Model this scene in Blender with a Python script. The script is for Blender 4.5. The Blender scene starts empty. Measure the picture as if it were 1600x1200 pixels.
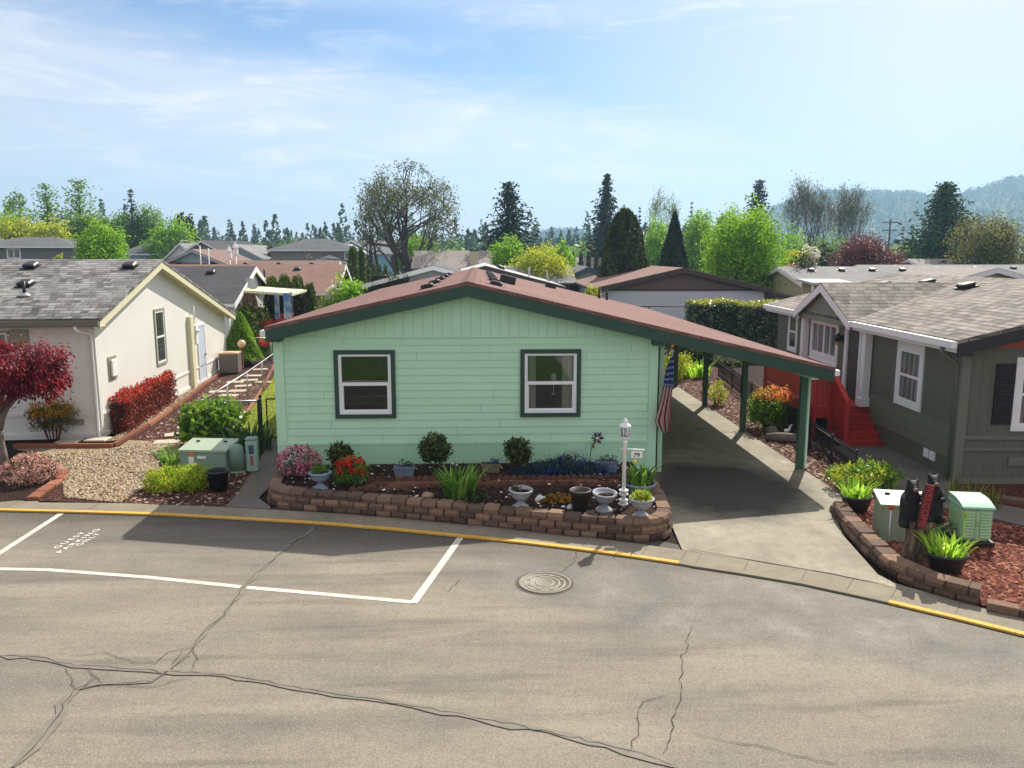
import bpy, math, random
import numpy as np
from mathutils import Vector, Matrix
R = math.radians
rng = np.random.default_rng(7)
random.seed(7)
scene = bpy.context.scene
COL = scene.collection

# ------------------------------------------------------------------ survey of the place
# camera station (drone, 4.77 m above the driveway); world X runs along the mint facade, Y into the lot
CH = 4.77; FPX = 1250.0
PIT = math.atan(200 / FPX); YAW = math.atan(50 / math.hypot(FPX, 200))
def _ray(px, py):
    x = (px - 800) / FPX; y = (600 - py) / FPX
    f = (math.sin(YAW) * math.cos(PIT), math.cos(YAW) * math.cos(PIT), -math.sin(PIT))
    r = (math.cos(YAW), -math.sin(YAW), 0)
    u = (math.sin(YAW) * math.sin(PIT), math.cos(YAW) * math.sin(PIT), math.cos(PIT))
    return [f[i] + x * r[i] + y * u[i] for i in range(3)]
def spot(px, py, z=0.0):            # surveyed point on the level z
    d = _ray(px, py); t = (z - CH) / d[2]; return (t * d[0], t * d[1], z)
def at(px, py, y):                  # surveyed point on the vertical plane at depth y
    d = _ray(px, py); t = y / d[1]; return (t * d[0], y, CH + t * d[2])

# ------------------------------------------------------------------ materials
MATS = {}
class N:
    def __init__(s, name):
        s.m = bpy.data.materials.new(name); s.m.use_nodes = True
        s.t = s.m.node_tree; s.t.nodes.clear()
        s.out = s.add('ShaderNodeOutputMaterial')
    def add(s, typ, **kw):
        n = s.t.nodes.new(typ)
        for k, v in kw.items(): setattr(n, k, v)
        return n
    def link(s, a, b): s.t.links.new(a, b)
    def set(s, sock, v):
        if isinstance(v, bpy.types.NodeSocket): s.link(v, sock)
        elif isinstance(v, (tuple, list)) and len(v) == 3 and sock.type == 'RGBA': sock.default_value = (*v, 1)
        else: sock.default_value = v
    def co(s, kind='Object'):
        return s.add('ShaderNodeTexCoord').outputs[kind]
    def mapping(s, vec, scale=(1, 1, 1), rot=(0, 0, 0)):
        n = s.add('ShaderNodeMapping'); s.link(vec, n.inputs[0])
        n.inputs['Scale'].default_value = scale; n.inputs['Rotation'].default_value = rot
        return n.outputs[0]
    def noise(s, vec, scale, detail=3, rough=.55, dist=0):
        n = s.add('ShaderNodeTexNoise'); s.link(vec, n.inputs['Vector'])
        n.inputs['Scale'].default_value = scale; n.inputs['Detail'].default_value = detail
        n.inputs['Roughness'].default_value = rough; n.inputs['Distortion'].default_value = dist
        return n.outputs['Fac']
    def vor(s, vec, scale, feature='F1', out='Distance'):
        n = s.add('ShaderNodeTexVoronoi', feature=feature); s.link(vec, n.inputs['Vector'])
        n.inputs['Scale'].default_value = scale
        return n.outputs[out]
    def math(s, op, a, b=0.0, c=None, clamp=False):
        n = s.add('ShaderNodeMath', operation=op, use_clamp=clamp)
        s.set(n.inputs[0], a); s.set(n.inputs[1], b)
        if c is not None: s.set(n.inputs[2], c)
        return n.outputs[0]
    def mix(s, fac, a, b, blend='MIX'):
        n = s.add('ShaderNodeMix', data_type='RGBA', blend_type=blend)
        s.set(n.inputs[0], fac); s.set(n.inputs[6], a); s.set(n.inputs[7], b)
        return n.outputs[2]
    def ramp(s, fac, stops):
        n = s.add('ShaderNodeValToRGB'); s.link(fac, n.inputs[0])
        e = n.color_ramp.elements
        while len(e) > 1: e.remove(e[-1])
        for i, (p, c) in enumerate(stops):
            el = e[0] if i == 0 else e.new(p)
            el.position = p; el.color = (*c, 1) if len(c) == 3 else c
        return n.outputs[0]
    def rng(s, v, a, b, c=0.0, d=1.0):
        n = s.add('ShaderNodeMapRange'); s.link(v, n.inputs[0])
        for i, q in enumerate((a, b, c, d)): n.inputs[i + 1].default_value = q
        return n.outputs[0]
    def attr(s, name):
        return s.add('ShaderNodeAttribute', attribute_name=name).outputs['Fac']
    def bump(s, h, strength=.5, dist=.02):
        n = s.add('ShaderNodeBump'); s.link(h, n.inputs['Height'])
        n.inputs['Strength'].default_value = strength; n.inputs['Distance'].default_value = dist
        return n.outputs[0]
    def pbsdf(s, color, rough=.6, metal=0., spec=.4, normal=None):
        p = s.add('ShaderNodeBsdfPrincipled')
        s.set(p.inputs['Base Color'], color); s.set(p.inputs['Roughness'], rough)
        s.set(p.inputs['Metallic'], metal); s.set(p.inputs['Specular IOR Level'], spec)
        if normal is not None: s.link(normal, p.inputs['Normal'])
        s.link(p.outputs[0], s.out.inputs[0]); return p
def sc3(c, k): return tuple(min(1, x * k) for x in c)
def hexc(r, g, b):
    f = lambda v: (v / 255 / 12.92) if v / 255 <= .04045 else ((v / 255 + .055) / 1.055) ** 2.4
    return (f(r), f(g), f(b))

def m_plain(name, c, rough=.6, var=.1, scale=5, bump=0., metal=0., spec=.4, fine=60):
    n = N(name); co = n.co()
    a = n.noise(co, scale, 4); b = n.noise(co, fine, 2)
    k = n.math('ADD', n.math('MULTIPLY', a, .65), n.math('MULTIPLY', b, .35))
    col = n.mix(n.rng(k, .3, .7), sc3(c, 1 - var), sc3(c, 1 + var))
    nr = n.bump(b, bump, .01) if bump else None
    n.pbsdf(col, rough, metal, spec, nr); return n.m
def n_z(n):
    s_ = n.add('ShaderNodeSeparateXYZ'); n.link(n.co('Object'), s_.inputs[0]); return s_.outputs[2]
def m_siding(name, c, pitch=.2, horiz=False, groove=.06, groove_shade=.75, var=.06, joints=0):
    n = N(name); uv = n.co('UV')
    sp = n.add('ShaderNodeSeparateXYZ'); n.link(uv, sp.inputs[0])
    f = n.math('FRACT', n.math('DIVIDE', sp.outputs[1 if horiz else 0], pitch))
    co = n.co(); st = n.mapping(co, (14, 14, 1.2))
    k = n.math('ADD', n.math('MULTIPLY', n.noise(co, 1.3, 4), .6), n.math('MULTIPLY', n.noise(st, 3, 3), .4))
    col = n.mix(n.rng(k, .3, .7), sc3(c, 1 - var), sc3(c, 1 + var))
    g = n.math('LESS_THAN', f, groove)
    col = n.mix(g, col, sc3(c, groove_shade))  # groove shade put into the colour on top of the bump
    wx = n.noise(n.mapping(co, (2.2, 2.2, .5)), 2.2, 5, .7); col = n.mix(n.rng(wx, .55, .75, 0, .22), col, sc3(c, .72))
    if joints:      # boards butt end to end at a different place in every course
        row = n.math('FLOOR', n.math('DIVIDE', n.math('SUBTRACT', n_z(n), .77), .163))
        wn = n.add('ShaderNodeTexWhiteNoise', noise_dimensions='1D'); n.link(row, wn.inputs['W'])
        ju = n.math('FRACT', n.math('ADD', n.math('DIVIDE', sp.outputs[0], 3.66), wn.outputs['Value'])); col = n.mix(n.math('LESS_THAN', ju, .0022), col, sc3(c, .5))
        tone = n.add('ShaderNodeTexWhiteNoise', noise_dimensions='2D'); cvv = n.add('ShaderNodeCombineXYZ'); n.link(row, cvv.inputs[0]); n.link(n.math('FLOOR', n.math('ADD', n.math('DIVIDE', sp.outputs[0], 3.66), wn.outputs['Value'])), cvv.inputs[1]); n.link(cvv.outputs[0], tone.inputs['Vector'])
        col = n.mix(n.math('MULTIPLY', tone.outputs['Value'], .10), col, sc3(c, .6))
    if horiz: h = n.math('SUBTRACT', 1.0, f)
    else: h = n.math('SUBTRACT', 1.0, g)
    n.pbsdf(col, .55, 0, .35, n.bump(h, .6, .012)); return n.m
def m_shingle(name, c1, c2, dark, rowh=.14, w=.32, var=.5):
    n = N(name); uv = n.co('UV')
    b = n.add('ShaderNodeTexBrick'); n.link(uv, b.inputs['Vector'])
    b.offset = .43; b.offset_frequency = 2; b.squash = 1.3; b.squash_frequency = 3
    n.set(b.inputs['Color1'], c1); n.set(b.inputs['Color2'], c2); n.set(b.inputs['Mortar'], dark)
    b.inputs['Scale'].default_value = 1; b.inputs['Mortar Size'].default_value = .012
    b.inputs['Mortar Smooth'].default_value = .4; b.inputs['Bias'].default_value = 0
    b.inputs['Brick Width'].default_value = w; b.inputs['Row Height'].default_value = rowh
    co = n.co()
    big = n.noise(co, .45, 4); fine = n.noise(n.mapping(co, (1, 1, 1)), 38, 2)
    sp = n.add('ShaderNodeSeparateXYZ'); n.link(uv, sp.inputs[0])
    cell = n.add('ShaderNodeTexWhiteNoise', noise_dimensions='2D')
    cv = n.add('ShaderNodeCombineXYZ')
    row = n.math('FLOOR', n.math('DIVIDE', sp.outputs[1], rowh))
    n.link(n.math('FLOOR', n.math('ADD', n.math('DIVIDE', sp.outputs[0], w * .6), n.math('MULTIPLY', row, .37))), cv.inputs[0])
    n.link(row, cv.inputs[1]); n.link(cv.outputs[0], cell.inputs['Vector'])
    v = n.math('FRACT', n.math('DIVIDE', sp.outputs[1], rowh))
    ln = n.math('MULTIPLY', n.math('LESS_THAN', v, .26), n.math('ADD', .45, n.math('MULTIPLY', cell.outputs['Value'], .55)))
    col = n.mix(n.math('MULTIPLY', n.math('POWER', cell.outputs['Value'], 2.0), var), b.outputs['Color'], dark)
    col = n.mix(n.math('MULTIPLY', ln, .85 if var > .6 else .35), col, dark)
    col = n.mix(n.rng(big, .35, .7, 0, .35), col, sc3(c2, 1.25))
    col = n.mix(n.rng(fine, .3, .7, 0, .3), col, sc3(c1, .55))
    v = n.math('FRACT', n.math('DIVIDE', sp.outputs[1], rowh))
    hh = n.math('ADD', n.math('SUBTRACT', 1.0, v), n.math('MULTIPLY', cell.outputs['Value'], .5))
    n.pbsdf(col, .9, 0, .2, n.bump(hh, .5, .012)); return n.m
def m_leaf(name, c1, c2, c3=None, trans=.35, rough=.55, spec=.25):
    n = N(name); t = n.attr('tint'); c3 = c3 or sc3(c2, 1.35)
    col = n.ramp(t, [(0, c1), (.5, c2), (1, c3)])
    p = n.add('ShaderNodeBsdfPrincipled'); n.link(col, p.inputs['Base Color'])
    p.inputs['Roughness'].default_value = rough; p.inputs['Specular IOR Level'].default_value = spec
    tr = n.add('ShaderNodeBsdfTranslucent'); n.link(n.mix(.35, col, sc3(c3, 1.3)), tr.inputs[0])
    mx = n.add('ShaderNodeMixShader'); mx.inputs[0].default_value = trans
    n.link(p.outputs[0], mx.inputs[1]); n.link(tr.outputs[0], mx.inputs[2])
    n.link(mx.outputs[0], n.out.inputs[0]); return n.m
def m_tint(name, cols, rough=.85, bump=.5, noise=25, spec=.2):
    n = N(name); t = n.attr('tint'); co = n.co()
    col = n.ramp(t, [(i / (len(cols) - 1), c) for i, c in enumerate(cols)])
    f = n.noise(co, noise, 4, .65)
    col = n.mix(n.rng(f, .3, .75, 0, .55), col, n.mix(.6, col, (.02, .016, .012)))
    n.pbsdf(col, rough, 0, spec, n.bump(f, bump, .02)); return n.m
def m_glass(name, tint=(.02, .022, .024), refl=.16):
    n = N(name)
    tr = n.add('ShaderNodeBsdfTransparent'); n.set(tr.inputs[0], (.75, .78, .78))
    gl = n.add('ShaderNodeBsdfGlossy'); gl.inputs['Roughness'].default_value = .01; n.set(gl.inputs[0], (.9, .95, 1))
    co = n.co(); gb = n.bump(n.noise(co, 1.3, 1), .02, .05); n.link(gb, gl.inputs['Normal'])
    fr = n.add('ShaderNodeFresnel'); fr.inputs[0].default_value = 1.5
    mx = n.add('ShaderNodeMixShader'); n.link(n.math('ADD', n.math('MULTIPLY', fr.outputs[0], 1.2), refl, clamp=True), mx.inputs[0])
    n.link(tr.outputs[0], mx.inputs[1]); n.link(gl.outputs[0], mx.inputs[2]); n.link(mx.outputs[0], n.out.inputs[0]); return n.m
def m_pane(name, c=(.03, .035, .04)):          # glazing with a drawn blind or a dim room behind it
    n = N(name); co = n.co()
    col = n.mix(n.rng(n.noise(n.mapping(co, (1, 1, .06)), 9, 2), .4, .6), sc3(c, .6), sc3(c, 1.6))
    n.pbsdf(col, .04, 0, .9); return n.m

def m_road():
    n = N('worn_asphalt'); co = n.co()
    sw = n.mapping(co, (.16, .75, 1), (0, 0, R(13)))
    a = n.noise(sw, 1.5, 5, .6, .4); b = n.noise(co, .35, 4, .6); c = n.noise(co, 60, 2, .6); c3 = n.noise(co, 26, 3, .7); d = n.noise(co, 9, 4, .65)
    k = n.math('ADD', n.math('MULTIPLY', a, .6), n.math('MULTIPLY', b, .4))
    col = n.ramp(k, [(.32, hexc(92, 88, 84)), (.44, hexc(120, 114, 104)), (.55, hexc(137, 129, 115)), (.72, hexc(150, 141, 124))])
    st = n.noise(n.mapping(co, (.09, .9, 1), (0, 0, R(10))), 2.2, 5, .65)
    col = n.mix(n.rng(st, .54, .70, 0, .7), col, hexc(88, 82, 78))
    # the older grey patch of paving beside the driveway
    sp = n.add('ShaderNodeSeparateXYZ'); n.link(co, sp.inputs[0])
    dx = n.math('SUBTRACT', sp.outputs[0], 3.6); dy = n.math('SUBTRACT', sp.outputs[1], 10.3)
    ll = n.math('ADD', n.math('MULTIPLY', dx, .42), n.math('MULTIPLY', dy, .91))
    al = n.math('SUBTRACT', n.math('MULTIPLY', dx, .91), n.math('MULTIPLY', dy, .42))
    e = n.math('ADD', n.math('POWER', n.math('DIVIDE', al, 4.6), 2.0), n.math('POWER', n.math('DIVIDE', ll, 1.15), 2.0))
    e = n.math('ADD', e, n.math('MULTIPLY', n.math('SUBTRACT', n.noise(co, .8, 5, .65), .5), 1.8))
    pg = n.ramp(n.noise(co, 1.3, 4, .6), [(.35, hexc(100, 98, 95)), (.6, hexc(126, 123, 116)), (.78, hexc(150, 148, 140))])
    col = n.mix(n.rng(e, .6, 1.25, .75, 0), col, pg)
    # darker asphalt band along the parking bay, deepened in colour for the house shadow
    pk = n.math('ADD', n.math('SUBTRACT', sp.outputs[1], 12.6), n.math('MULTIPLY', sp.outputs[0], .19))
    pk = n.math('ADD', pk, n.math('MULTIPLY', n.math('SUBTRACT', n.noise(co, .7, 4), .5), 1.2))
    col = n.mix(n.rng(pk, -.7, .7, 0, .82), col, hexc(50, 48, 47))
    col = n.mix(n.rng(c, .5, .66, 0, .42), col, hexc(84, 78, 70))
    col = n.mix(n.rng(c, .48, .34, 0, .3), col, hexc(176, 165, 146))
    col = n.mix(n.rng(c3, .52, .7, 0, .4), col, hexc(92, 86, 78))
    col = n.mix(n.rng(d, .52, .7, 0, .32), col, hexc(100, 92, 82))
    sp2 = n.vor(co, 3.1); col = n.mix(n.rng(sp2, .035, .02, 0, .55), col, hexc(60, 54, 48))
    sp3 = n.vor(n.mapping(co, (1.3, 1.7, 1)), 2.3); col = n.mix(n.rng(sp3, .03, .018, 0, .6), col, hexc(206, 196, 176))
    h = n.math('ADD', c, n.math('MULTIPLY', d, .8))
    n.pbsdf(col, .88, 0, .25, n.bump(h, .5, .012)); return n.m
def m_concrete(name, c, stain=.35, joints=None):
    n = N(name); co = n.co()
    a = n.noise(co, .9, 5, .65); c2 = n.noise(co, 45, 3, .7); b = n.noise(co, 5, 4, .65)
    col = n.mix(n.rng(a, .3, .7), sc3(c, .78), sc3(c, 1.16))
    col = n.mix(n.rng(b, .5, .75, 0, stain), col, sc3(c, .55))
    col = n.mix(n.rng(c2, .46, .62, 0, .45), col, sc3(c, .5))
    n.pbsdf(col, .88, 0, .25, n.bump(n.math('ADD', c2, b), .35, .01)); return n.m
def m_drive():
    n = N('driveway_concrete'); co = n.co(); c = hexc(150, 143, 125)
    a = n.noise(co, .7, 5, .65); c2 = n.noise(co, 45, 3, .7); b = n.noise(co, 4, 4, .65)
    col = n.mix(n.rng(a, .3, .7), sc3(c, .8), sc3(c, 1.18))
    col = n.mix(n.rng(b, .45, .68, 0, .45), col, sc3(c, .5))
    e2 = n.noise(n.mapping(co, (1, .35, 1)), 1.6, 5, .7); col = n.mix(n.rng(e2, .52, .7, 0, .5), col, hexc(104, 96, 80)); col = n.mix(n.rng(a, .6, .72, 0, .4), col, hexc(196, 188, 166))
    sp = n.add('ShaderNodeSeparateXYZ'); n.link(co, sp.inputs[0])
    # near-black oval patch on the slab at the carport front
    ex = n.math('DIVIDE', n.math('SUBTRACT', sp.outputs[0], 5.0), 1.6)
    ey = n.math('DIVIDE', n.math('SUBTRACT', sp.outputs[1], 16.0), 1.9)
    e = n.math('ADD', n.math('MULTIPLY', ex, ex), n.math('MULTIPLY', ey, ey))
    e = n.math('ADD', e, n.math('MULTIPLY', n.math('SUBTRACT', n.noise(co, 1.2, 5, .7), .5), 1.6))
    col = n.mix(n.rng(e, .6, 1.7, .93, 0), col, hexc(38, 38, 39))
    col = n.mix(n.rng(c2, .46, .62, 0, .45), col, sc3(c, .5))
    n.pbsdf(col, .85, 0, .3, n.bump(n.math('ADD', c2, b), .35, .01)); return n.m
def m_ground(name, stops, s1, s2, bump=.6, rough=.95, bscale=.03, vor=True):
    n = N(name); co = n.co()
    v = n.add('ShaderNodeTexVoronoi'); n.link(co, v.inputs['Vector']); v.inputs['Scale'].default_value = s1
    wn = n.add('ShaderNodeSeparateColor'); n.link(v.outputs['Color'], wn.inputs[0])
    nz = n.noise(co, s2, 4, .6)
    f = n.math('ADD', n.math('MULTIPLY', wn.outputs[0], .7), n.math('MULTIPLY', nz, .3)) if vor else nz
    col = n.ramp(f, stops)
    ed = n.rng(v.outputs['Distance'], .25, .6, 0, .5)
    col = n.mix(ed, col, sc3(stops[0][1], .6))
    n.pbsdf(col, rough, 0, .2, n.bump(n.math('SUBTRACT', 1.0, v.outputs['Distance']), bump, bscale)); return n.m

# ------------------------------------------------------------------ mesh builder
class MB:
    def __init__(s): s.v = []; s.f = []; s.t = []; s.sm = []; s.M = None
    def add(s, vs, fs, tint=.5, smooth=False):
        o = len(s.v)
        if s.M is not None: vs = [s.M @ Vector(p) for p in vs]
        s.v += [tuple(p) for p in vs]
        for f in fs: s.f.append([i + o for i in f]); s.t.append(tint); s.sm.append(smooth)
        return s
    def quad(s, *p, tint=.5): return s.add(p, [list(range(len(p)))], tint)
    def box(s, x0, x1, y0, y1, z0, z1, tint=.5, tx=0, ty=0):
        a = [(x0, y0, z0), (x1, y0, z0), (x1, y1, z0), (x0, y1, z0), (x0 + tx, y0 + ty, z1), (x1 - tx, y0 + ty, z1), (x1 - tx, y1 - ty, z1), (x0 + tx, y1 - ty, z1)]
        return s.add(a, [[3, 2, 1, 0], [4, 5, 6, 7], [0, 1, 5, 4], [1, 2, 6, 5], [2, 3, 7, 6], [3, 0, 4, 7]], tint)
    def bbox(s, x0, x1, y0, y1, z0, z1, b=.01, tint=.5):   # box with chamfered edges
        vs = []
        for z, i in ((z0, b), (z0 + b, 0), (z1 - b, 0), (z1, b)):
            for (x, y) in ((x0 + b + i, y0 + i), (x1 - b - i, y0 + i), (x1 - i, y0 + b + i), (x1 - i, y1 - b - i), (x1 - b - i, y1 - i), (x0 + b + i, y1 - i), (x0 + i, y1 - b - i), (x0 + i, y0 + b + i)):
                vs.append((x, y, z))
        fs = [list(range(7, -1, -1)), list(range(24, 32))]
        for k in range(3):
            for j in range(8): fs.append([k * 8 + j, k * 8 + (j + 1) % 8, k * 8 + 8 + (j + 1) % 8, k * 8 + 8 + j])
        return s.add(vs, fs, tint)
    def prism(s, poly, z0, z1, tint=.5):
        n = len(poly); vs = [(x, y, z0) for x, y in poly] + [(x, y, z1) for x, y in poly]
        fs = [list(range(n - 1, -1, -1)), list(range(n, 2 * n))] + [[i, (i + 1) % n, n + (i + 1) % n, n + i] for i in range(n)]
        return s.add(vs, fs, tint)
    def slab(s, poly3, th, tint=.5):                      # a flat polygon thickened straight down
        n = len(poly3); vs = list(poly3) + [(x, y, z - th) for x, y, z in poly3]
        fs = [list(range(n)), list(range(2 * n - 1, n - 1, -1))] + [[(i + 1) % n, i, n + i, n + (i + 1) % n] for i in range(n)]
        return s.add(vs, fs, tint)
    def tube(s, pts, rad, n=8, cap=True, tint=.5, smooth=True):
        pts = [Vector(p) for p in pts]
        if not hasattr(rad, '__len__'): rad = [rad] * len(pts)
        vs = []; up = None
        for i, p in enumerate(pts):
            d = (pts[min(i + 1, len(pts) - 1)] - pts[max(i - 1, 0)]).normalized()
            if up is None: up = Vector((0, 0, 1)) if abs(d.z) < .9 else Vector((1, 0, 0))
            a = d.cross(up).normalized(); b = a.cross(d).normalized(); up = b
            for k in range(n):
                q = 2 * math.pi * k / n; vs.append(p + a * (math.cos(q) * rad[i]) + b * (math.sin(q) * rad[i]))
        fs = [[i * n + k, i * n + (k + 1) % n, (i + 1) * n + (k + 1) % n, (i + 1) * n + k] for i in range(len(pts) - 1) for k in range(n)]
        if cap: fs += [list(range(n - 1, -1, -1)), [(len(pts) - 1) * n + k for k in range(n)]]
        return s.add(vs, fs, tint, smooth)
    def lathe(s, prof, n=24, c=(0, 0, 0), sx=1, sy=1, tint=.5, smooth=True, cap=True):
        vs = [(c[0] + r * sx * math.cos(2 * math.pi * k / n), c[1] + r * sy * math.sin(2 * math.pi * k / n), c[2] + z) for r, z in prof for k in range(n)]
        fs = [[i * n + k, i * n + (k + 1) % n, (i + 1) * n + (k + 1) % n, (i + 1) * n + k] for i in range(len(prof) - 1) for k in range(n)]
        if cap: fs += [list(range(n - 1, -1, -1)), [(len(prof) - 1) * n + k for k in range(n)]]
        return s.add(vs, fs, tint, smooth)
    def build(s, name, mat, parent=None, flip=False):
        me = bpy.data.meshes.new(name); me.from_pydata(s.v, [], s.f)
        me.polygons.foreach_set('use_smooth', s.sm)
        at_ = me.attributes.new('tint', 'FLOAT', 'FACE'); at_.data.foreach_set('value', s.t)
        uv = me.uv_layers.new(name='uv'); buf = np.zeros(len(me.loops) * 2)
        for p in me.polygons:
            nn = p.normal
            if abs(nn.z) > .97: t = Vector((1, 0, 0)); b = Vector((0, 1, 0))
            else:
                t = Vector((-nn.y, nn.x, 0)).normalized(); b = nn.cross(t)
            for li in p.loop_indices:
                q = me.vertices[me.loops[li].vertex_index].co
                buf[li * 2] = q.dot(t); buf[li * 2 + 1] = q.dot(b)
        uv.data.foreach_set('uv', buf)
        me.materials.append(mat); me.update()
        o = bpy.data.objects.new(name, me); COL.objects.link(o)
        if parent: o.parent = parent
        return o
def npmesh(name, V, F, mat, tint=None, parent=None, smooth=False):
    V = np.asarray(V, np.float32).reshape(-1, 3); F = np.asarray(F, np.int32); k = F.shape[1]
    me = bpy.data.meshes.new(name)
    me.vertices.add(len(V)); me.vertices.foreach_set('co', V.ravel())
    me.loops.add(F.size); me.loops.foreach_set('vertex_index', F.ravel())
    me.polygons.add(len(F)); me.polygons.foreach_set('loop_start', np.arange(0, F.size, k, dtype=np.int32))
    me.update(calc_edges=True)
    if tint is not None:
        a = me.attributes.new('tint', 'FLOAT', 'FACE'); a.data.foreach_set('value', np.clip(tint, 0, 1).astype(np.float32))
    if smooth: me.polygons.foreach_set('use_smooth', np.ones(len(F), bool))
    me.materials.append(mat)
    o = bpy.data.objects.new(name, me); COL.objects.link(o)
    if parent: o.parent = parent
    return o

LABELS = {}
def tag(o, label, cat, group=None):
    o['label'] = label; o['category'] = cat
    if group: o['group'] = group
    return o
def thing(name, label, cat, loc=(0, 0, 0), rotz=0., group=None):
    o = bpy.data.objects.new(name, None); COL.objects.link(o); o.empty_display_size = .2
    o.location = loc; o.rotation_euler = (0, 0, rotz)
    return tag(o, label, cat, group)
def struct(o, kind='structure'): o['kind'] = kind; return o
def dup(root, loc, rotz=0., label=None, group=None, scale=None):
    r = root.copy(); COL.objects.link(r); r.location = loc; r.rotation_euler = (0, 0, rotz)
    if label: r['label'] = label
    if group: r['group'] = group
    if scale: r.scale = scale if hasattr(scale, '__len__') else (scale,) * 3
    for ch in list(root.children):
        c = ch.copy(); COL.objects.link(c); c.parent = r
        for g in list(ch.children):
            d = g.copy(); COL.objects.link(d); d.parent = c
    return r
def text_mesh(name, body, size, mat, parent, M, spacing=1.0, depth=.004, font_align='CENTER'):
    cu = bpy.data.curves.new(name, 'FONT'); cu.body = body; cu.size = size; cu.extrude = depth / 2
    cu.align_x = font_align; cu.align_y = 'CENTER'; cu.space_character = spacing; cu.offset = size * .012
    t = bpy.data.objects.new(name, cu); COL.objects.link(t)
    dg = bpy.context.evaluated_depsgraph_get(); me = bpy.data.meshes.new_from_object(t.evaluated_get(dg))
    bpy.data.objects.remove(t); me.transform(M); me.materials.clear(); me.materials.append(mat); me.name = name
    o = bpy.data.objects.new(name, me); COL.objects.link(o)
    if parent: o.parent = parent
    return o

# ------------------------------------------------------------------ foliage
def unit(n, r):
    v = r.normal(size=(n, 3)); return v / np.linalg.norm(v, axis=1)[:, None]
def leaves(name, C, L, W, mat, tint, parent=None, outward=None, flat=0., r=rng, droop=0., axis=None):
    n = len(C); L = np.broadcast_to(L, (n,)); W = np.broadcast_to(W, (n,))
    nr = unit(n, r)
    if outward is not None: nr = nr + outward * flat
    nr /= np.linalg.norm(nr, axis=1)[:, None] + 1e-9
    a = unit(n, r) if axis is None else axis + .35 * unit(n, r)
    a[:, 2] -= droop
    a = a - nr * np.sum(a * nr, axis=1)[:, None]; a /= np.linalg.norm(a, axis=1)[:, None] + 1e-9
    b = np.cross(nr, a)
    P = np.stack([C - a * L[:, None] / 2, C + b * W[:, None] / 2 - a * L[:, None] * .08, C + a * L[:, None] / 2, C - b * W[:, None] / 2 - a * L[:, None] * .08], 1)
    F = np.arange(n * 4).reshape(n, 4)
    return npmesh(name, P, F, mat, tint, parent)
def blob(r, center, radii, nclump, per, cr, shell=.62, lump=.18, flatb=None, tv=.28):
    d = unit(nclump, r)
    if flatb is not None: d[:, 2] = np.where(d[:, 2] < -flatb, -flatb * r.random(nclump), d[:, 2])
    ph = r.random(6) * 6.28
    l = 1 + lump * (np.sin(3.1 * d[:, 0] * 2 + ph[0]) * np.sin(2.7 * d[:, 1] * 2 + ph[1]) + .7 * np.sin(5 * d[:, 2] + ph[2]) * np.sin(4.3 * d[:, 0] + ph[3])) + r.normal(size=nclump) * lump * .35
    rr = (shell + (1 - shell) * r.random(nclump) ** .6) * l
    cc = np.asarray(center) + d * rr[:, None] * np.asarray(radii)
    ct = np.clip(.5 + r.normal(size=nclump) * tv, 0, 1)
    P = np.repeat(cc, per, 0) + r.normal(size=(nclump * per, 3)) * cr
    return P, np.repeat(d, per, 0), np.clip(np.repeat(ct, per) + r.normal(size=nclump * per) * .12, 0, 1)
def boxpts(r, sx, sy, z0, z1, n, jit=.05, tvar=.2):
    u = r.random((n, 3)); P = np.stack([(u[:, 0] - .5) * sx, (u[:, 1] - .5) * sy, z0 + u[:, 2] * (z1 - z0)], 1)
    w = np.array([sy * (z1 - z0)] * 2 + [sx * (z1 - z0)] * 2 + [sx * sy]); f = r.choice(5, n, p=w / w.sum())
    O = np.zeros((n, 3))
    for k, (ax, val, sg) in enumerate(((0, -sx / 2, -1), (0, sx / 2, 1), (1, -sy / 2, -1), (1, sy / 2, 1), (2, z1, 1))):
        P[f == k, ax] = val; O[f == k, ax] = sg
    P += r.normal(size=(n, 3)) * jit - O * np.abs(r.normal(size=(n, 1))) * jit
    g = np.sin(P[:, 0] * 5 + 1) * np.sin(P[:, 2] * 6) * np.sin(P[:, 1] * 5 + 2)
    return P, O, np.clip(.5 + g * .25 + r.normal(size=n) * tvar, 0, 1)
def blades(name, mat, parent, n, rad, h, w, lean=.5, r=rng, ry=None, base=0.):
    V = []; F = []; T = []; ry = ry or rad
    for i in range(n):
        q = r.random() * 6.283; k = r.random() ** .5
        x, y = math.cos(q) * rad * k, math.sin(q) * ry * k
        hh = h * (.55 + .5 * r.random()); ln = lean * (.2 + r.random()) * hh
        dq = q + r.normal() * .6; dx, dy = math.cos(dq), math.sin(dq); sx, sy = -dy, dx
        ww = w * (.7 + .6 * r.random()); o = len(V)
        for t, wk in ((0, .8), (.4, 1), (.75, .75), (1, .08)):
            cx = x + dx * ln * t * t; cy = y + dy * ln * t * t; cz = base + hh * (t - .12 * lean * t * t)
            V += [(cx - sx * ww * wk / 2, cy - sy * ww * wk / 2, cz), (cx + sx * ww * wk / 2, cy + sy * ww * wk / 2, cz)]
        F += [(o + j * 2, o + j * 2 + 1, o + j * 2 + 3, o + j * 2 + 2) for j in range(3)]; T += [min(1, max(0, .5 + r.normal() * .25))] * 3
    return npmesh(name, V, F, mat, np.array(T), parent)
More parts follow.
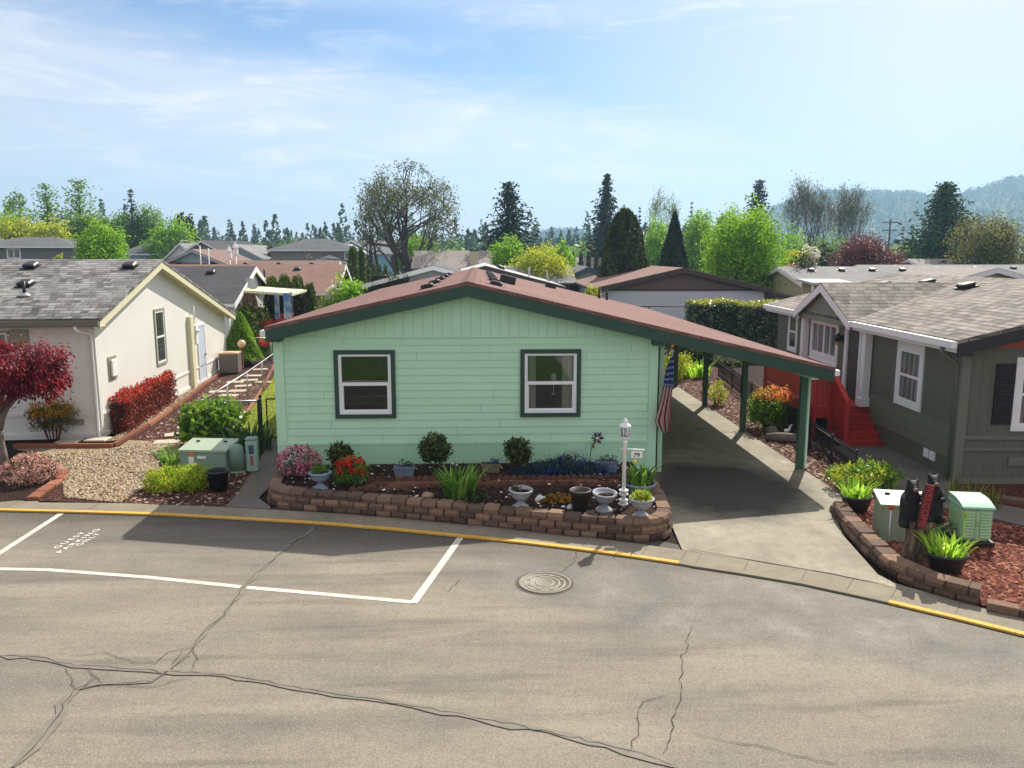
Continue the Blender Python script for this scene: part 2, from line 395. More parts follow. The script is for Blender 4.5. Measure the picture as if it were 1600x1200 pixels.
def trunk_mb(h, r0, limbs, r, lean=(0, 0), spread=1.0, fork=.45, n=8):
    m = MB(); lx, ly = lean
    p = [(lx * t + r.normal() * r0 * .25 * (t > 0), ly * t + r.normal() * r0 * .25 * (t > 0), h * t) for t in (0, .2, .45, .7, 1)]
    m.tube(p, [r0 * 1.25, r0, r0 * .85, r0 * .6, r0 * .2], n)
    for i in range(limbs):
        t = fork + (1 - fork) * .7 * i / max(1, limbs); q = i * 2.4 + r.random()
        b = Vector((lx * t, ly * t, h * t)); L = spread * (.7 + .5 * r.random())
        e = b + Vector((math.cos(q) * L, math.sin(q) * L, L * (.7 + .5 * r.random())))
        mid = b.lerp(e, .5) + Vector((0, 0, -.1 * L))
        m.tube([b, mid, e], [r0 * .5, r0 * .32, r0 * .08], 6)
    return m
def conifer_pts(r, h, rad, zb, levels, nb, seg, pw=.85, droop=.25, irr=.3, step=None):
    P = []; A = []; T = []; O = []
    for i in range(levels):
        t = (i + .5 * r.random()) / levels; z = zb + (h - zb) * t
        Rz = rad * (1 - t) ** pw * (1 + .12 * math.sin(i * 1.7)) + .03 * rad
        for k in range(nb):
            q = r.random() * 6.283; L = Rz * (1 - irr + irr * 1.5 * r.random())
            d = np.array([math.cos(q), math.sin(q), 0.]); ns = max(2, int(seg * (.35 + .65 * (1 - t)))); tv = .5 + r.normal() * .22
            for s_ in range(ns):
                f = (s_ + .3 + .7 * r.random()) / ns
                p = d * L * f; zz = z + L * (.12 * f - droop * f * f) + r.normal() * .03 * rad
                P.append((p[0] + r.normal() * .05 * rad, p[1] + r.normal() * .05 * rad, zz)); A.append(d + np.array([0, 0, .1 - droop * f * 1.4])); O.append((0, 0, 1)); T.append(tv + .18 * (f - .5))
    return np.array(P), np.array(A), np.array(O), np.clip(np.array(T), 0, 1)
# ------------------------------------------------------------------ camera, sun, sky
cam = bpy.data.cameras.new('camera'); co_ = bpy.data.objects.new('camera', cam); COL.objects.link(co_)
cam.sensor_width = 36; cam.lens = FPX / 1600 * 36; cam.clip_end = 6000; cam.clip_start = .05
co_.location = (0, 0, CH); co_.rotation_euler = (math.pi / 2 - PIT, 0, -YAW); scene.camera = co_
SUN_AZ, SUN_EL = R(27.4), R(42)
sun = bpy.data.lights.new('sun', 'SUN'); sun.energy = 5.0; sun.angle = R(.55); sun.color = (1, .93, .82)
so = bpy.data.objects.new('sun', sun); COL.objects.link(so)
sd = Vector((math.sin(SUN_AZ) * math.cos(SUN_EL), math.cos(SUN_AZ) * math.cos(SUN_EL), math.sin(SUN_EL)))
so.rotation_euler = sd.to_track_quat('Z', 'Y').to_euler(); so.location = (20, 40, 60)
w = bpy.data.worlds.new('World'); scene.world = w; w.use_nodes = True; wt = w.node_tree; wt.nodes.clear()
class WN(N):
    def __init__(s, t): s.t = t
q = WN(wt)
sky = q.add('ShaderNodeTexSky', sky_type='NISHITA', sun_disc=False, sun_elevation=SUN_EL, sun_rotation=SUN_AZ)
sky.air_density = 1.0; sky.dust_density = .8; sky.ozone_density = 1.6; sky.altitude = 50
sx = q.add('ShaderNodeSeparateXYZ'); q.link(q.co('Generated'), sx.inputs[0])
az = q.math('ARCTAN2', sx.outputs[0], sx.outputs[1]); el = q.math('ARCSINE', sx.outputs[2])
cv = q.add('ShaderNodeCombineXYZ'); q.link(az, cv.inputs[0]); q.link(el, cv.inputs[1])
# high thin cloud: long streaks leaning down to the right
v1 = q.mapping(cv.outputs[0], (1.1, 5.5, 1), (0, 0, R(-9)))
n1 = q.noise(v1, 1.6, 8, .58, .5); n2 = q.noise(q.mapping(cv.outputs[0], (3, 17, 1), (0, 0, R(-8))), 2.0, 8, .6, .9)
n3 = q.noise(q.mapping(cv.outputs[0], (6, 10, 1), (0, 0, R(25))), 2.5, 6, .6, .6)
# the clear blue lane between two cloud sheets
lane = q.math('SUBTRACT', el, q.math('SUBTRACT', .212, q.math('MULTIPLY', az, .125)))
lane = q.math('ADD', lane, q.math('MULTIPLY', q.math('SUBTRACT', n1, .5), .11))
below = q.rng(lane, -.05, .0, 1, 0); above = q.rng(lane, .03, .15, 0, .66)
right = q.rng(az, -.05, .4, 0, .5); fade = q.rng(az, .05, .5, 0, .74)
cl = q.math('ADD', q.math('MULTIPLY', below, .72), q.math('ADD', above, q.math('MULTIPLY', above, right)))
cl = q.math('MULTIPLY', cl, q.rng(q.math('ADD', q.math('MULTIPLY', n1, .5), q.math('MULTIPLY', n2, .5)), .3, .62, .55, 1.12), clamp=True)
cl = q.math('ADD', cl, q.math('MULTIPLY', q.rng(n2, .48, .7, 0, .5), q.rng(n3, .38, .62, .15, 1)), clamp=True)
low = q.rng(el, .0, .13, .8, 0)
cl = q.math('MAXIMUM', q.math('MAXIMUM', cl, fade), low, clamp=True)
cl = q.math('MULTIPLY', cl, .93)
boost = q.mix(1.0, sky.outputs[0], (.74, .93, 1.2), 'MULTIPLY')
SKYK = q.mix(cl, boost, (11.9, 11.2, 11.3))
bg = q.add('ShaderNodeBackground'); q.link(SKYK, bg.inputs[0]); bg.inputs[1].default_value = .058
wo = q.add('ShaderNodeOutputWorld'); q.link(bg.outputs[0], wo.inputs[0])
scene.view_settings.view_transform = 'Standard'; scene.view_settings.look = 'None'
scene.view_settings.exposure = EXPO = 0.66
scene.cycles.use_denoising = True
scene.cycles.max_bounces = 8; scene.cycles.transparent_max_bounces = 12; scene.cycles.volume_bounces = 0
scene.cycles.sample_clamp_indirect = 6

# ------------------------------------------------------------------ shared materials
M = {}
M['mint'] = m_siding('mint_paint', (.49, .76, .53), 10, False, 0, .9, .05)
M['mintlap'] = m_siding('mint_lap_paint', (.49, .76, .53), 10, False, 0, .9, .05, joints=1)
M['mintv'] = m_siding('mint_grooved', (.49, .76, .53), .205, False, .05, .72, .05)
M['mintskirt'] = m_siding('mint_skirt', (.43, .71, .47), .1, False, .05, .85, .06)
M['mintlt'] = m_plain('mint_trim', (.50, .75, .56), .5, .05)
M['dkgreen'] = m_plain('dark_green_trim', (.022, .062, .042), .45, .15, 3)
M['postgreen'] = m_plain('post_green', (.04, .10, .06), .5, .15, 3)
M['vinyl'] = m_plain('white_vinyl', (.78, .79, .80), .4, .03)
M['white'] = m_plain('white_paint', (.76, .76, .74), .5, .05)
M['glass'] = m_glass('window_glass', refl=.11)
M['room'] = m_plain('room_wall', (.12, .09, .07), .9, .2)
M['curtain'] = m_plain('cream_curtain', (.55, .56, .48), .9, .1, 8)
M['redshingle'] = m_shingle('brown_red_shingle', (.17, .088, .074), (.24, .13, .11), (.09, .046, .04), .15, .3, .5)
M['greyshingle'] = m_shingle('grey_shingle', (.17, .17, .165), (.34, .33, .31), (.03, .03, .03), .21, .34, .95)
M['tanshingle'] = m_shingle('weathered_wood_shingle', (.22, .195, .165), (.34, .305, .26), (.045, .04, .035), .21, .34, .85)
M['black'] = m_plain('black_metal', (.012, .012, .013), .45, .2, 8)
M['dkplastic'] = m_plain('dark_plastic', (.022, .023, .025), .5, .2, 5)
M['alu'] = m_plain('galvanised', (.42, .43, .43), .4, .12, 6, metal=.7)
def m_worn(name, c, thr):
    n = N(name); co = n.co(); a = n.noise(co, 5, 4, .7); b = n.noise(co, 55, 3, .7)
    col = n.mix(n.rng(a, .35, .65), sc3(c, .78), sc3(c, 1.06)); col = n.mix(n.rng(b, .5, .68, 0, .45), col, sc3(c, .5))
    p = n.pbsdf(col, .75, 0, .25); t = n.add('ShaderNodeBsdfTransparent'); mx = n.add('ShaderNodeMixShader')
    k = n.math('ADD', n.math('MULTIPLY', a, .55), n.math('MULTIPLY', b, .45)); n.link(n.math('MULTIPLY', n.math('GREATER_THAN', k, thr - .02), .85), mx.inputs[0]); n.link(p.outputs[0], mx.inputs[1]); n.link(t.outputs[0], mx.inputs[2]); n.link(mx.outputs[0], n.out.inputs[0]); return n.m
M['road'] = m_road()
M['gutter'] = m_concrete('kerb_concrete', hexc(136, 128, 111), .5)
M['drive'] = m_drive()
M['path'] = m_concrete('path_concrete', hexc(112, 106, 98), .5)
M['gravel'] = m_ground('river_gravel', [(.15, hexc(110, 88, 64)), (.4, hexc(160, 136, 104)), (.6, hexc(188, 168, 138)), (.8, hexc(206, 194, 172)), (.95, hexc(140, 120, 100))], 26, 9, 1, .8, .03)
M['mulch'] = m_ground('bark_mulch', [(.15, hexc(44, 24, 20)), (.45, hexc(82, 48, 40)), (.7, hexc(106, 66, 56)), (.92, hexc(150, 112, 98))], 42, 14, 1, .95, .03)
M['redmulch'] = m_ground('red_mulch', [(.15, hexc(52, 24, 18)), (.45, hexc(104, 52, 38)), (.7, hexc(128, 70, 54)), (.92, hexc(160, 104, 84))], 42, 14, 1, .95, .03)
M['soil'] = m_ground('dark_bed_soil', [(.15, hexc(30, 18, 15)), (.5, hexc(58, 36, 30)), (.8, hexc(82, 54, 46)), (.97, hexc(130, 100, 88))], 46, 12, 1, .95, .03)
M['grass'] = m_ground('lawn', [(.2, hexc(70, 96, 30)), (.5, hexc(128, 148, 34)), (.8, hexc(172, 176, 52))], 30, 2.5, .6)
M['deadgrass'] = m_ground('far_ground', [(.2, (.03, .045, .015)), (.5, (.06, .075, .028)), (.8, (.11, .10, .06))], 1.2, .3, .3)
M['greenlawn'] = m_ground('green_lawn', [(.2, (.03, .065, .008)), (.5, (.06, .11, .014)), (.8, (.10, .15, .03))], 14, .8, .5)
M['yellow'] = m_worn('yellow_kerb_paint', hexc(220, 172, 76), .60)
M['roadwhite'] = m_worn('road_paint', hexc(206, 200, 188), .62)
M['letters'] = m_plain('stencil_paint', hexc(214, 208, 198), .7, .14, 9)
M['seal'] = m_plain('crack_sealant', hexc(116, 110, 99), .8, .2, 6)
M['crack'] = m_plain('crack_dark', hexc(58, 53, 44), .95, .3, 12)
M['block'] = m_tint('wall_block', [hexc(78, 63, 54), hexc(112, 90, 75), hexc(144, 116, 95), hexc(100, 82, 72)], .9, .7, 18)
M['timber'] = m_tint('edging_timber', [hexc(120, 74, 54), hexc(150, 96, 72), hexc(170, 118, 92)], .9, .5, 10)
M['paver'] = m_tint('brown_paver', [hexc(104, 70, 54), hexc(132, 92, 72), hexc(88, 60, 50)], .9, .5, 20)
M['stone'] = m_plain('stepping_stone', hexc(186, 172, 152), .85, .2, 4, bump=.4)
M['boulder'] = m_plain('tan_boulder', hexc(168, 138, 112), .85, .35, 5, bump=.7)
M['bark'] = m_plain('tree_bark', (.075, .058, .045), .9, .4, 6, bump=.8, fine=22)
M['barkgrey'] = m_plain('pale_bark', (.20, .165, .14), .9, .35, 7, bump=.6, fine=22)
M['chips'] = m_tint('bark_chip', [hexc(62, 36, 30), hexc(104, 66, 54), hexc(150, 112, 94), hexc(202, 180, 160)], .9, .2)
M['rchips'] = m_tint('red_bark_chip', [hexc(74, 34, 24), hexc(122, 62, 46), hexc(146, 84, 64), hexc(176, 124, 100)], .9, .2)
M['pebble'] = m_tint('pebble', [hexc(92, 74, 54), hexc(146, 120, 88), hexc(176, 152, 118), hexc(200, 186, 164), hexc(134, 120, 106)], .8, .2)

# ------------------------------------------------------------------ ground, road, kerb
RZ = -.03
def sheet(name, poly, z, mat, kind='structure'):
    m = MB(); m.add([(p[0], p[1], z) for p in poly], [list(range(len(poly)))])
    o = m.build(name, mat); 
    if o.data.polygons[0].normal.z < 0: o.data.flip_normals()
    return struct(o, kind)
def slabobj(name, poly, z, th, mat, kind='structure'):
    a = sum(poly[i][0] * poly[(i + 1) % len(poly)][1] - poly[(i + 1) % len(poly)][0] * poly[i][1] for i in range(len(poly)))
    if a < 0: poly = poly[::-1]
    m = MB(); m.slab([(p[0], p[1], z) for p in poly], th); return struct(m.build(name, mat), kind)
def px(*pts, z=0.): return [spot(a, b, z)[:2] for a, b in pts]
g = MB(); g.box(-3600, 3600, -300, 3600, -2, -.16); struct(g.build('ground', M['deadgrass']))
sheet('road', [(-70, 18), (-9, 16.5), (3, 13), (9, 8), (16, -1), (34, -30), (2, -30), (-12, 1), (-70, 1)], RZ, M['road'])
slabobj('lawn_across_road', [(-70, 3.1), (-14, 3.0), (-7, 2.9), (-1.0, 3.4), (2.6, 4.3), (3.5, 3.2), (3.6, -1), (3.4, -8), (3, -30), (-70, -30)], .02, .12, M['greenlawn'])
KF = [(-70, 15.9), (-30, 15.7), (-16, 15.35)] + px((0, 797), (130, 800), (257, 804), (400, 812), (500, 818), (610, 827), (719, 838), (812, 847), (906, 858), (1000, 871), (1060, 880), (1084, 884.5), (1160, 896), (1250, 911), (1320, 926), (1388, 941), (1490, 965), (1600, 992)) + [(8.6, 7.6), (11.5, 4.2), (16, -2.5)]
def offset(path, d):
    o = []
    for i, p in enumerate(path):
        a = path[max(i - 1, 0)]; b = path[min(i + 1, len(path) - 1)]
        tx, ty = b[0] - a[0], b[1] - a[1]; L = math.hypot(tx, ty); o.append((p[0] - ty / L * d, p[1] + tx / L * d))
    return o
KB = offset(KF, .60)
def ribbon(name, a, b, z, mat, drop=0., proud=0.):
    m = MB()
    for i in range(len(a) - 1):
        m.quad((*a[i], z), (*a[i + 1], z), (*b[i + 1], z), (*b[i], z))
        if drop: m.quad((*a[i], z - drop), (*a[i + 1], z - drop), (*a[i + 1], z), (*a[i], z))
    return struct(m.build(name, mat))
sheet('lot_soil', KB + [(40, -2), (60, 46), (-70, 46)], -.04, M['soil'])
ribbon('kerb', KF, KB, 0.0, M['gutter'], .06)
f_ = offset(KF, -.035); ribbon('road_edge_dirt', f_, KF, RZ + .003, M['crack'])
iy = 16
def paintline(i0, i1):
    f = offset(KF, -.004)[i0:i1]; b = offset(KF, .095)[i0:i1]
    return f, b
f_, b_ = paintline(0, 14); ribbon('yellow_kerb_line', f_, b_, .004, M['yellow'], .028)
f_, b_ = paintline(18, len(KF)); ribbon('yellow_kerb_line', f_, b_, .004, M['yellow'], .028)
# expansion joints in the kerb strip, dirty line at the drive mouth
jm = MB()
for i in list(range(3, 22)):
    a = Vector((*KF[i], .003)); b = Vector((*KB[i], .003)); t = (b - a).normalized(); s_ = Vector((-t.y, t.x, 0)) * .006
    a = a + t * .14
    jm.quad(a - s_, a + s_, b + s_, b - s_)
struct(jm.build('kerb_joint', m_plain('joint_dirt', hexc(98, 92, 80), .9, .2, 8)))
def strip_line(name, pts, wid, z, mat, jag=0., r=None, sub=0):
    P = [Vector((*p[:2], z)) for p in pts]
    if sub:
        Q = []
        for i in range(len(P) - 1):
            n = max(1, int((P[i + 1] - P[i]).length / sub))
            for k in range(n): Q.append(P[i].lerp(P[i + 1], k / n))
        Q.append(P[-1]); P = [p + Vector((r.normal() * jag, r.normal() * jag, 0)) if 0 < i < len(Q) - 1 else p for i, p in enumerate(Q)]
    m = MB(); L = []
    for i, p in enumerate(P):
        d = (P[min(i + 1, len(P) - 1)] - P[max(i - 1, 0)]).normalized(); wv = wid * (1 if r is None else (.55 + .8 * r.random()))
        if sub and (i == 0 or i == len(P) - 1): wv *= .3
        s_ = Vector((-d.y, d.x, 0)) * wv / 2; L.append((p - s_, p + s_))
    for i in range(len(L) - 1): m.quad(L[i][0], L[i + 1][0], L[i + 1][1], L[i][1])
    o = m.build(name, mat)
    return struct(o)
rp = lambda *pts: px(*pts, z=RZ)
strip_line('parking_bay_line', rp((95, 803), (0, 864), (-37, 887)), .11, RZ + .004, M['roadwhite'])
strip_line('parking_bay_line', rp((-150, 886), (0, 889), (75, 890.5), (230, 902), (380, 917.5), (500, 928), (645, 941)), .105, RZ + .004, M['roadwhite'])
strip_line('parking_bay_line', rp((719, 841), (646, 943)), .115, RZ + .007, M['roadwhite'])
for body, a, b in (('GUEST', (86, 857), (131, 832)), ('PARKING', (91, 864), (153, 827)), ('ONLY', (121, 853), (154, 834))):
    pa = Vector(spot(*a, RZ)); pb = Vector(spot(*b, RZ)); c = (pa + pb) / 2; L = (pb - pa).length
    ang = math.atan2(pb.y - pa.y, pb.x - pa.x)
    o = text_mesh('road_lettering', body, .2, M['letters'], None, Matrix.Identity(4), 1.4, .002)
    xs = [v.co.x for v in o.data.vertices]; ys = [v.co.y for v in o.data.vertices]
    k = L / (max(xs) - min(xs)); ky = .098 / (max(ys) - min(ys))
    o.data.transform(Matrix.Translation((c.x, c.y, RZ + .005)) @ Matrix.Rotation(ang, 4, 'Z') @ Matrix.Diagonal((k, ky, 1, 1)) @ Matrix.Translation((-(max(xs) + min(xs)) / 2, -(max(ys) + min(ys)) / 2, 0)))
    struct(o)
cr = np.random.default_rng(3)
CRACKS = [  # (pixel path, sealed width, crack width)
    ([(490, 822), (478, 835), (455, 850), (418, 880), (385, 913), (362, 945), (350, 962), (322, 985), (290, 1025), (268, 1045)], .075, .018),
    ([(0, 1025), (60, 1028), (120, 1040), (250, 1050), (330, 1054), (420, 1068), (500, 1082), (600, 1096), (690, 1112), (770, 1128), (860, 1145), (950, 1165), (1060, 1200)], .10, .014),
    ([(20, 1200), (50, 1170), (85, 1130), (100, 1100), (118, 1080), (150, 1058)], .13, .02),
    ([(118, 1080), (160, 1070), (235, 1066), (262, 1050)], .05, .012)]
for pts, ws, wc in CRACKS:
    strip_line('crack_sealant', rp(*pts), ws, RZ + .010, M['seal'], .012, cr, .16)
    strip_line('road_crack', rp(*pts), wc * .5, RZ + .013, M['crack'], .016, cr, .1)
for pts in ([(90, 1036), (98, 1050), (108, 1058), (118, 1080)], [(268, 1040), (285, 1018), (300, 1014), (310, 1030), (298, 1050)], [(110, 1025), (160, 1020), (210, 1035), (245, 1038), (265, 1020), (300, 1010)],
            [(905, 858), (895, 880), (875, 897)], [(1084, 978), (1068, 1020), (1064, 1060), (1066, 1080), (1052, 1115), (1050, 1145), (1035, 1180)],
            [(1040, 1088), (1005, 1100), (998, 1120), (994, 1150), (980, 1178)], [(1085, 1148), (1180, 1168), (1310, 1197)], [(130, 1046), (140, 1052), (160, 1070)], [(300, 1058), (250, 1072), (180, 1076)], [(720, 905), (700, 925)]):
    strip_line('road_crack', rp(*pts), .0075, RZ + .0125, M['crack'], .018, cr, .09)

# manhole cover
c = spot(851, 911, RZ); t = thing('manhole_cover', 'round ribbed manhole cover set in the asphalt near the kerb', 'manhole', (c[0], c[1], RZ))
mh = m_plain('cast_iron', hexc(112, 105, 92), .6, .2, 14, bump=.5)
m = MB(); m.lathe([(.40, .0), (.40, .014), (.36, .014), (.355, .006), (0.001, .006)], 40); m.build('cover_frame', mh, t)
m = MB()
for r0 in (.30, .22, .13): m.lathe([(r0 + .016, .004), (r0 + .012, .011), (r0 - .012, .011), (r0 - .016, .004)], 40, cap=False)
for k in range(8):
    q_ = k * math.pi / 4 + .3; m.box(math.cos(q_) * .26 - .03, math.cos(q_) * .26 + .03, math.sin(q_) * .26 - .012, math.sin(q_) * .26 + .012, .006, .015)
m.build('ribs', m_plain('cast_iron_worn', hexc(136, 128, 112), .6, .2, 14), t)
m = MB(); m.lathe([(.44, .001), (.438, .004), (.40, .004), (.399, .001)], 40, cap=False); m.build('ring', m_plain('iron_dirt', hexc(92, 86, 74), .9, .2, 12), t)

# driveway, paths
dl = px((1066, 859), (1027, 742)) + [(3.9, 17.0), (3.9, 30)]
slabobj('driveway', px((1066, 859)) + [(3.55, 15.2), (3.75, 16.9), (3.9, 17.2), (3.9, 34), (6.6, 34), (7.28, 30), (7.28, 14.6)] + px((1300, 800), (1322, 842), (1372, 898), (1400, 912)) + [KB[i] for i in range(19, 13, -1)], .004, .12, M['drive'])
jm = MB()
for yy in (17.1, 21.2, 25.3): jm.quad((3.95, yy - .008, .0065), (7.26, yy - .008, .0065), (7.26, yy + .008, .0065), (3.95, yy + .008, .0065))
struct(jm.build('driveway_joint', M['crack']))
strip_line('driveway_joint', px((1075, 858), (1206, 881), (1300, 897), (1385, 914)), .02, RZ + .0385, M['crack'], .006, cr, .3)
slabobj('side_path', px((352, 792), (372, 770), (405, 720), (425, 684)) + [(-5.2, 21.6), (-4.5, 21.6), (-4.42, 17.0), (-4.45, 15.6)] + [(-4.05, 15.0)] + px((421, 795)), .004, .1, M['path'])
# left garden: gravel, mulch, lawn
sheet('mulch_bed', px((60, 785), (60, 700), (186, 698), (345, 583)) + [(-11.4, 40), (-9.3, 40), (-7.6, 28), (-6.6, 21.2), (-5.25, 21.0)] + px((408, 722), (375, 772), (356, 792), (190, 786)), .0, M['mulch'])
sheet('gravel_bed', px((101, 778), (97, 738), (70, 712), (20, 702), (185, 699), (202, 688), (240, 690), (292, 692), (300, 703), (262, 738), (225, 762), (188, 786)), .012, M['gravel'])
sheet('gravel_strip', px((200, 686), (165, 690), (330, 588), (348, 580)), .008, M['gravel'])
sheet('maple_bed', px((-200, 800), (-200, 705), (20, 702), (70, 712), (92, 738), (52, 780)), .008, M['soil'])
sheet('side_lawn', [(-6.85, 20.7), (-5.3, 20.7), (-5.2, 21.6), (-4.5, 21.6), (-4.45, 36), (-9.0, 36), (-7.75, 29)], .016, M['grass'])
# right garden
sheet('mulch_bed', [(7.28, 14.4), (7.28, 34), (10.2, 34), (10.5, 28), (8.95, 20), (8.9, 19.2)] + px((1340, 738), (1385, 775)), .0, M['mulch'])
sheet('red_mulch_bed', px((1300, 800), (1390, 770), (1460, 795), (1550, 814), (1600, 826)) + [(16, 11.4), (20, 4)] + px((1600, 962), (1530, 948), (1480, 936), (1420, 916), (1380, 893), (1330, 842)), .03, M['redmulch'])
sheet('house_bed', px((1481, 776), (1549, 789), (1600, 799)) + [(18, 12.8), (18, 16), (10.1, 16.1)], .02, M['redmulch'])
slabobj('neighbour_path', [(8.85, 19.3), (10.1, 19.3), (10.02, 16.1)] + px((1481, 776), (1549, 789), (1600, 799)) + [(18, 12.8), (18, 11.6)] + px((1600, 825), (1550, 813), (1465, 794), (1400, 770), (1352, 738)), .045, .1, M['path'])

def scatter(name, poly, n, size, mat, z, r, flat=.35, kind='stuff'):
    xs = [p[0] for p in poly]; ys = [p[1] for p in poly]; P = []
    while len(P) < n:
        x = min(xs) + r.random() * (max(xs) - min(xs)); y = min(ys) + r.random() * (max(ys) - min(ys)); ins = False
        for i in range(len(poly)):
            (a, b), (c, d) = poly[i][:2], poly[i - 1][:2]
            if (b > y) != (d > y) and x < (c - a) * (y - b) / (d - b) + a: ins = not ins
        if ins: P.append((x, y, z))
    P = np.array(P); s_ = size * (.5 + r.random(n)); q_ = r.random(n) * 6.283
    base = np.array([(-1, -.6, 0), (1, -.6, 0), (1, .6, 0), (-1, .6, 0), (-.6, -.35, 1), (.6, -.35, 1), (.6, .35, 1), (-.6, .35, 1)]) * .5
    V = base[None] * s_[:, None, None]; V[:, :, 2] *= flat * (.6 + .8 * r.random(n))[:, None]
    c_, s2 = np.cos(q_)[:, None], np.sin(q_)[:, None]
    tl = r.normal(size=(n, 1)) * .25
    V2 = np.stack([V[:, :, 0] * c_ - V[:, :, 1] * s2, V[:, :, 0] * s2 + V[:, :, 1] * c_, V[:, :, 2] + V[:, :, 0] * tl], 2) + P[:, None, :]
    fb = np.array([(4, 5, 6, 7), (0, 1, 5, 4), (1, 2, 6, 5), (2, 3, 7, 6), (3, 0, 4, 7)])
    F = (fb[None] + (np.arange(n) * 8)[:, None, None]).reshape(-1, 4)
    return struct(npmesh(name, V2.reshape(-1, 3), F, mat, np.repeat(r.random(n), 5)), kind)
sr = np.random.default_rng(11)
scatter('gravel_stones', px((101, 778), (97, 738), (70, 712), (185, 701), (240, 690), (292, 692), (300, 703), (262, 738), (225, 762), (188, 786)), 8000, .047, M['pebble'], .012, sr, .6)
scatter('gravel_stones', px((200, 686), (175, 688), (330, 588), (348, 580)), 2200, .05, M['pebble'], .008, sr, .6)
scatter('bark_chips', px((190, 786), (262, 738), (300, 700), (210, 690), (345, 590), (420, 600), (400, 690), (405, 722), (356, 792)), 3600, .06, M['chips'], .0, sr)
scatter('bark_chips', [(7.3, 14.6), (7.3, 30), (9.0, 30), (8.6, 18), (8.2, 16)], 4200, .065, M['chips'], .0, sr)
scatter('red_bark_chips', px((1305, 800), (1390, 772), (1460, 796), (1600, 828)) + [(9.5, 9.6)] + px((1600, 960), (1530, 944), (1480, 932), (1420, 912), (1385, 893), (1335, 842)), 5200, .06, M['rchips'], .03, sr)
gl = MB()
# short lawn blades
xs = sr.random((7000, 2)); LP = np.stack([-9.0 + xs[:, 0] * 4.5, 20.8 + xs[:, 1] * 14, np.full(7000, .05)], 1)
keep = LP[:, 0] > -6.75 - (LP[:, 1] - 21) * .135; LP = LP[keep]
o = leaves('lawn_grass', LP, .11, .02, m_leaf('grass_blade', hexc(96, 118, 30), hexc(158, 164, 44), hexc(200, 196, 70), .3), sr.random(len(LP)), axis=np.array([[0, 0, 1.]]).repeat(len(LP), 0), r=sr); struct(o, 'stuff')
# ------------------------------------------------------------------ the mint house with its carport
FY = 17.09; XL, XR, RX = -4.38, 3.83, -.26
H = thing('mobile_home', 'mint green single storey home with dark green trim, brown shingle roof and attached carport', 'house', (0, 0, 0))
SL, SR_ = .2206, .234
RZT = 4.25
def roofz(x): return RZT - (RX - x) * SL if x < RX else RZT - (x - RX) * SR_
XRL, XRR, YF, YB = -4.47, 7.60, 16.68, 36.2
th = .075
m = MB()
a = (XRL, YF, roofz(XRL)); b = (RX, YF, RZT); c = (RX, YB, RZT); d = (XRL, YB, roofz(XRL))
m.slab([a, b, c, d], th); e = (XRR, YF, roofz(XRR)); f = (XRR, YB, roofz(XRR)); m.slab([b, e, f, c], th)
roof = m.build('roof', M['redshingle'], H)
m = MB()      # ragged ridge cap shingles
y = YF - .01
while y < YB:
    j = sr.normal() * .008
    m.quad((RX - .16, y, RZT - .033), (RX, y, RZT + .004), (RX, y + .21, RZT + .022 + j), (RX - .16, y + .21, RZT - .014 + j))
    m.quad((RX, y, RZT + .004), (RX + .16, y, RZT - .035), (RX + .16, y + .21, RZT - .016 + j), (RX, y + .21, RZT + .022 + j))
    y += .2
m.build('ridge_cap', m_plain('ridge_shingle', (.13, .055, .045), .9, .35, 4, bump=.4), roof)
for yy, dy in ((YF + .012, .04), (YB - .052, .04)):     # rakes: deep dark green fascia along the front and back gable
    m = MB()
    for x0, x1 in ((XRL + .02, RX), (RX, XRR - .02)):
        z0, z1 = roofz(x0) - th, roofz(x1) - th; dp = .245
        m.add([(x0, yy, z0 - dp), (x1, yy, z1 - dp), (x1, yy, z1), (x0, yy, z0), (x0, yy + dy, z0 - dp), (x1, yy + dy, z1 - dp), (x1, yy + dy, z1), (x0, yy + dy, z0)],
              [[0, 1, 2, 3], [7, 6, 5, 4], [4, 5, 1, 0], [3, 2, 6, 7], [0, 3, 7, 4], [1, 5, 6, 2]])
    m.build('fascia', M['dkgreen'], H)
m = MB(); m.box(XRL + .021, XRL + .30, YF + .055, FY - .02, roofz(XRL) - th - .243, roofz(XRL) - th - .01); m.build('fascia_return', M['dkgreen'], H); m = MB()
m.box(XR - .15, XR + .05, YF + .055, FY - .02, roofz(XR) - th - .33, roofz(XR) - th - .06)
m.build('fascia_return', M['dkgreen'], H)
m = MB()      # soffit under the front overhang and carport ceiling
for x0, x1 in ((XRL + .05, RX), (RX, XRR - .05)):
    z0, z1 = roofz(x0) - th - .10, roofz(x1) - th - .10
    m.quad((x0, YF + .06, z0), (x0, YB - .06, z0), (x1, YB - .06, z1), (x1, YF + .06, z1))
m.build('soffit', M['mintlt'], H)
m = MB(); zb = roofz(XRL) - th - .005
m.box(XRL - .1, XRL + .015, YF + .05, YB, zb - .12, zb); m.build('gutter', M['vinyl'], H)
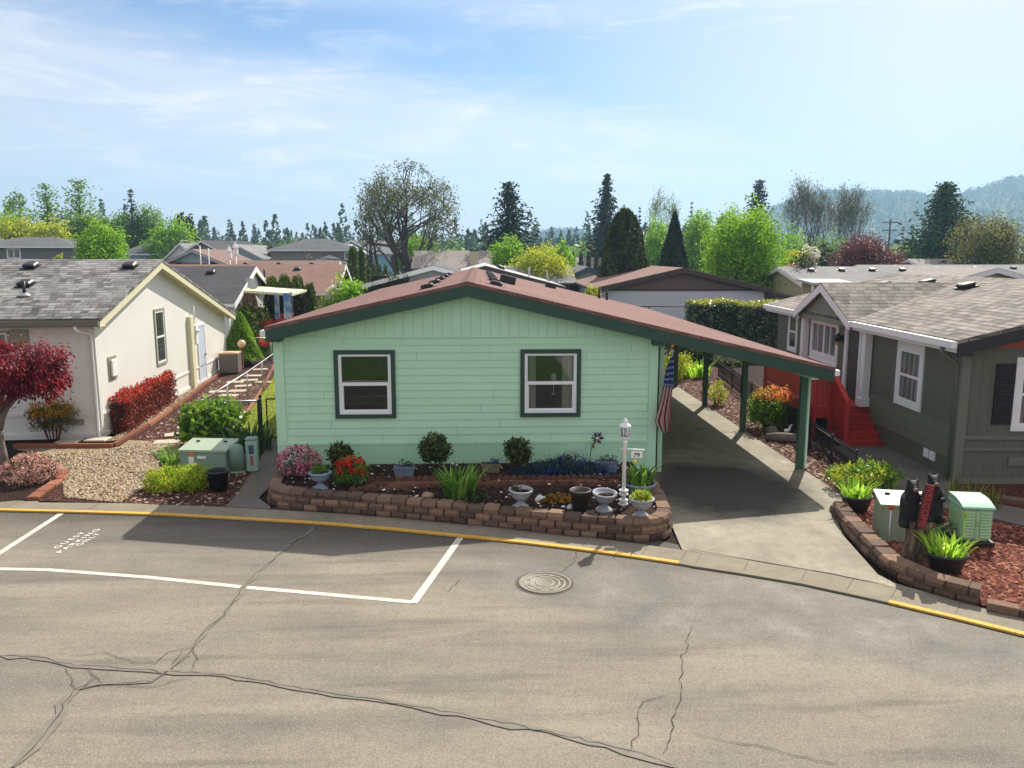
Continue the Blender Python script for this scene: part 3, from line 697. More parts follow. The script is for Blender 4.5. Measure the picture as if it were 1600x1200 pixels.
# front siding: 14 lapped boards with real window openings
WINS = [(-3.13, -1.83, 1.31, 2.79), (.855, 2.165, 1.31, 2.79)]
tw = .09
M['screened'] = m_glass('screened_glass', refl=.0)
def holes(z0, z1, pad=.0):
    xs = [XL + .19, XR - .17]; hs = [(w_[0] + tw, w_[1] - tw) for w_ in WINS if z0 < w_[3] - tw and z1 > w_[2] + tw]
    out = []; x = xs[0]
    for h0, h1 in hs: out.append((x, h0)); x = h1
    out.append((x, xs[1])); return out
m = MB(); zs = [.77 + .163 * i for i in range(15)]
for i in range(14):
    parts = sorted({zs[i], zs[i + 1]} | {v for w_ in WINS for v in (w_[2] + tw, w_[3] - tw) if zs[i] < v < zs[i + 1]})
    for z0, z1 in zip(parts[:-1], parts[1:]):
        k0 = (z0 - zs[i]) / .163; k1 = (z1 - zs[i]) / .163
        for x0, x1 in holes(z0, z1):
            y0 = FY - .016 * (1 - k0) - .004; y1 = FY - .016 * (1 - k1) - .004
            m.add([(x0, y0, z0), (x1, y0, z0), (x1, y1, z1), (x0, y1, z1), (x0, FY + .03, z0), (x1, FY + .03, z0), (x1, FY + .03, z1), (x0, FY + .03, z1)],
                  [[0, 1, 2, 3], [4, 5, 1, 0], [0, 3, 7, 4], [1, 5, 6, 2], [3, 2, 6, 7]])
m.build('lap_siding', M['mintlap'], H)
m = MB()      # plain walls at the sides and back
m.box(XL, XL + .08, FY + .02, 36, -.1, 3.15); m.box(XR - .08, XR, FY + .02, 36, -.1, 3.15); m.box(XL, XR, 35.92, 36, -.1, 3.15)
m.build('wall', M['mintv'], H)
m = MB()      # grooved gable board
m.add([(XL, FY - .012, 3.055), (XR, FY - .012, 3.055), (XR, FY - .012, roofz(XR) - th - .1), (RX, FY - .012, RZT - th - .1), (XL, FY - .012, roofz(XL) - th - .1)], [[0, 1, 2, 3, 4]])
m.build('gable_board', M['mintv'], H)
m = MB(); m.box(XL, XR, FY - .04, FY, .055, .735); m.build('skirting', M['mintskirt'], H)
m = MB()
m.box(XL - .015, XL + .19, FY - .045, FY + .02, .77, 3.05); m.box(XR - .17, XR + .012, FY - .045, FY + .02, .77, 3.05)
m.box(XL - .015, XR + .012, FY - .055, FY, .728, .768); m.box(XL - .02, XR + .014, FY - .07, FY - .02, .0, .16)
m.box(XL + .19, XR - .17, FY - .036, FY - .003, 3.05, 3.075)
m.box(XL - .016, XL + .16, FY - .046, FY - .01, .16, .728); m.box(XR - .17, XR + .013, FY - .046, FY - .01, .16, .728)
m.build('corner_trim', M['mint'], H)
m = MB()
for x in (1.92,):
    for k in range(7): m.box(x, x + .33, FY - .048 - .004 * (k % 2), FY - .03, .58 + k * .018, .594 + k * .018)
    m.box(x - .02, x + .35, FY - .046, FY - .03, .56, .72)
m.build('skirting_vent', M['mintlt'], H)
m = MB(); m.box(XL + .1, XR - .1, FY + 4, FY + 4.05, 0, 3); m.box(XL + .1, XR - .1, FY + .05, FY + 4, .7, .75); m.box(XL + .1, XR - .1, FY + .05, FY + 4, 3.0, 3.05); m.build('interior', M['room'], H)
for i, (x0, x1, z0, z1) in enumerate(WINS):
    m = MB(); yo = FY - .062
    m.box(x0, x1, yo, FY - .0, z0, z0 + tw); m.box(x0, x1, yo, FY, z1 - tw, z1); m.box(x0, x0 + tw, yo, FY, z0 + tw, z1 - tw); m.box(x1 - tw, x1, yo, FY, z0 + tw, z1 - tw)
    wn = m.build('window', M['dkgreen'], H)
    a0, a1, b0, b1 = x0 + tw, x1 - tw, z0 + tw, z1 - tw; zm = b0 + (b1 - b0) * .505; m = MB(); yf = FY - .045; k = .065
    m.box(a0, a1, yf, FY + .04, b0, b0 + k); m.box(a0, a1, yf, FY + .04, b1 - k * .7, b1); m.box(a0, a0 + k, yf, FY + .04, b0 + k, b1 - k * .7); m.box(a1 - k, a1, yf, FY + .04, b0 + k, b1 - k * .7)
    m.box(a0 + k, a1 - k, yf + .008, FY + .035, zm - .035, zm + .035)
    j = .03; c0, c1 = a0 + k, a1 - k
    m.box(c0, c0 + j, yf + .025, FY + .03, b0 + k, zm - .035); m.box(c1 - j, c1, yf + .025, FY + .03, b0 + k, zm - .035); m.box(c0 + j, c1 - j, yf + .025, FY + .03, b0 + k, b0 + k + j)
    m.build('window_frame', M['vinyl'], wn)
    m = MB(); m.quad((c0, FY - .005, zm + .035), (c1, FY - .005, zm + .035), (c1, FY - .005, b1 - k * .7), (c0, FY - .005, b1 - k * .7)); m.build('window_pane', M['glass'], wn)
    m = MB(); m.quad((c0 + j, FY + .012, b0 + k + j), (c1 - j, FY + .012, b0 + k + j), (c1 - j, FY + .012, zm - .035), (c0 + j, FY + .012, zm - .035)); m.build('window_pane', M['screened'], wn)
    if i == 1:
        for s0, s1 in ((c0 + .0, c0 + .19), (c1 - .24, c1 - .02)):
            m = MB(); n = 14
            pts = [(s0 + (s1 - s0) * t / n, FY + .10 + .022 * math.sin(t * 2.4)) for t in range(n + 1)]
            for (xa, ya), (xb, yb) in zip(pts[:-1], pts[1:]): m.quad((xa, ya, b0), (xb, yb, b0), (xb, yb, b1), (xa, ya, b1))
            m.build('curtain', M['curtain'], wn)
    else:
        m = MB(); m.box(c0, c1, FY + .55, FY + .58, b0 + .27, b0 + .29); m.tube([(c0 + .05, FY + .5, b0 + .12), (c0 + .3, FY + .5, b0 + .13), (c0 + .42, FY + .5, b0 + .16)], .014, 6); m.build('chair_back', m_plain('dark_wood', (.18, .12, .08), .5, .2), wn)
tl = MB(); tl.lathe([(.05, 0), (.05, .02), (.012, .03), (.012, .28), (.05, .30), (.075, .34), (.055, .46), (.02, .48)], 16, (1.62, FY + .45, 1.72)); tag(tl.build('table_lamp', M['white']), 'small white table lamp glimpsed behind the right window of the mint house', 'lamp')
# roof vents
def vent_mb():
    m = MB(); m.box(-.20, .20, -.20, .20, 0, .012); m.bbox(-.15, .15, -.16, .16, .012, .10, .035); m.box(-.14, .14, -.165, -.15, .02, .07); return m
def place_on_slope(o, x, y, dz=0.): 
    s = SL if x < RX else -SR_
    o.location = (x, y, roofz(x) + dz); o.rotation_euler = (0, -math.atan(s), 0)
v0 = vent_mb().build('roof_vent', M['black'], roof); first = True
for sx_, n in ((-.95, 5), (.62, 5)):
    for i in range(n):
        o = v0 if first else v0.copy()
        if not first: COL.objects.link(o); o.parent = roof
        first = False; place_on_slope(o, RX + sx_, 18.6 + i * 3.0)
m = MB(); m.bbox(-.22, .22, -.2, .2, -.05, .22, .02); o = m.build('roof_cap', M['dkplastic'], roof); place_on_slope(o, .75, 22.6)
m = MB(); m.bbox(-.2, .2, -.2, .2, -.05, .2, .02); o = m.build('roof_cap', M['dkplastic'], roof); place_on_slope(o, 2.7, 31)
for x, y in ((4.9, 33), (5.3, 33.5)):
    m = MB(); m.tube([(0, 0, -.05), (0, 0, .42)], .05, 8); o = m.build('vent_pipe', M['dkplastic'], roof); o.location = (x, y, roofz(x))
# carport posts, beam, downspout
bz = lambda x: roofz(x) - th - .1
for y in (17.33, 21.29, 25.05, 28.95, 32.8):
    m = MB(); m.bbox(7.12, 7.26, y - .07, y + .07, .0, bz(7.19) - .17, .008); m.build('post', M['postgreen'], H)
m = MB(); m.box(7.11, 7.27, YF + .06, 36, bz(7.27) - .17, bz(7.27)); m.build('beam', M['mintlt'], H)
m = MB(); m.tube([(7.5, 16.9, roofz(7.5) - .18), (7.5, 17.1, roofz(7.5) - .26), (7.32, 17.33, roofz(7.5) - .36), (7.31, 17.33, .05), (7.36, 17.3, .02)], .04, 8); m.build('downspout', M['mintlt'], H)
m = MB(); zb = roofz(XRR) - th; m.box(XRR + .0, XRR + .11, YF + .03, YB, zb - .11, zb + .01); m.build('gutter', M['vinyl'], H)
m = MB(); m.bbox(3.90, 4.02, 17.2, 17.34, .0, bz(3.96), .01); m.build('post', m_plain('pale_mint', (.42, .66, .44), .5, .06), H)
m = MB(); m.tube([(3.865, 17.12, 3.0), (3.865, 17.12, .1)], .03, 8); m.build('downspout', M['postgreen'], H)

# flag on a wall bracket at the house corner
FL = thing('flag', 'striped red, white and blue flag hanging from a pole at the mint house corner', 'flag', (4.03, 17.2, 1.9))
m = MB(); p0 = Vector((0, 0, 0)); p1 = Vector(at(1051.5, 549, 16.75)) - Vector((4.03, 17.2, 1.9)); m.tube([p0, p1], .013, 8); m.lathe([(.0, -.03), (.03, -.01), (.03, .02), (0.001, .04)], 10, tuple(p1)); m.build('flag_pole', M['alu'], FL)
m = MB(); m.box(-.03, .03, -.03, .03, -.07, .07); m.build('bracket', M['alu'], FL)
n = N('flag_cloth'); uv = n.co('UV'); sp = n.add('ShaderNodeSeparateXYZ'); n.link(uv, sp.inputs[0]); U, V_ = sp.outputs[0], sp.outputs[1]
stripe = n.math('GREATER_THAN', n.math('FRACT', n.math('MULTIPLY', U, 6.5)), .5)
col = n.mix(stripe, (.36, .012, .025), (.62, .60, .58))
sfu = n.math('SUBTRACT', n.math('FRACT', n.math('MULTIPLY', U, 9)), .5); sfv = n.math('SUBTRACT', n.math('FRACT', n.math('MULTIPLY', V_, 14)), .5)
star = n.math('LESS_THAN', n.math('ADD', n.math('MULTIPLY', sfu, sfu), n.math('MULTIPLY', sfv, sfv)), .055)
col = n.mix(n.math('LESS_THAN', V_, .42), col, n.mix(star, (.03, .07, .26), (.7, .7, .68)))
p_ = n.pbsdf(col, .8, 0, .15)
tr = n.add('ShaderNodeBsdfTranslucent'); n.link(col, tr.inputs[0]); mx = n.add('ShaderNodeMixShader'); mx.inputs[0].default_value = .5; n.link(p_.outputs[0], mx.inputs[1]); n.link(tr.outputs[0], mx.inputs[2]); n.link(mx.outputs[0], n.out.inputs[0])
base = Vector((4.03, 17.2, 1.9)); NU, NV = 28, 34; V = []; UVs = []
Lp = [(1051, 551), (1040, 580), (1037, 602), (1033, 625), (1024, 660), (1034, 676)]; Rp = [(1052.5, 550), (1053, 575), (1052.5, 602), (1051, 620), (1050, 645), (1047, 674)]
def lerp_path(P, t):
    t *= len(P) - 1; i = min(int(t), len(P) - 2); f = t - i; return (P[i][0] + (P[i + 1][0] - P[i][0]) * f, P[i][1] + (P[i + 1][1] - P[i][1]) * f)
for j in range(NV + 1):
    t = j / NV; l = Vector(at(*lerp_path(Lp, t), 16.8)); r_ = Vector(at(*lerp_path(Rp, t), 16.8))
    for i in range(NU + 1):
        u = i / NU; p = l.lerp(r_, u); wv = .075 * (.25 + .75 * t) * math.sin(u * 13 + t * 1.5) + .03 * math.sin(u * 5 + t * 4)
        p.y += wv + .35 * (1 - t) * 0; p.z += .012 * math.sin(u * 17) * (t > .9); V.append(p - base); UVs.append((u * (1 - .25 * t) + .25 * t, t))
F = [(j * (NU + 1) + i, j * (NU + 1) + i + 1, (j + 1) * (NU + 1) + i + 1, (j + 1) * (NU + 1) + i) for j in range(NV) for i in range(NU)]
fo = npmesh('flag_cloth', V, F, n.m, None, FL, True); ul = fo.data.uv_layers.new(name='uv')
ul.data.foreach_set('uv', np.array([UVs[i] for f in F for i in f], np.float32).ravel())
# ------------------------------------------------------------------ neighbours left and right
def T(x, y, z): return Matrix.Translation((x, y, z))
def RZm(a): return Matrix.Rotation(R(a), 4, 'Z')
def window(root, Mx, w, h, trim, frame, pane, tr=.09, style='hung', sill=0., head=0., name='window', mullions=0, glass2=None):
    """trim ring proud of the wall (local: x right, y into the wall, z up), sash frame and panes as sub-parts"""
    m = MB(); m.M = Mx; d = -.035
    m.box(0, w, d, 0, -sill, tr); m.box(0, w, d, 0, h - tr - head, h); m.box(0, tr, d, 0, tr, h - tr - head); m.box(w - tr, w, d, 0, tr, h - tr - head)
    if sill: m.box(-.03, w + .03, d - .03, d, -sill, -sill + .05)
    wn = m.build(name, trim, root)
    m = MB(); m.M = Mx; a0, a1, b0, b1 = tr, w - tr, tr, h - tr - head; k = .05; d = -.026
    m.box(a0, a1, d, .0, b0, b0 + k); m.box(a0, a1, d, .0, b1 - k, b1); m.box(a0, a0 + k, d, 0, b0 + k, b1 - k); m.box(a1 - k, a1, d, 0, b0 + k, b1 - k)
    if style == 'hung': zm = (b0 + b1) / 2; m.box(a0 + k, a1 - k, d + .004, 0, zm - .03, zm + .03)
    for i in range(mullions): x = a0 + (a1 - a0) * (i + 1) / (mullions + 1); ww = .05 if (mullions < 2 or i == 1) else .022; m.box(x - ww, x + ww, d + .004, 0, b0 + k, b1 - k)
    m.build('window_frame', frame, wn)
    m = MB(); m.M = Mx; m.quad((a0 + k, -.008, b0 + k), (a1 - k, -.008, b0 + k), (a1 - k, -.008, b1 - k), (a0 + k, -.008, b1 - k)); m.build('window_pane', pane, wn)
    return wn
M['pane'] = m_pane('dark_pane', (.05, .056, .06)); M['panelt'] = m_pane('curtained_pane', (.17, .17, .165))
def rake(m, pa, pb, depth, thick, out):      # board hung below the roof edge from pa to pb
    a, b, o = Vector(pa), Vector(pb), Vector(out) * thick; dz = Vector((0, 0, -depth))
    m.add([a + dz, b + dz, b, a, a + dz + o, b + dz + o, b + o, a + o], [[0, 1, 2, 3], [7, 6, 5, 4], [4, 5, 1, 0], [3, 2, 6, 7], [0, 3, 7, 4], [1, 5, 6, 2]])
def soffit_wall(m, pts, z0): m.add(pts, [list(range(len(pts)))])

# ---- white house on the left
ang = math.atan2(31.53 - 21.18, -10.71 + 10.06)
WH = thing('white_house', 'white single storey house with cream eaves and grey shingle roof beside the red hedge', 'house', (-10.06, 21.18, 0), ang)
M['whitewall'] = m_siding('white_siding', (.72, .70, .66), .2, False, .04, .86, .05)
M['cream'] = m_plain('cream_trim', (.66, .62, .42), .5, .05); M['khaki'] = m_plain('khaki_trim', (.30, .29, .21), .55, .08)
M['gutterbrown'] = m_plain('olive_gutter', (.15, .14, .10), .5, .1)
UF, ZF, UR, ZR, UB, ZB, OV = -.45, 3.2, 4.75, 4.67, 14.0, 2.3, -.36
def zroofW(u): return ZF + (u - UF) * (ZR - ZF) / (UR - UF) if u < UR else ZR - (u - UR) * (ZR - ZB) / (UB - UR)
m = MB(); D = 13
g_ = [(0, 0, 0), (13.4, 0, 0), (13.4, 0, zroofW(13.4) - .1), (UR, 0, ZR - .1), (0, 0, zroofW(0) - .1)]
m.add(g_, [[0, 1, 2, 3, 4]]); m.add([(0, D, 0), (0, 0, 0), (0, 0, zroofW(0) - .1), (0, D, zroofW(0) - .1)], [[0, 1, 2, 3]])
m.add([(13.4, 0, 0), (13.4, D, 0), (13.4, D, zroofW(13.4) - .1), (13.4, 0, zroofW(13.4) - .1)], [[0, 1, 2, 3]]); m.build('wall', M['whitewall'], WH)
m = MB(); m.slab([(UF, OV, ZF), (UF, D, ZF), (UR, D, ZR), (UR, OV, ZR)][::-1], .08); m.slab([(UR, OV, ZR), (UR, D, ZR), (UB, D, ZB), (UB, OV, ZB)][::-1], .08); wr = m.build('roof', M['greyshingle'], WH)
m = MB(); rake(m, (UF + .03, OV + .02, ZF - .08), (UR, OV + .02, ZR - .08), .2, .05, (0, 1, 0)); rake(m, (UR, OV + .02, ZR - .08), (UB - .02, OV + .02, ZB - .08), .2, .05, (0, 1, 0)); m.build('barge_board', M['cream'], WH)
m = MB(); m.quad((UF, OV + .06, ZF - .2), (UR, OV + .06, ZR - .2), (UR, 0, ZR - .2), (UF, 0, ZF - .2)); m.quad((UR, OV + .06, ZR - .2), (UB, OV + .06, ZB - .2), (UB, 0, ZB - .2), (UR, 0, ZR - .2)); m.quad((UF, OV, ZF - .21), (UF, D, ZF - .21), (0, D, ZF - .21), (0, OV, ZF - .21)); m.build('soffit', M['cream'], WH)
m = MB(); m.box(UF - .1, UF + .01, OV + .02, D, ZF - .19, ZF - .05); m.build('gutter', M['gutterbrown'], WH)
m = MB(); m.tube([(UF - .05, .25, ZF - .18), (UF - .05, .22, ZF - .3), (-.06, .06, ZF - .45), (-.06, .05, .12), (-.12, .0, .05)], .045, 8); m.build('downspout', M['white'], WH)
m = MB(); m.box(-.03, -.001, .06, D, .62, .70); m.box(-.05, -.001, .06, D, 0, .14); m.box(.12, 13.3, -.03, -.001, .60, .66); m.box(.12, 13.3, -.04, -.001, 0, .12); m.box(-.035, -.001, .0, .14, .14, 2.9); m.box(-.035, .12, -.03, -.001, .12, 2.9); m.build('belt_trim', M['whitewall'], WH)
window(WH, T(4.62, 0, 1.28), .98, 1.82, M['khaki'], M['white'], M['pane'], .08)
m = MB(); m.box(.74, 1.29, -.03, 0, 1.42, 2.06); eb = m.build('electric_panel', M['khaki'], WH); m = MB(); m.bbox(.83, 1.2, -.09, -.03, 1.5, 1.98, .02); m.build('panel_door', M['white'], eb)
m = MB(); m.bbox(8.05, 8.42, -.14, 0, 0, 2.62, .02); m.build('conduit_cover', M['cream'], WH)
m = MB(); m.bbox(8.48, 8.78, -.18, 0, 1.55, 2.3, .03); m.tube([(8.63, -.1, 2.3), (8.63, -.1, 3.0)], .03, 6); m.lathe([(.09, -.0), (.09, .06), (.0, .07)], 12, (8.63, -.19, 2.02)); m.build('electric_meter', M['white'], WH)
m = MB(); m.box(9.3, 10.12, -.03, 0, .05, 2.15); dr = m.build('door', m_plain('pale_blue_door', (.5, .56, .66), .5, .05), WH)
m = MB(); m.box(9.22, 9.3, -.045, 0, .05, 2.23); m.box(10.12, 10.2, -.045, 0, .05, 2.23); m.box(9.3, 10.12, -.045, 0, 2.15, 2.23); m.build('door_frame', M['white'], dr)
m = MB(); m.lathe([(.0, 0), (.04, .01), (.035, .05), (0, .06)], 10, (10.0, -.07, 1.0)); m.build('handle', M['black'], dr)
window(WH, T(0, 3.3, 1.62) @ RZm(-90), 1.22, 1.25, M['khaki'], M['white'], M['panelt'], .05, 'fixed', mullions=1)
m = MB()
for k in range(12): m.box(-.04 - .006 * (k % 2), -.001, 1.62, 2.04, 1.6 + k * .106, 1.69 + k * .106)
m.box(-.03, -.001, 1.6, 2.06, 1.58, 2.9); m.build('shutter', M['khaki'], WH)
m = MB()
for y0 in (.42, .60):
    m.box(-.036, -.001, y0, y0 + .16, .36, .52)
m.build('skirting_vent', M['alu'], WH)
WV = MB(); WV.box(-.24, .24, -.2, .2, -.02, .02); WV.bbox(-.2, .2, -.18, .18, .02, .13, .04); wv0 = None
sw = math.atan((ZR - ZF) / (UR - UF))
for u, y in ((3.9, .35), (3.9, 3.2), (2.2, 2.6), (7.2, 3)):
    if wv0 is None: wv0 = o = WV.build('roof_vent', M['black'], wr)
    else: o = wv0.copy(); COL.objects.link(o)
    o.parent = wr; o.location = (u, y, zroofW(u) + .01); o.rotation_euler = (0, -sw if u < UR else sw * .85, 0)
m = MB(); m.tube([(1.35, 2.25, zroofW(1.35) - .05), (1.35, 2.25, zroofW(1.35) + .38)], .045, 8); m.build('vent_pipe', M['black'], wr)
m = MB(); m.lathe([(.2, 0), (.12, .06), (.05, .1)], 14, (1.35, 2.25, zroofW(1.35) - .02)); m.build('pipe_flashing', M['alu'], wr)

# ---- green house on the right
angG = R(87.14)
GH = thing('green_house', 'dark olive green house with white window trim, dormer and red timber porch', 'house', (9.96, 15.99, 0), angG)
M['olive'] = m_siding('olive_siding', (.118, .122, .088), .2, False, .05, .7, .08); M['olivelap'] = m_siding('olive_lap', (.165, .18, .13), .17, True, .07, .75, .06)
M['olivetrim'] = m_plain('olive_trim', (.145, .155, .115), .55, .08)
M['deckred'] = m_plain('red_deck_paint', (.42, .03, .022), .5, .15, 5); M['rust'] = m_siding('rust_panel', (.36, .075, .04), .2, False, .05, .7, .08)
LG = 12.0; EZ, RZG, EV, RV = 3.10, 4.17, .36, -4.1      # v<0 is to the right (interior)
sg = (RZG - EZ) / (EV - RV)
def zg(v): return EZ + (EV - v) * sg
m = MB()
m.add([(LG, 0, 0), (0, 0, 0), (0, 0, 2.95), (LG, 0, 2.95)], [[0, 1, 2, 3]]); m.add([(0, 0, 0), (0, -8.2, 0), (0, -8.2, 2.9), (0, 0, 2.9)], [[0, 1, 2, 3]])
m.add([(LG, -8.2, 0), (LG, 0, 0), (LG, 0, 3.0), (LG, RV, RZG - .1), (LG, -8.2, 3.0)], [[0, 1, 2, 3, 4]]); m.build('wall', M['olive'], GH)
m = MB(); m.add([(-.004, 0, 2.9), (-.004, -8.2, 2.9), (-.004, RV, RZG - .1)], [[0, 1, 2]]); m.build('gable_board', M['rust'], GH)
m = MB(); m.slab([(-.36, EV, EZ), (LG + .36, EV, EZ), (LG + .36, RV, RZG), (-.36, RV, RZG)][::-1], .08); m.slab([(-.36, RV, RZG), (LG + .36, RV, RZG), (LG + .36, -8.56, EZ), (-.36, -8.56, EZ)][::-1], .08)
gr = m.build('roof', M['tanshingle'], GH)
m = MB(); rake(m, (-.37, EV, EZ - .08), (-.37, RV, RZG - .08), .24, .05, (1, 0, 0)); rake(m, (-.37, RV, RZG - .08), (-.37, -8.56, EZ - .08), .24, .05, (1, 0, 0)); m.box(-.36, -.02, .02, EV - .02, EZ - .33, EZ - .09); m.build('barge_board', m_plain('charcoal_trim', (.02, .02, .022), .5, .1), GH)
m = MB(); m.quad((-.34, EV - .02, EZ - .2), (LG, EV - .02, EZ - .2), (LG, 0, EZ - .2), (-.34, 0, EZ - .2)); m.build('soffit', M['white'], GH)
m = MB()
for u0, u1 in ((-.36, 4.78), (8.9, LG + .36)): m = MB(); m.box(u0, u1, EV + .0, EV + .11, EZ - .17, EZ - .03); m.box(u0, u1, EV - .03, EV + .001, EZ - .26, EZ - .085); m.build('gutter', M['white'], GH)
m = MB(); m.tube([(.12, EV + .05, EZ - .15), (.12, EV + .04, EZ - .3), (.1, .06, EZ - .55), (.1, .06, .1)], .045, 8); m.build('downspout', M['olivetrim'], GH)
# dormer over the porch
DU0, DU1, DUA, DZ = 4.78, 8.9, 6.84, 4.02
m = MB(); vd = EV - (DZ - EZ) / sg
m.slab([(DU0 - .05, EV + .14, EZ + .0), (DUA, EV + .14, DZ), (DUA, vd, DZ), (DU0 - .05, EV - .05, EZ)], .06); m.slab([(DUA, EV + .14, DZ), (DU1 + .05, EV + .14, EZ), (DU1 + .05, EV - .05, EZ), (DUA, vd, DZ)], .06); m.build('dormer_roof', M['tanshingle'], gr)
m = MB(); rake(m, (DU0 - .1, EV + .15, EZ - .04), (DUA, EV + .15, DZ - .05), .22, .05, (0, -1, 0)); rake(m, (DUA, EV + .15, DZ - .05), (DU1 + .1, EV + .15, EZ - .04), .22, .05, (0, -1, 0)); m.build('dormer_barge_board', M['white'], GH)
m = MB(); m.add([(DU1, .36, 2.88), (DU0, .36, 2.88), (DU0, .36, EZ - .06), (DUA, .36, DZ - .08), (DU1, .36, EZ - .06)], [[0, 1, 2, 3, 4]]); m.build('dormer_gable', M['olivelap'], GH)
m = MB(); m.quad((DU0, .36, 2.88), (DU1, .36, 2.88), (DU1, 0, 2.88), (DU0, 0, 2.88)); m.build('dormer_soffit', M['white'], GH)
for u in (4.36, 8.95):
    m = MB(); m.bbox(u - .11, u + .11, .02, .22, .86, EZ - .26, .01); m.bbox(u - .14, u + .14, .0, .26, .86, 1.1, .012); m.build('porch_post', M['white'], GH)
W180 = RZm(180)
window(GH, T(2.86, 0, 1.24) @ W180, 1.28, 1.54, M['white'], M['vinyl'], M['panelt'], .14, head=.06)
window(GH, T(8.72, 0, 1.7) @ W180, 2.2, 1.2, M['white'], M['vinyl'], M['panelt'], .13, 'fixed', .1, mullions=3)
window(GH, T(10.85, 0, 1.6) @ W180, .92, 1.38, M['white'], M['vinyl'], M['pane'], .11, head=.05)
m = MB(); m.box(4.98, 5.78, -.0, .02, .88, 2.86); gd = m.build('door', m_plain('dark_door', (.045, .05, .04), .5, .1), GH)
m = MB(); m.box(4.84, 4.98, 0, .07, .87, 3.0); m.box(5.78, 5.96, 0, .07, .87, 3.0); m.box(4.98, 5.78, 0, .07, 2.86, 3.0); m.build('door_frame', M['white'], gd)
m = MB(); m.bbox(6.12, 6.26, .0, .05, 2.35, 2.55, .01); m.lathe([(.07, -.2), (.1, -.05), (.05, 0), (0, .05)], 10, (6.19, .16, 2.58)); wl = m.build('wall_lamp', M['black'], GH)
m = MB(); m.lathe([(.04, -.12), (.065, -.06), (.06, .02), (.03, .03)], 10, (6.19, .16, 2.4)); m.build('lamp_shade', m_plain('amber_glass', (.5, .22, .04), .2, .2), wl)
m = MB()
for k, z in enumerate((.55, .78, 1.0, 1.2)):
    if True:
        m.box(.05, 4.2, 0, .03, z - .03, z + .02)
m.box(.05, 4.2, .0, .018, .55, 1.2); m.box(.0, LG, 0, .04, .0, .07); m.box(-.035, -.001, -8.2, 0, .98, 1.06); m.box(-.035, -.001, -8.2, 0, .74, .80); m.box(-.03, -.001, -8.2, 0, 0.0, .14); m.box(-.045, -.001, -.14, .0, .14, 2.75); m.box(-.045, .12, .0, .045, .07, 2.75)
m.build('belt_trim', M['olivetrim'], GH)
m = MB(); m.box(1.05, 1.25, .0, .035, .30, .50); m.box(.78, .98, .0, .035, .30, .50); m.build('skirting_vent', M['white'], GH)
m = MB(); m.box(-.04, -.001, -1.9, -1.1, .42, .6); m.build('skirting_vent', M['olivetrim'], GH)
m = MB()
for k in range(26): m.box(-.045 - .008 * (k % 2), -.0, -1.02, -.72, 1.36 + k * .045, 1.40 + k * .045)
m.box(-.04, -.001, -1.06, -1.02, 1.3, 2.58); m.box(-.04, -.001, -.72, -.68, 1.3, 2.58); m.box(-.04, -.001, -1.02, -.72, 2.53, 2.58); m.box(-.04, -.001, -1.02, -.72, 1.3, 1.35); m.box(-.05, -.001, -1.02, -.72, 1.92, 1.97); m.build('shutter', M['black'], GH)
window(GH, T(0, -1.08, 1.16) @ RZm(-90), 1.3, 1.55, M['white'], M['vinyl'], M['panelt'], .12)
gv = MB(); gv.box(-.24, .24, -.22, .22, -.02, .02); gv.bbox(-.22, .22, -.18, .18, .02, .12, .03); gv0 = None
for u, v in ((9.7, -2.6), (7.9, -3.1), (5.6, -3.0), (2.0, -6)):
    if gv0 is None: gv0 = o = gv.build('roof_vent', M['black'], gr)
    else: o = gv0.copy(); COL.objects.link(o); o.parent = gr
    o.location = (u, v, zg(v) + .02 if v > RV else RZG - (RV - v) * sg); o.rotation_euler = (math.atan(sg) * (-1 if v > RV else 1), 0, 0)
# porch deck: floor, side panel, balustrade, steps
m = MB(); m.box(4.36, 8.75, .0, 1.38, .80, .86); m.box(4.33, 4.36, 0, 1.40, .55, .855); m.box(4.36, 8.75, 1.38, 1.41, .55, .855); m.build('deck_floor', M['deckred'], GH)
m = MB(); n_ = 7
for k in range(n_): u0 = 4.95 + k * (3.8 / n_); m.box(u0, u0 + 3.8 / n_ - .012, 1.34, 1.37, .9, 1.74)
m.box(4.9, 8.8, 1.32, 1.40, 1.74, 1.79); m.bbox(8.72, 8.82, 1.3, 1.4, .0, 1.95, .01); m.build('deck_panel', M['deckred'], GH)
m = MB()
for k in range(6): m.box(4.37, 4.41, .98 + k * .072, 1.02 + k * .072, .88, 1.70)
m.box(4.34, 4.43, .92, 1.42, 1.70, 1.75); m.bbox(4.33, 4.43, 1.34, 1.44, .0, 1.84, .01); m.build('balustrade', M['deckred'], GH)
m = MB(); y_ = .95; m.bbox(4.32, 4.44, y_ - .05, y_ + .06, .0, 1.84, .012); m.bbox(3.28, 3.40, y_ - .05, y_ + .06, .0, 1.18, .012)
for k in range(9):
    u = 3.46 + k * .098; z0 = .1 + (u - 3.3) * .74; m.box(u, u + .078, y_ - .02, y_ + .02, z0, z0 + .92)
m.add([(3.3, y_ - .06, 1.16), (4.4, y_ - .06, 1.80), (4.4, y_ + .07, 1.80), (3.3, y_ + .07, 1.16), (3.3, y_ - .06, 1.20), (4.4, y_ - .06, 1.84), (4.4, y_ + .07, 1.84), (3.3, y_ + .07, 1.20)], [[3, 2, 1, 0], [4, 5, 6, 7], [0, 1, 5, 4], [2, 3, 7, 6], [0, 4, 7, 3], [1, 2, 6, 5]])
m.build('stair_railing', M['deckred'], GH)
m = MB()
for k in range(4):
    z = .172 * (k + 1); u = 3.24 + .275 * k; m.box(u, 4.34, -.0 + .03, .93, z - .172, z - .03); m.box(u - .03, u + .275, .02, .94, z - .03, z)
m.build('steps', M['deckred'], GH)

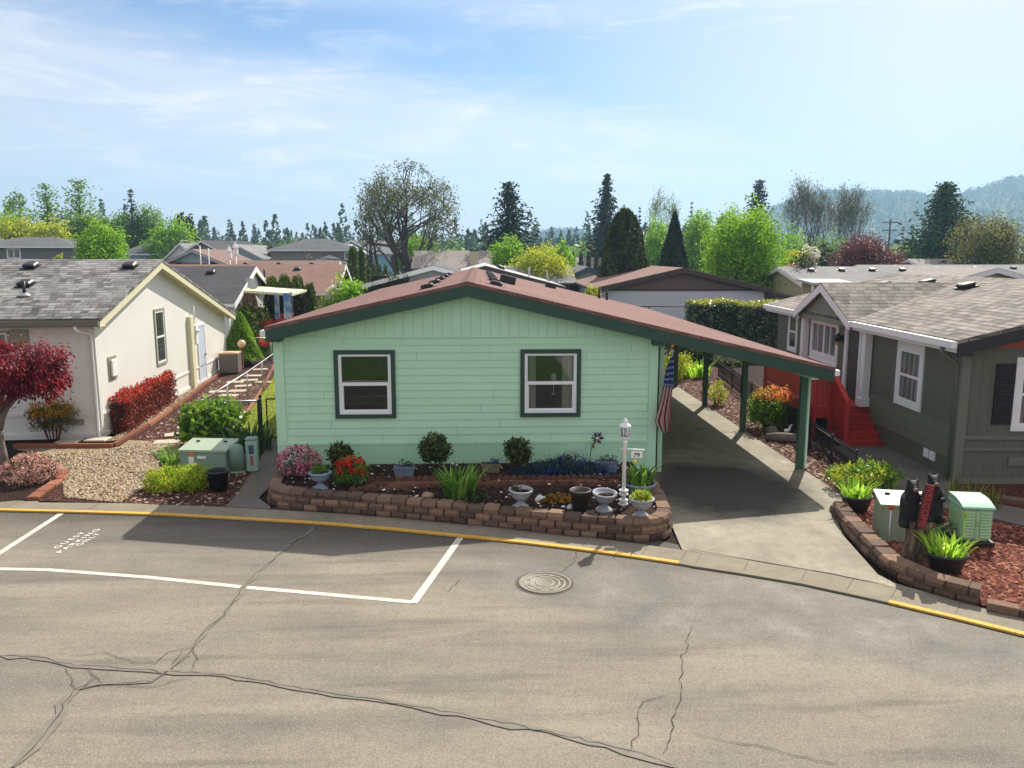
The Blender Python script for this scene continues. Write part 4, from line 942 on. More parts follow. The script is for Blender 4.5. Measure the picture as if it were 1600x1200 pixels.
# ------------------------------------------------------------------ iron fence by the driveway
IF = thing('iron_fence', 'low black wrought iron fence along the mulch strip beside the driveway', 'fence', (8.0, 16.3, 0))
fp = [Vector((0, 0, 0)), Vector((.24, 2.6, 0)), Vector((.52, 6.2, 0)), Vector((.95, 10.4, 0)), Vector((1.42, 14.8, 0))]
def along(path, d):
    for a, b in zip(path[:-1], path[1:]):
        L = (b - a).length
        if d <= L: return a + (b - a) * (d / L)
        d -= L
    return path[-1]
Lf = sum((b - a).length for a, b in zip(fp[:-1], fp[1:]))
for z, r_ in ((.60, .014), (.22, .012)):
    m = MB(); m.tube([p + Vector((0, 0, z)) for p in fp], r_, 6); m.build('rail', M['black'], IF)
m = MB(); d = .06
while d < Lf:
    p = along(fp, d); m.box(p.x - .007, p.x + .007, p.y - .007, p.y + .007, .06, .66); m.lathe([(.0, 0), (.014, .02), (.004, .05)], 4, (p.x, p.y, .66)); d += .105
o = m.build('pickets', M['black'], IF); o['kind'] = 'stuff'
d = 0
while d < Lf + .1:
    p = along(fp, d); m = MB(); m.box(p.x - .018, p.x + .018, p.y - .018, p.y + .018, 0, .70); m.lathe([(.0, -.01), (.026, .02), (.0, .05)], 8, (p.x, p.y, .71)); m.build('post', M['black'], IF); d += 1.52

# ------------------------------------------------------------------ chain link fences on the left
M['chain'] = N('chain_link').m
def m_chain():
    n = N('chain_link_mesh'); uv = n.co('UV'); sp = n.add('ShaderNodeSeparateXYZ'); n.link(uv, sp.inputs[0])
    a = n.math('FRACT', n.math('MULTIPLY', n.math('ADD', sp.outputs[0], sp.outputs[1]), 11)); b = n.math('FRACT', n.math('MULTIPLY', n.math('SUBTRACT', sp.outputs[0], sp.outputs[1]), 11))
    k = n.math('MAXIMUM', n.math('LESS_THAN', a, .06), n.math('LESS_THAN', b, .06))
    p = n.add('ShaderNodeBsdfPrincipled'); n.set(p.inputs['Base Color'], (.22, .22, .21)); p.inputs['Metallic'].default_value = .4; p.inputs['Roughness'].default_value = .5
    t = n.add('ShaderNodeBsdfTransparent'); mx = n.add('ShaderNodeMixShader'); n.link(k, mx.inputs[0]); n.link(t.outputs[0], mx.inputs[1]); n.link(p.outputs[0], mx.inputs[2]); n.link(mx.outputs[0], n.out.inputs[0]); return n.m
M['chain'] = m_chain()
def chainfence(label, pts, h, nposts, darkend=False):
    t = thing('chain_link_fence', label, 'fence', (*pts[0], 0)); P = [Vector((p[0] - pts[0][0], p[1] - pts[0][1], 0)) for p in pts]
    m = MB(); m.tube([p + Vector((0, 0, h)) for p in P], .022, 8); m.build('top_rail', M['alu'], t)
    m = MB()
    for a, b in zip(P[:-1], P[1:]): m.quad((a.x, a.y, .04), (b.x, b.y, .04), (b.x, b.y, h), (a.x, a.y, h))
    m.build('mesh_panel', M['chain'], t)
    L = sum((b - a).length for a, b in zip(P[:-1], P[1:]))
    for k in range(nposts):
        p = along(P, L * k / (nposts - 1) * .9999); m = MB(); m.tube([p, p + Vector((0, 0, h + .03))], .022 if 0 < k < nposts - 1 else .03, 8); m.build('post', M['alu'] if not darkend else M['dkplastic'], t)
    return t
chainfence('chain link fence with a grey top rail running along the side lawn', [(-7.2, 20.62), (-7.53, 26), (-7.9, 30.5), (-8.4, 36)], 1.08, 7)
chainfence('short dark chain link fence panel beside the metal gate post', [(-7.16, 20.56), (-5.76, 20.6)], 1.07, 2, True)
chainfence('far chain link fence crossing behind the cone shaped shrub', [(-11.5, 36.1), (-9.4, 36.1)], 1.15, 3)
GT = thing('garden_gate', 'narrow dark metal chain link gate next to the mint wall', 'gate', (-5.55, 20.6, 0))
for x in (0, .98):
    m = MB(); m.tube([(x, 0, .08), (x, 0, 1.12)], .02, 8); m.build('gate_stile', M['dkplastic'], GT)
m = MB(); m.tube([(0, 0, 1.12), (.98, 0, 1.12)], .02, 8); m.build('gate_rail', M['dkplastic'], GT)
m = MB(); m.tube([(0, 0, .1), (.98, 0, .1)], .02, 8); m.build('gate_rail', M['dkplastic'], GT)
m = MB(); m.quad((0, 0, .1), (.98, 0, .1), (.98, 0, 1.1), (0, 0, 1.1)); m.build('mesh_panel', M['chain'], GT)
tag(MB().tube([(-5.70, 20.6, 0), (-5.70, 20.6, 1.18)], .035, 10).lathe([(.045, 0), (.03, .05), (.0, .06)], 10, (-5.70, 20.6, 1.18)).build('gate_post', M['dkplastic']), 'dark round gate post between the fence panel and the gate', 'post')

# ------------------------------------------------------------------ timber and brick edging, stepping stones
def edging(name, label, pts, wid, h, mat, seg, cat='edging', gap=.01, z0=0., r=sr):
    m = MB(); P = [Vector((*p[:2], 0)) for p in pts]; L = sum((b - a).length for a, b in zip(P[:-1], P[1:])); n = max(1, round(L / seg))
    for i in range(n):
        a = along(P, L * i / n); b = along(P, L * (i + 1) / n * .99999); c = (a + b) / 2; d = (b - a)
        m.M = T(c.x, c.y, z0) @ Matrix.Rotation(math.atan2(d.y, d.x) + r.normal() * .01, 4, 'Z'); l = d.length / 2 - gap
        m.bbox(-l, l, -wid / 2, wid / 2, 0, h * (1 + r.normal() * .04), .012, tint=r.random())
    return tag(m.build(name, mat), label, cat)
edging('timber_edging', 'long reddish timber edging between gravel and house along the white wall', px((20, 701), (170, 700), (186, 699), (250, 655), (300, 620), (345, 584), (385, 553)), .11, .12, M['timber'], 2.4)
edging('brick_edging', 'reddish brick edging curving in front of the pink flowering shrub', px((50, 782), (72, 766), (94, 752), (97, 738)), .22, .07, M['timber'], .42)
edging('timber_edging', 'dark timber edge between the side lawn and the mulch path', [(-6.7, 21.0), (-7.4, 26), (-8.2, 30.5), (-9.2, 36)], .1, .08, M['timber'], 2.4)
st = None
for i, (a, b) in enumerate([(262, 692), (278, 680), (296, 668), (310, 655), (357, 619), (372, 612), (380, 604), (390, 595), (396, 588), (412, 598), (342, 613), (407, 578), (368, 598)]):
    s_ = spot(a, b); m = MB(); q_ = np.random.default_rng(i + 40)
    m.M = RZm(q_.random() * 30 - 10); m.bbox(-.30 - .05 * q_.random(), .30, -.20, .20 + .06 * q_.random(), 0, .035, .015)
    o = m.build('stepping_stone', M['stone']); o.location = (s_[0], s_[1], .004)
    tag(o, 'pale flat stepping stone laid in the brown bark path by the white house', 'stepping stone', 'stepping stones in the bark path')
for p, lab in (((105, 693), 'tan flat paving slab lying behind the timber edging near the yellow bush'), ((150, 690), 'grey flat paving slab lying at the white house corner downspout')):
    s_ = spot(*p); m = MB(); m.bbox(-.28, .28, -.22, .22, 0, .05, .015); o = m.build('paving_slab', M['stone']); o.location = (s_[0], s_[1] + .1, .01); tag(o, lab, 'paving slab')

# ------------------------------------------------------------------ block retaining walls
def blockwall(name, label, pts, courses, bh, bl, bd, r, z0=-.02):
    m = MB(); P = [Vector((*p[:2], 0)) for p in pts]; L = sum((b - a).length for a, b in zip(P[:-1], P[1:])); n = round(L / bl)
    for c in range(courses):
        off = .5 * (c % 2); dep = bd + (.03 if c == courses - 1 else 0); back = .012 * c
        for i in range(n):
            a = along(P, max(0, L * (i + off) / n)); b = along(P, min(L * .9999, L * (i + 1 + off) / n)); d = b - a
            if d.length < .06: continue
            ctr = (a + b) / 2; m.M = T(ctr.x, ctr.y, z0 + c * bh) @ Matrix.Rotation(math.atan2(d.y, d.x) + r.normal() * .025, 4, 'Z')
            l = d.length / 2 - .004; j = r.normal() * .012; hh = bh - .004 + (r.normal() * .006 if c == courses - 1 else 0); e = .022
            tt = min(1, max(0, r.normal() * .28 + (.35 + .2 * c)))
            # split-face block: bulged front, narrower back
            vs = [(-l + e, back + j, 0), (l - e, back + j, 0), (l, back + .03, 0), (l * .82, back + dep, 0), (-l * .82, back + dep, 0), (-l, back + .03, 0)]
            fr = [(-l + e, back + j + .012, hh), (l - e, back + j + .012, hh), (l, back + .04, hh), (l * .82, back + dep, hh), (-l * .82, back + dep, hh), (-l, back + .04, hh)]
            md = [(x, y - (.02 if k < 2 else 0), hh * .55 + r.normal() * .01) for k, (x, y, z) in enumerate(vs)]
            vv = vs + md + fr; fs = [[0, 1, 2, 3, 4, 5][::-1], [12, 13, 14, 15, 16, 17]]
            for k in range(2):
                for q_ in range(6): fs.append([k * 6 + q_, k * 6 + (q_ + 1) % 6, k * 6 + 6 + (q_ + 1) % 6, k * 6 + 6 + q_])
            m.add(vv, fs, tt)
    return tag(m.build(name, M['block']), label, 'retaining wall')
WP = [(-4.22, 16.7), (-4.28, 15.7), (-4.12, 15.08), (-3.6, 14.86), (-2.79, 14.61), (-1.51, 14.24), (-.15, 13.79), (1.35, 13.22), (2.31, 12.93), (2.85, 12.84), (3.18, 13.02), (3.36, 13.4), (3.45, 14.2), (3.52, 15.3)]
def smooth(P, it=2):
    for _ in range(it):
        Q = [P[0]]
        for a, b in zip(P[:-1], P[1:]): Q += [(a[0] * .75 + b[0] * .25, a[1] * .75 + b[1] * .25), (a[0] * .25 + b[0] * .75, a[1] * .25 + b[1] * .75)]
        Q.append(P[-1]); P = Q
    return P
WPs = smooth(WP)
blockwall('retaining_wall', 'brown block retaining wall, three courses, holding the flower bed of the mint house', WPs, 3, .128, .295, .20, np.random.default_rng(5))
inner = offset(WPs, .16)
bedpoly = inner + [(3.3, 17.0), (-4.2, 17.0)]
sheet('bed_soil', bedpoly, .30, M['soil'])
scatter('bed_bark_chips', bedpoly, 2600, .045, m_tint('dark_chip', [hexc(34, 22, 18), hexc(62, 42, 34), hexc(92, 66, 54), hexc(128, 102, 88)], .95, .2), .30, sr)
WR = [spot(*p)[:2] for p in ((1295, 797), (1312, 822), (1330, 842), (1356, 869), (1380, 893), (1420, 915), (1480, 936), (1530, 947))]
blockwall('retaining_wall', 'curved brown block wall edging the red bark bed beside the driveway', smooth(WR, 1), 2, .13, .30, .22, np.random.default_rng(6))
edging('stone_edging', 'single row of rounded brown edging stones below the red bark bed', px((1540, 950), (1600, 962)) + [(8.3, 8.7)], .2, .11, M['block'], .42)
edging('stone_edging', 'row of dark edging stones under the green house front wall', px((1484, 777), (1545, 782), (1600, 790)) + [(14, 13.9)], .2, .12, M['block'], .45)
# scalloped edging rows and paver walk inside the bed
def scallop(label, pts):
    m = MB(); P = [Vector((*p[:2], 0)) for p in pts]; L = sum((b - a).length for a, b in zip(P[:-1], P[1:])); n = int(L / .135)
    for i in range(n):
        a = along(P, L * (i + .5) / n); m.M = T(a.x, a.y, .30); k = sr.random()
        m.add([(-.062, -.02, 0), (.062, -.02, 0), (.062, -.02, .05), (.04, -.02, .085), (0, -.02, .098), (-.04, -.02, .085), (-.062, -.02, .05), (-.062, .02, 0), (.062, .02, 0), (.062, .02, .05), (.04, .02, .085), (0, .02, .098), (-.04, .02, .085), (-.062, .02, .05)],
              [[0, 1, 2, 3, 4, 5, 6], [13, 12, 11, 10, 9, 8, 7]] + [[(j + 1) % 7, j, 7 + j, 7 + (j + 1) % 7] for j in range(7)], k)
    return tag(m.build('scalloped_edging', M['paver']), label, 'edging')
bz_ = lambda *p: [spot(a, b, .3)[:2] for a, b in p]
scallop('front row of scalloped brown edging tiles crossing the flower bed', bz_((545, 768), (620, 765), (690, 761), (760, 759), (870, 758), (985, 760)))
scallop('back row of scalloped brown edging tiles closer to the mint wall', bz_((575, 752), (640, 751), (700, 750), (830, 750), (985, 747)))
m = MB(); A_, B_ = bz_((585, 754), (985, 750)), bz_((560, 764), (985, 757)); n = 24
for i in range(n):
    for j in range(2):
        f0, f1, g0, g1 = i / n, (i + .93) / n, j / 2 + .02, (j + .92) / 2
        pt = lambda f, g_: ((A_[0][0] + (A_[1][0] - A_[0][0]) * f) * (1 - g_) + (B_[0][0] + (B_[1][0] - B_[0][0]) * f) * g_, (A_[0][1] + (A_[1][1] - A_[0][1]) * f) * (1 - g_) + (B_[0][1] + (B_[1][1] - B_[0][1]) * f) * g_)
        if sr.random() < .85: m.slab([(*pt(f0, g1), .325), (*pt(f1, g1), .325), (*pt(f1, g0), .325), (*pt(f0, g0), .325)], .03, sr.random())
tag(m.build('paver_strip', M['paver']), 'brown paver strip between the two scalloped edging rows', 'pavers')
# ------------------------------------------------------------------ garden things
LF = {
 'maple': m_leaf('maple_leaf_red', hexc(52, 11, 21), hexc(108, 20, 34), hexc(166, 50, 56), .35),
 'nandina': m_leaf('nandina_leaf', hexc(70, 84, 30), hexc(150, 120, 30), hexc(226, 156, 40), .35),
 'nandlow': m_leaf('nandina_low_leaf', hexc(40, 56, 26), hexc(76, 90, 34), hexc(130, 116, 40), .3),
 'barberry': m_leaf('barberry_leaf', hexc(66, 22, 20), hexc(120, 42, 32), hexc(170, 74, 52), .2),
 'barbtop': m_leaf('barberry_shoot', hexc(130, 30, 24), hexc(172, 52, 36), hexc(206, 90, 58), .3),
 'glossy': m_leaf('glossy_leaf', hexc(40, 76, 22), hexc(88, 138, 34), hexc(166, 196, 66), .35, .3, .5),
 'lime': m_leaf('lime_leaf', hexc(48, 92, 16), hexc(108, 160, 26), hexc(172, 212, 60), .45),
 'yellowgreen': m_leaf('yellow_green_leaf', hexc(96, 118, 22), hexc(154, 170, 32), hexc(208, 208, 70), .45),
 'mid': m_leaf('mid_green_leaf', hexc(44, 76, 26), hexc(88, 128, 44), hexc(140, 172, 70), .45),
 'dark': m_leaf('dark_leaf', hexc(18, 30, 16), hexc(42, 58, 28), hexc(86, 100, 50), .25, .5),
 'topiary': m_leaf('topiary_leaf', hexc(32, 44, 24), hexc(66, 82, 42), hexc(120, 126, 74), .3, .5),
 'conifer': m_leaf('conifer_needles', hexc(14, 26, 20), hexc(34, 52, 36), hexc(68, 90, 54), .12, .7),
 'fir': m_leaf('fir_needles', hexc(22, 38, 26), hexc(48, 76, 44), hexc(92, 120, 64), .15, .7),
 'cypress': m_leaf('cypress_spray', hexc(24, 34, 12), hexc(50, 62, 20), hexc(90, 98, 36), .15, .7),
 'arbor': m_leaf('arborvitae_spray', hexc(38, 58, 12), hexc(70, 94, 20), hexc(116, 134, 40), .2, .7),
 'cone': m_leaf('dwarf_spruce_needles', hexc(64, 108, 18), hexc(112, 158, 32), hexc(170, 202, 66), .35, .6),
 'laurel': m_leaf('laurel_leaf', hexc(24, 44, 22), hexc(56, 82, 42), hexc(150, 164, 104), .25, .28, .7),
 'laureltop': m_leaf('laurel_new_leaf', hexc(110, 124, 30), hexc(160, 166, 54), hexc(206, 200, 96), .35, .35),
 'purple': m_leaf('copper_leaf', hexc(58, 28, 32), hexc(100, 54, 54), hexc(148, 98, 92), .25),
 'olive': m_leaf('olive_leaf', hexc(58, 64, 30), hexc(106, 112, 52), hexc(160, 158, 84), .4),
 'oak': m_leaf('young_oak_leaf', hexc(58, 66, 36), hexc(98, 108, 60), hexc(146, 150, 98), .3),
 'pinkfl': m_leaf('pink_azalea_petal', hexc(140, 50, 84), hexc(206, 120, 144), hexc(238, 186, 196), .3),
 'palepink': m_leaf('pale_pink_petal', hexc(160, 104, 94), hexc(216, 160, 146), hexc(244, 208, 192), .3),
 'redfl': m_leaf('red_azalea_petal', hexc(150, 8, 18), hexc(214, 20, 30), hexc(244, 60, 54), .3),
 'orange': m_leaf('orange_shoot', hexc(176, 74, 30), hexc(222, 116, 52), hexc(240, 170, 90), .4),
 'blue': m_leaf('blue_flower', hexc(20, 30, 66), hexc(32, 50, 120), hexc(70, 92, 170), .2),
 'whitefl': m_leaf('white_blossom', hexc(176, 168, 150), hexc(222, 214, 196), hexc(246, 240, 230), .3),
 'blade': m_leaf('iris_blade', hexc(48, 84, 30), hexc(96, 142, 50), hexc(158, 190, 88), .4),
 'bladelime': m_leaf('lime_iris_blade', hexc(90, 140, 24), hexc(146, 194, 50), hexc(198, 226, 92), .5),
 'bladedark': m_leaf('dark_iris_blade', hexc(30, 48, 30), hexc(54, 80, 48), hexc(92, 118, 70), .3),
}
def shrub(name, label, cat, loc, radii, leaf, n, L, seed, cz=None, cr=None, per=14, shell=.7, lump=.14, stem=True, W=None, flat=.4, group=None, leafname='foliage', flatb=.75, z0=0.):
    r = np.random.default_rng(seed); t = thing(name, label, cat, (*loc, z0), 0, group); cz = radii[2] if cz is None else cz
    P, O, tv = blob(r, (0, 0, cz), radii, n // per, per, cr or min(radii) * .16, shell, lump, flatb)
    P[:, 2] = np.maximum(P[:, 2], .02); leaves(leafname, P, L * (.7 + .6 * r.random(len(P))), (W or L * .55) * np.ones(len(P)), LF[leaf], tv, t, O, flat, r)
    if stem:
        m = MB()
        for k in range(5):
            q_ = k * 1.26 + r.random(); e = (math.cos(q_) * radii[0] * .55, math.sin(q_) * radii[1] * .55, cz * 1.1); m.tube([(math.cos(q_) * .05, math.sin(q_) * .05, 0), (e[0] * .5, e[1] * .5, cz * .55), e], [.025, .018, .006], 5)
        m.build('stem', M['bark'], t)
    return t
def addleaves(t, name, leaf, center, radii, n, L, seed, per=8, shell=.92, lump=.1, cr=.03, W=None, flatb=.3, flat=.6):
    r = np.random.default_rng(seed); P, O, tv = blob(r, center, radii, n // per, per, cr, shell, lump, flatb)
    return leaves(name, P, L * (.7 + .6 * r.random(len(P))), (W or L * .7) * np.ones(len(P)), LF[leaf], tv, t, O, flat, r)

# Japanese maple with a forked pale trunk
t = thing('japanese_maple', 'red leaved Japanese maple with a pale forked trunk at the left edge', 'tree', (-11.02, 18.3, 0)); r = np.random.default_rng(21)
m = MB(); m.tube([(0, 0, -.05), (.02, 0, .3), (-.02, .0, .7), (0, 0, .85)], [.17, .13, .12, .12], 10)
m.tube([(0, 0, .8), (-.14, .05, 1.2), (-.4, .1, 1.7), (-.7, .1, 2.1)], [.09, .075, .06, .03], 8); m.tube([(0, 0, .8), (.14, -.02, 1.15), (.32, .05, 1.55), (.75, .05, 2.0), (1.1, .1, 2.2)], [.1, .08, .07, .045, .02], 8)
for q_ in range(9):
    a_ = q_ * .7; m.tube([(.2 * math.cos(a_), .2 * math.sin(a_), 1.3), (.6 * math.cos(a_) , .7 * math.sin(a_), 1.75), (1.25 * math.cos(a_), 1.1 * math.sin(a_), 2.15)], [.05, .035, .01], 6)
m.build('trunk', M['barkgrey'], t)
P1, O1, t1 = blob(r, (.12, .0, 2.22), (1.62, 1.25, .62), 460, 30, .09, .45, .12, .55, .24)
P2, O2, t2 = blob(r, (.95, -.1, 1.98), (.75, .7, .45), 100, 30, .09, .5, .12, .8, .24); P3, O3, t3 = blob(r, (-.6, -.2, 1.95), (.9, .8, .5), 100, 30, .1, .5, .12, .8, .24)
P = np.concatenate([P1, P2, P3]); O = np.concatenate([O1, O2, O3]); tv = np.concatenate([t1, t2, t3])
ax = O.copy(); ax[:, 2] -= .6
leaves('foliage', P, .095 * (.7 + .6 * r.random(len(P))), .05, LF['maple'], tv, t, O + np.array([0, 0, .8]), .9, r, .35, ax)
# nandina
t = thing('nandina_shrub', 'yellow and orange topped nandina bush against the white house wall', 'shrub', (-11.08, 20.72, 0)); r = np.random.default_rng(22); m = MB()
for k in range(12):
    a_ = k * .52; m.tube([(.1 * math.cos(a_), .1 * math.sin(a_), 0), (.22 * math.cos(a_), .2 * math.sin(a_), .4), (.38 * math.cos(a_), .3 * math.sin(a_), .75)], [.016, .012, .006], 5)
m.build('stem', m_plain('red_stem', hexc(110, 60, 48), .8, .2), t)
addleaves(t, 'foliage', 'nandlow', (0, 0, .62), (.56, .42, .36), 1500, .085, 23, 10, .5, .15, .06, .03, .9, .3); addleaves(t, 'new_foliage', 'nandina', (0, 0, .78), (.56, .44, .34), 1300, .08, 24, 10, .7, .15, .05, .032, .0, .3)
# barberry hedge
def hedge(name, label, loc, rotz, sx, sy, h, leaf, n, L, seed, top=None, ntop=0, cat='hedge', z0=.02, group=None, Ltop=None, updir=False):
    r = np.random.default_rng(seed); t = thing(name, label, cat, (*loc, 0), rotz, group)
    P, O, tv = boxpts(r, sx, sy, z0, h, n, .06); P[:, 2] += (P[:, 2] > h * .8) * (.05 * np.sin(P[:, 0] * 3) + .04 * np.sin(P[:, 1] * 5 + 1))
    P[:, 0] *= 1 - .06 * (P[:, 2] / h - .5); leaves('foliage', P, L * (.7 + .6 * r.random(n)), L * .55, LF[leaf], tv, t, O, .5, r)
    if top:
        P = np.stack([(r.random(ntop) - .5) * sx, (r.random(ntop) - .5) * sy, h - .02 + np.abs(r.normal(size=ntop)) * .07], 1); P[:, 2] += .05 * np.sin(P[:, 0] * 3) + .04 * np.sin(P[:, 1] * 5 + 1)
        leaves('new_shoots', P, (Ltop or L) * (.7 + .6 * r.random(ntop)), (Ltop or L) * .4, LF[top], np.clip(.5 + r.normal(size=ntop) * .25, 0, 1), t, None, 0, r, 0, np.tile([0, 0, 1.], (ntop, 1)) if updir else None)
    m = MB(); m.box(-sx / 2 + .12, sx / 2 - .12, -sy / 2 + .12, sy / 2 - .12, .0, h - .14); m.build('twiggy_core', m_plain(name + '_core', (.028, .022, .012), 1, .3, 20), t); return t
hedge('barberry_hedge', 'clipped red barberry hedge along the side of the white house', (-10.27, 24.2), R(97), 5.0, .85, .9, 'barberry', 9500, .075, 25, 'barbtop', 1800, Ltop=.12, updir=True)
# pale pink azalea
t = shrub('pink_azalea', 'low pale pink flowering mound beside the brick edging under the maple', 'shrub', (-9.62, 16.95), (.56, .42, .34), 'dark', 900, .06, 26, .22, lump=.1); addleaves(t, 'blossom', 'palepink', (0, 0, .26), (.58, .44, .32), 2600, .05, 27, 8, .9, .08, .03, None, .7)
shrub('laurel_bush', 'rounded glossy green bush behind the pale green transformer box', 'shrub', (-6.85, 20.2), (.74, .68, .52), 'glossy', 4200, .15, 28, .60, shell=.62, W=.085, lump=.1)
# potted grass and low cushion shrubs
def planter(name, label, loc, z, r0, r1, h, mat, plant=None, sy=1, cat='planter', rotz=0., rim=.012, soil=True, leafargs=None, lipm=None):
    t = thing(name, label, cat, (loc[0], loc[1], z), rotz); m = MB()
    m.lathe([(r0 * .9, 0), (r0, .0), (r1 - .01, h - .04), (r1 + rim, h - .035), (r1 + rim, h), (r1 - .015, h), (r1 - .03, h - .06), (.001, h - .065)], 28, sy=sy); m.build('pot', mat, t)
    if soil: m = MB(); m.lathe([(r1 - .03, h - .055), (.001, h - .045)], 24, sy=sy); m.build('potting_soil', M['soil'], t)
    return t
M['pot'] = m_plain('black_pot', (.016, .017, .018), .45, .2, 6); M['potbrown'] = m_plain('brown_glazed_pot', (.045, .036, .026), .4, .3, 5); M['charpot'] = m_plain('charcoal_pot', (.05, .047, .045), .6, .2, 6)
M['urngrey'] = m_plain('grey_urn', hexc(150, 152, 158), .7, .14, 7, bump=.3); M['urnblue'] = m_plain('blue_grey_urn', hexc(128, 142, 162), .65, .14, 7, bump=.3); M['tub'] = m_plain('blue_grey_tub', hexc(112, 124, 142), .6, .2, 6)
t = planter('grass_pot', 'round dark bowl of spiky green grass beside the transformer box', (-6.95, 17.75), 0, .2, .26, .2, M['charpot']); blades('grass', LF['blade'], t, 70, .24, .5, .035, .8, np.random.default_rng(30), base=.14)
t = shrub('cushion_shrub', 'low bright yellow green cushion shrub in front of the transformer', 'shrub', (-6.25, 16.35), (.62, .42, .22), 'yellowgreen', 5200, .05, 31, .2, lump=.22, stem=False, shell=.8, cr=.05); addleaves(t, 'fresh_tips', 'lime', (.0, 0, .2), (.62, .42, .24), 2200, .04, 32, 8, .9, .22, .03)
t = planter('black_pot', 'empty black plastic nursery pot on the bark in front of the green pedestal', (-5.42, 16.2), 0, .17, .225, .42, M['pot'])
# pad transformer, pedestals
M['padgreen'] = m_plain('utility_green', hexc(140, 158, 132), .5, .08, 3); M['padgreen2'] = m_plain('utility_green_grey', hexc(120, 146, 130), .5, .08, 3); M['palegreen'] = m_plain('pale_utility_green', hexc(136, 148, 124), .5, .08, 3)
def transformer(label, loc, rotz, w_, d_, h_, mat, lidm):
    t = thing('transformer_box', label, 'utility box', (*loc, 0), rotz); m = MB()
    m.add([(-w_ / 2, -d_ / 2, .03), (w_ / 2, -d_ / 2, .03), (w_ / 2, d_ / 2, .03), (-w_ / 2, d_ / 2, .03), (-w_ / 2 + .02, -d_ / 2 + .03, h_ - .1), (w_ / 2 - .02, -d_ / 2 + .03, h_ - .1), (w_ / 2 - .02, d_ / 2, h_), (-w_ / 2 + .02, d_ / 2, h_)],
          [[3, 2, 1, 0], [4, 5, 6, 7], [0, 1, 5, 4], [1, 2, 6, 5], [2, 3, 7, 6], [3, 0, 4, 7]]); m.build('cabinet', mat, t)
    m = MB(); e = .02
    m.add([(-w_ / 2 - e, -d_ / 2 + .0, h_ - .11), (w_ / 2 + e, -d_ / 2 + .0, h_ - .11), (w_ / 2 + e, d_ / 2 + e, h_ - .01), (-w_ / 2 - e, d_ / 2 + e, h_ - .01), (-w_ / 2 - e, -d_ / 2 + .0, h_ - .065), (w_ / 2 + e, -d_ / 2, h_ - .065), (w_ / 2 + e, d_ / 2 + e, h_ + .035), (-w_ / 2 - e, d_ / 2 + e, h_ + .035)],
          [[3, 2, 1, 0], [4, 5, 6, 7], [0, 1, 5, 4], [1, 2, 6, 5], [2, 3, 7, 6], [3, 0, 4, 7]]); lid = m.build('lid', lidm, t)
    m = MB()
    for x in (-w_ * .3, w_ * .3): m.box(x - .04, x + .04, d_ * .2, d_ * .2 + .03, h_ + .005, h_ + .035)
    m.build('lid_handle', M['black'], lid)
    m = MB(); m.box(-w_ / 2 - .06, w_ / 2 + .06, -d_ / 2 - .05, d_ / 2 + .05, -.02, .035); m.build('pad', M['gutter'], t); return t
t = transformer('large pale green transformer cabinet with warning stickers beside the laurel bush', (-6.1, 17.75), R(-6), 1.05, .72, .62, M['padgreen2'], m_plain('utility_lid', hexc(158, 172, 148), .5, .06, 3))
m = MB(); m.M = T(-.32, -.345, .2); m.box(0, .12, -.006, 0, 0, .2); m.build('sticker', M['white'], t)
m = MB(); m.M = T(-.34, -.35, .42); m.box(0, .16, -.006, 0, 0, .07); m.build('warning_sticker', m_plain('orange_sticker', (.5, .2, .03), .5, .1), t)
m = MB(); m.M = T(-.12, -.35, .36); m.box(0, .2, -.006, 0, 0, .06); m.build('sticker', M['white'], t)
t = thing('cable_pedestal', 'round topped green cable pedestal right beside the large transformer', 'utility pedestal', (-5.45, 17.55, 0)); m = MB(); m.lathe([(.16, 0), (.15, .5), (.14, .58), (.10, .63), (.001, .65)], 20, sx=1.15, sy=.85); m.build('housing', M['padgreen2'], t); m = MB(); m.lathe([(.165, 0), (.163, .05), (.0, .06)], 20, sx=1.17, sy=.88); m.build('base_ring', M['padgreen'], t)
t = thing('cable_pedestal', 'square grey green utility pedestal with a dark label by the side path', 'utility pedestal', (-5.12, 17.65, 0), R(8)); m = MB(); m.bbox(-.13, .13, -.11, .11, 0, .72, .03); m.build('housing', m_plain('pedestal_grey_green', hexc(150, 176, 164), .45, .08, 3), t); m = MB(); m.bbox(-.14, .14, -.12, .12, .72, .78, .03); m.build('cap', M['padgreen2'], t)
m = MB(); m.box(-.06, .05, -.118, -.11, .42, .62); m.build('label_plate', m_plain('label_dark', (.05, .09, .13), .4, .2), t); m = MB(); m.box(-.03, .03, -.118, -.11, .16, .38); m.build('warning_sticker', m_plain('label_red', (.35, .1, .08), .5, .3), t)
t = thing('iris_clump', 'dark green iris clump by the gate behind the utility pedestal', 'plant', (-5.75, 19.6, 0)); blades('leaves', LF['bladedark'], t, 110, .6, .8, .05, .6, np.random.default_rng(33), ry=.4)

# air conditioner, cone shrub and pots by the far end of the white house
t = thing('air_conditioner', 'square grey air conditioner unit with a tan top beside the white house', 'air conditioner', (-10.3, 33.1, 0), ang - R(90)); t.scale = (.85, .85, .95); m = MB(); m.bbox(-.42, .42, -.42, .42, .05, .86, .06); m.build('cabinet', M['dkplastic'], t)
m = MB()
for k in range(9): m.bbox(-.44, .44, -.44, .44, .1 + k * .085, .125 + k * .085, .06)
m.build('grille', m_plain('ac_grille', hexc(110, 104, 98), .6, .1), t); m = MB(); m.bbox(-.46, .46, -.46, .46, .86, .92, .06); m.lathe([(.33, .92), (.3, .935), (.0, .94)], 20); m.build('fan_cover', m_plain('ac_top', hexc(196, 164, 130), .6, .1), t)
r = np.random.default_rng(34); t = thing('cone_shrub', 'bright green cone shaped dwarf spruce in a dark tub behind the chain link fence', 'shrub', (-10.5, 35.4, 0))
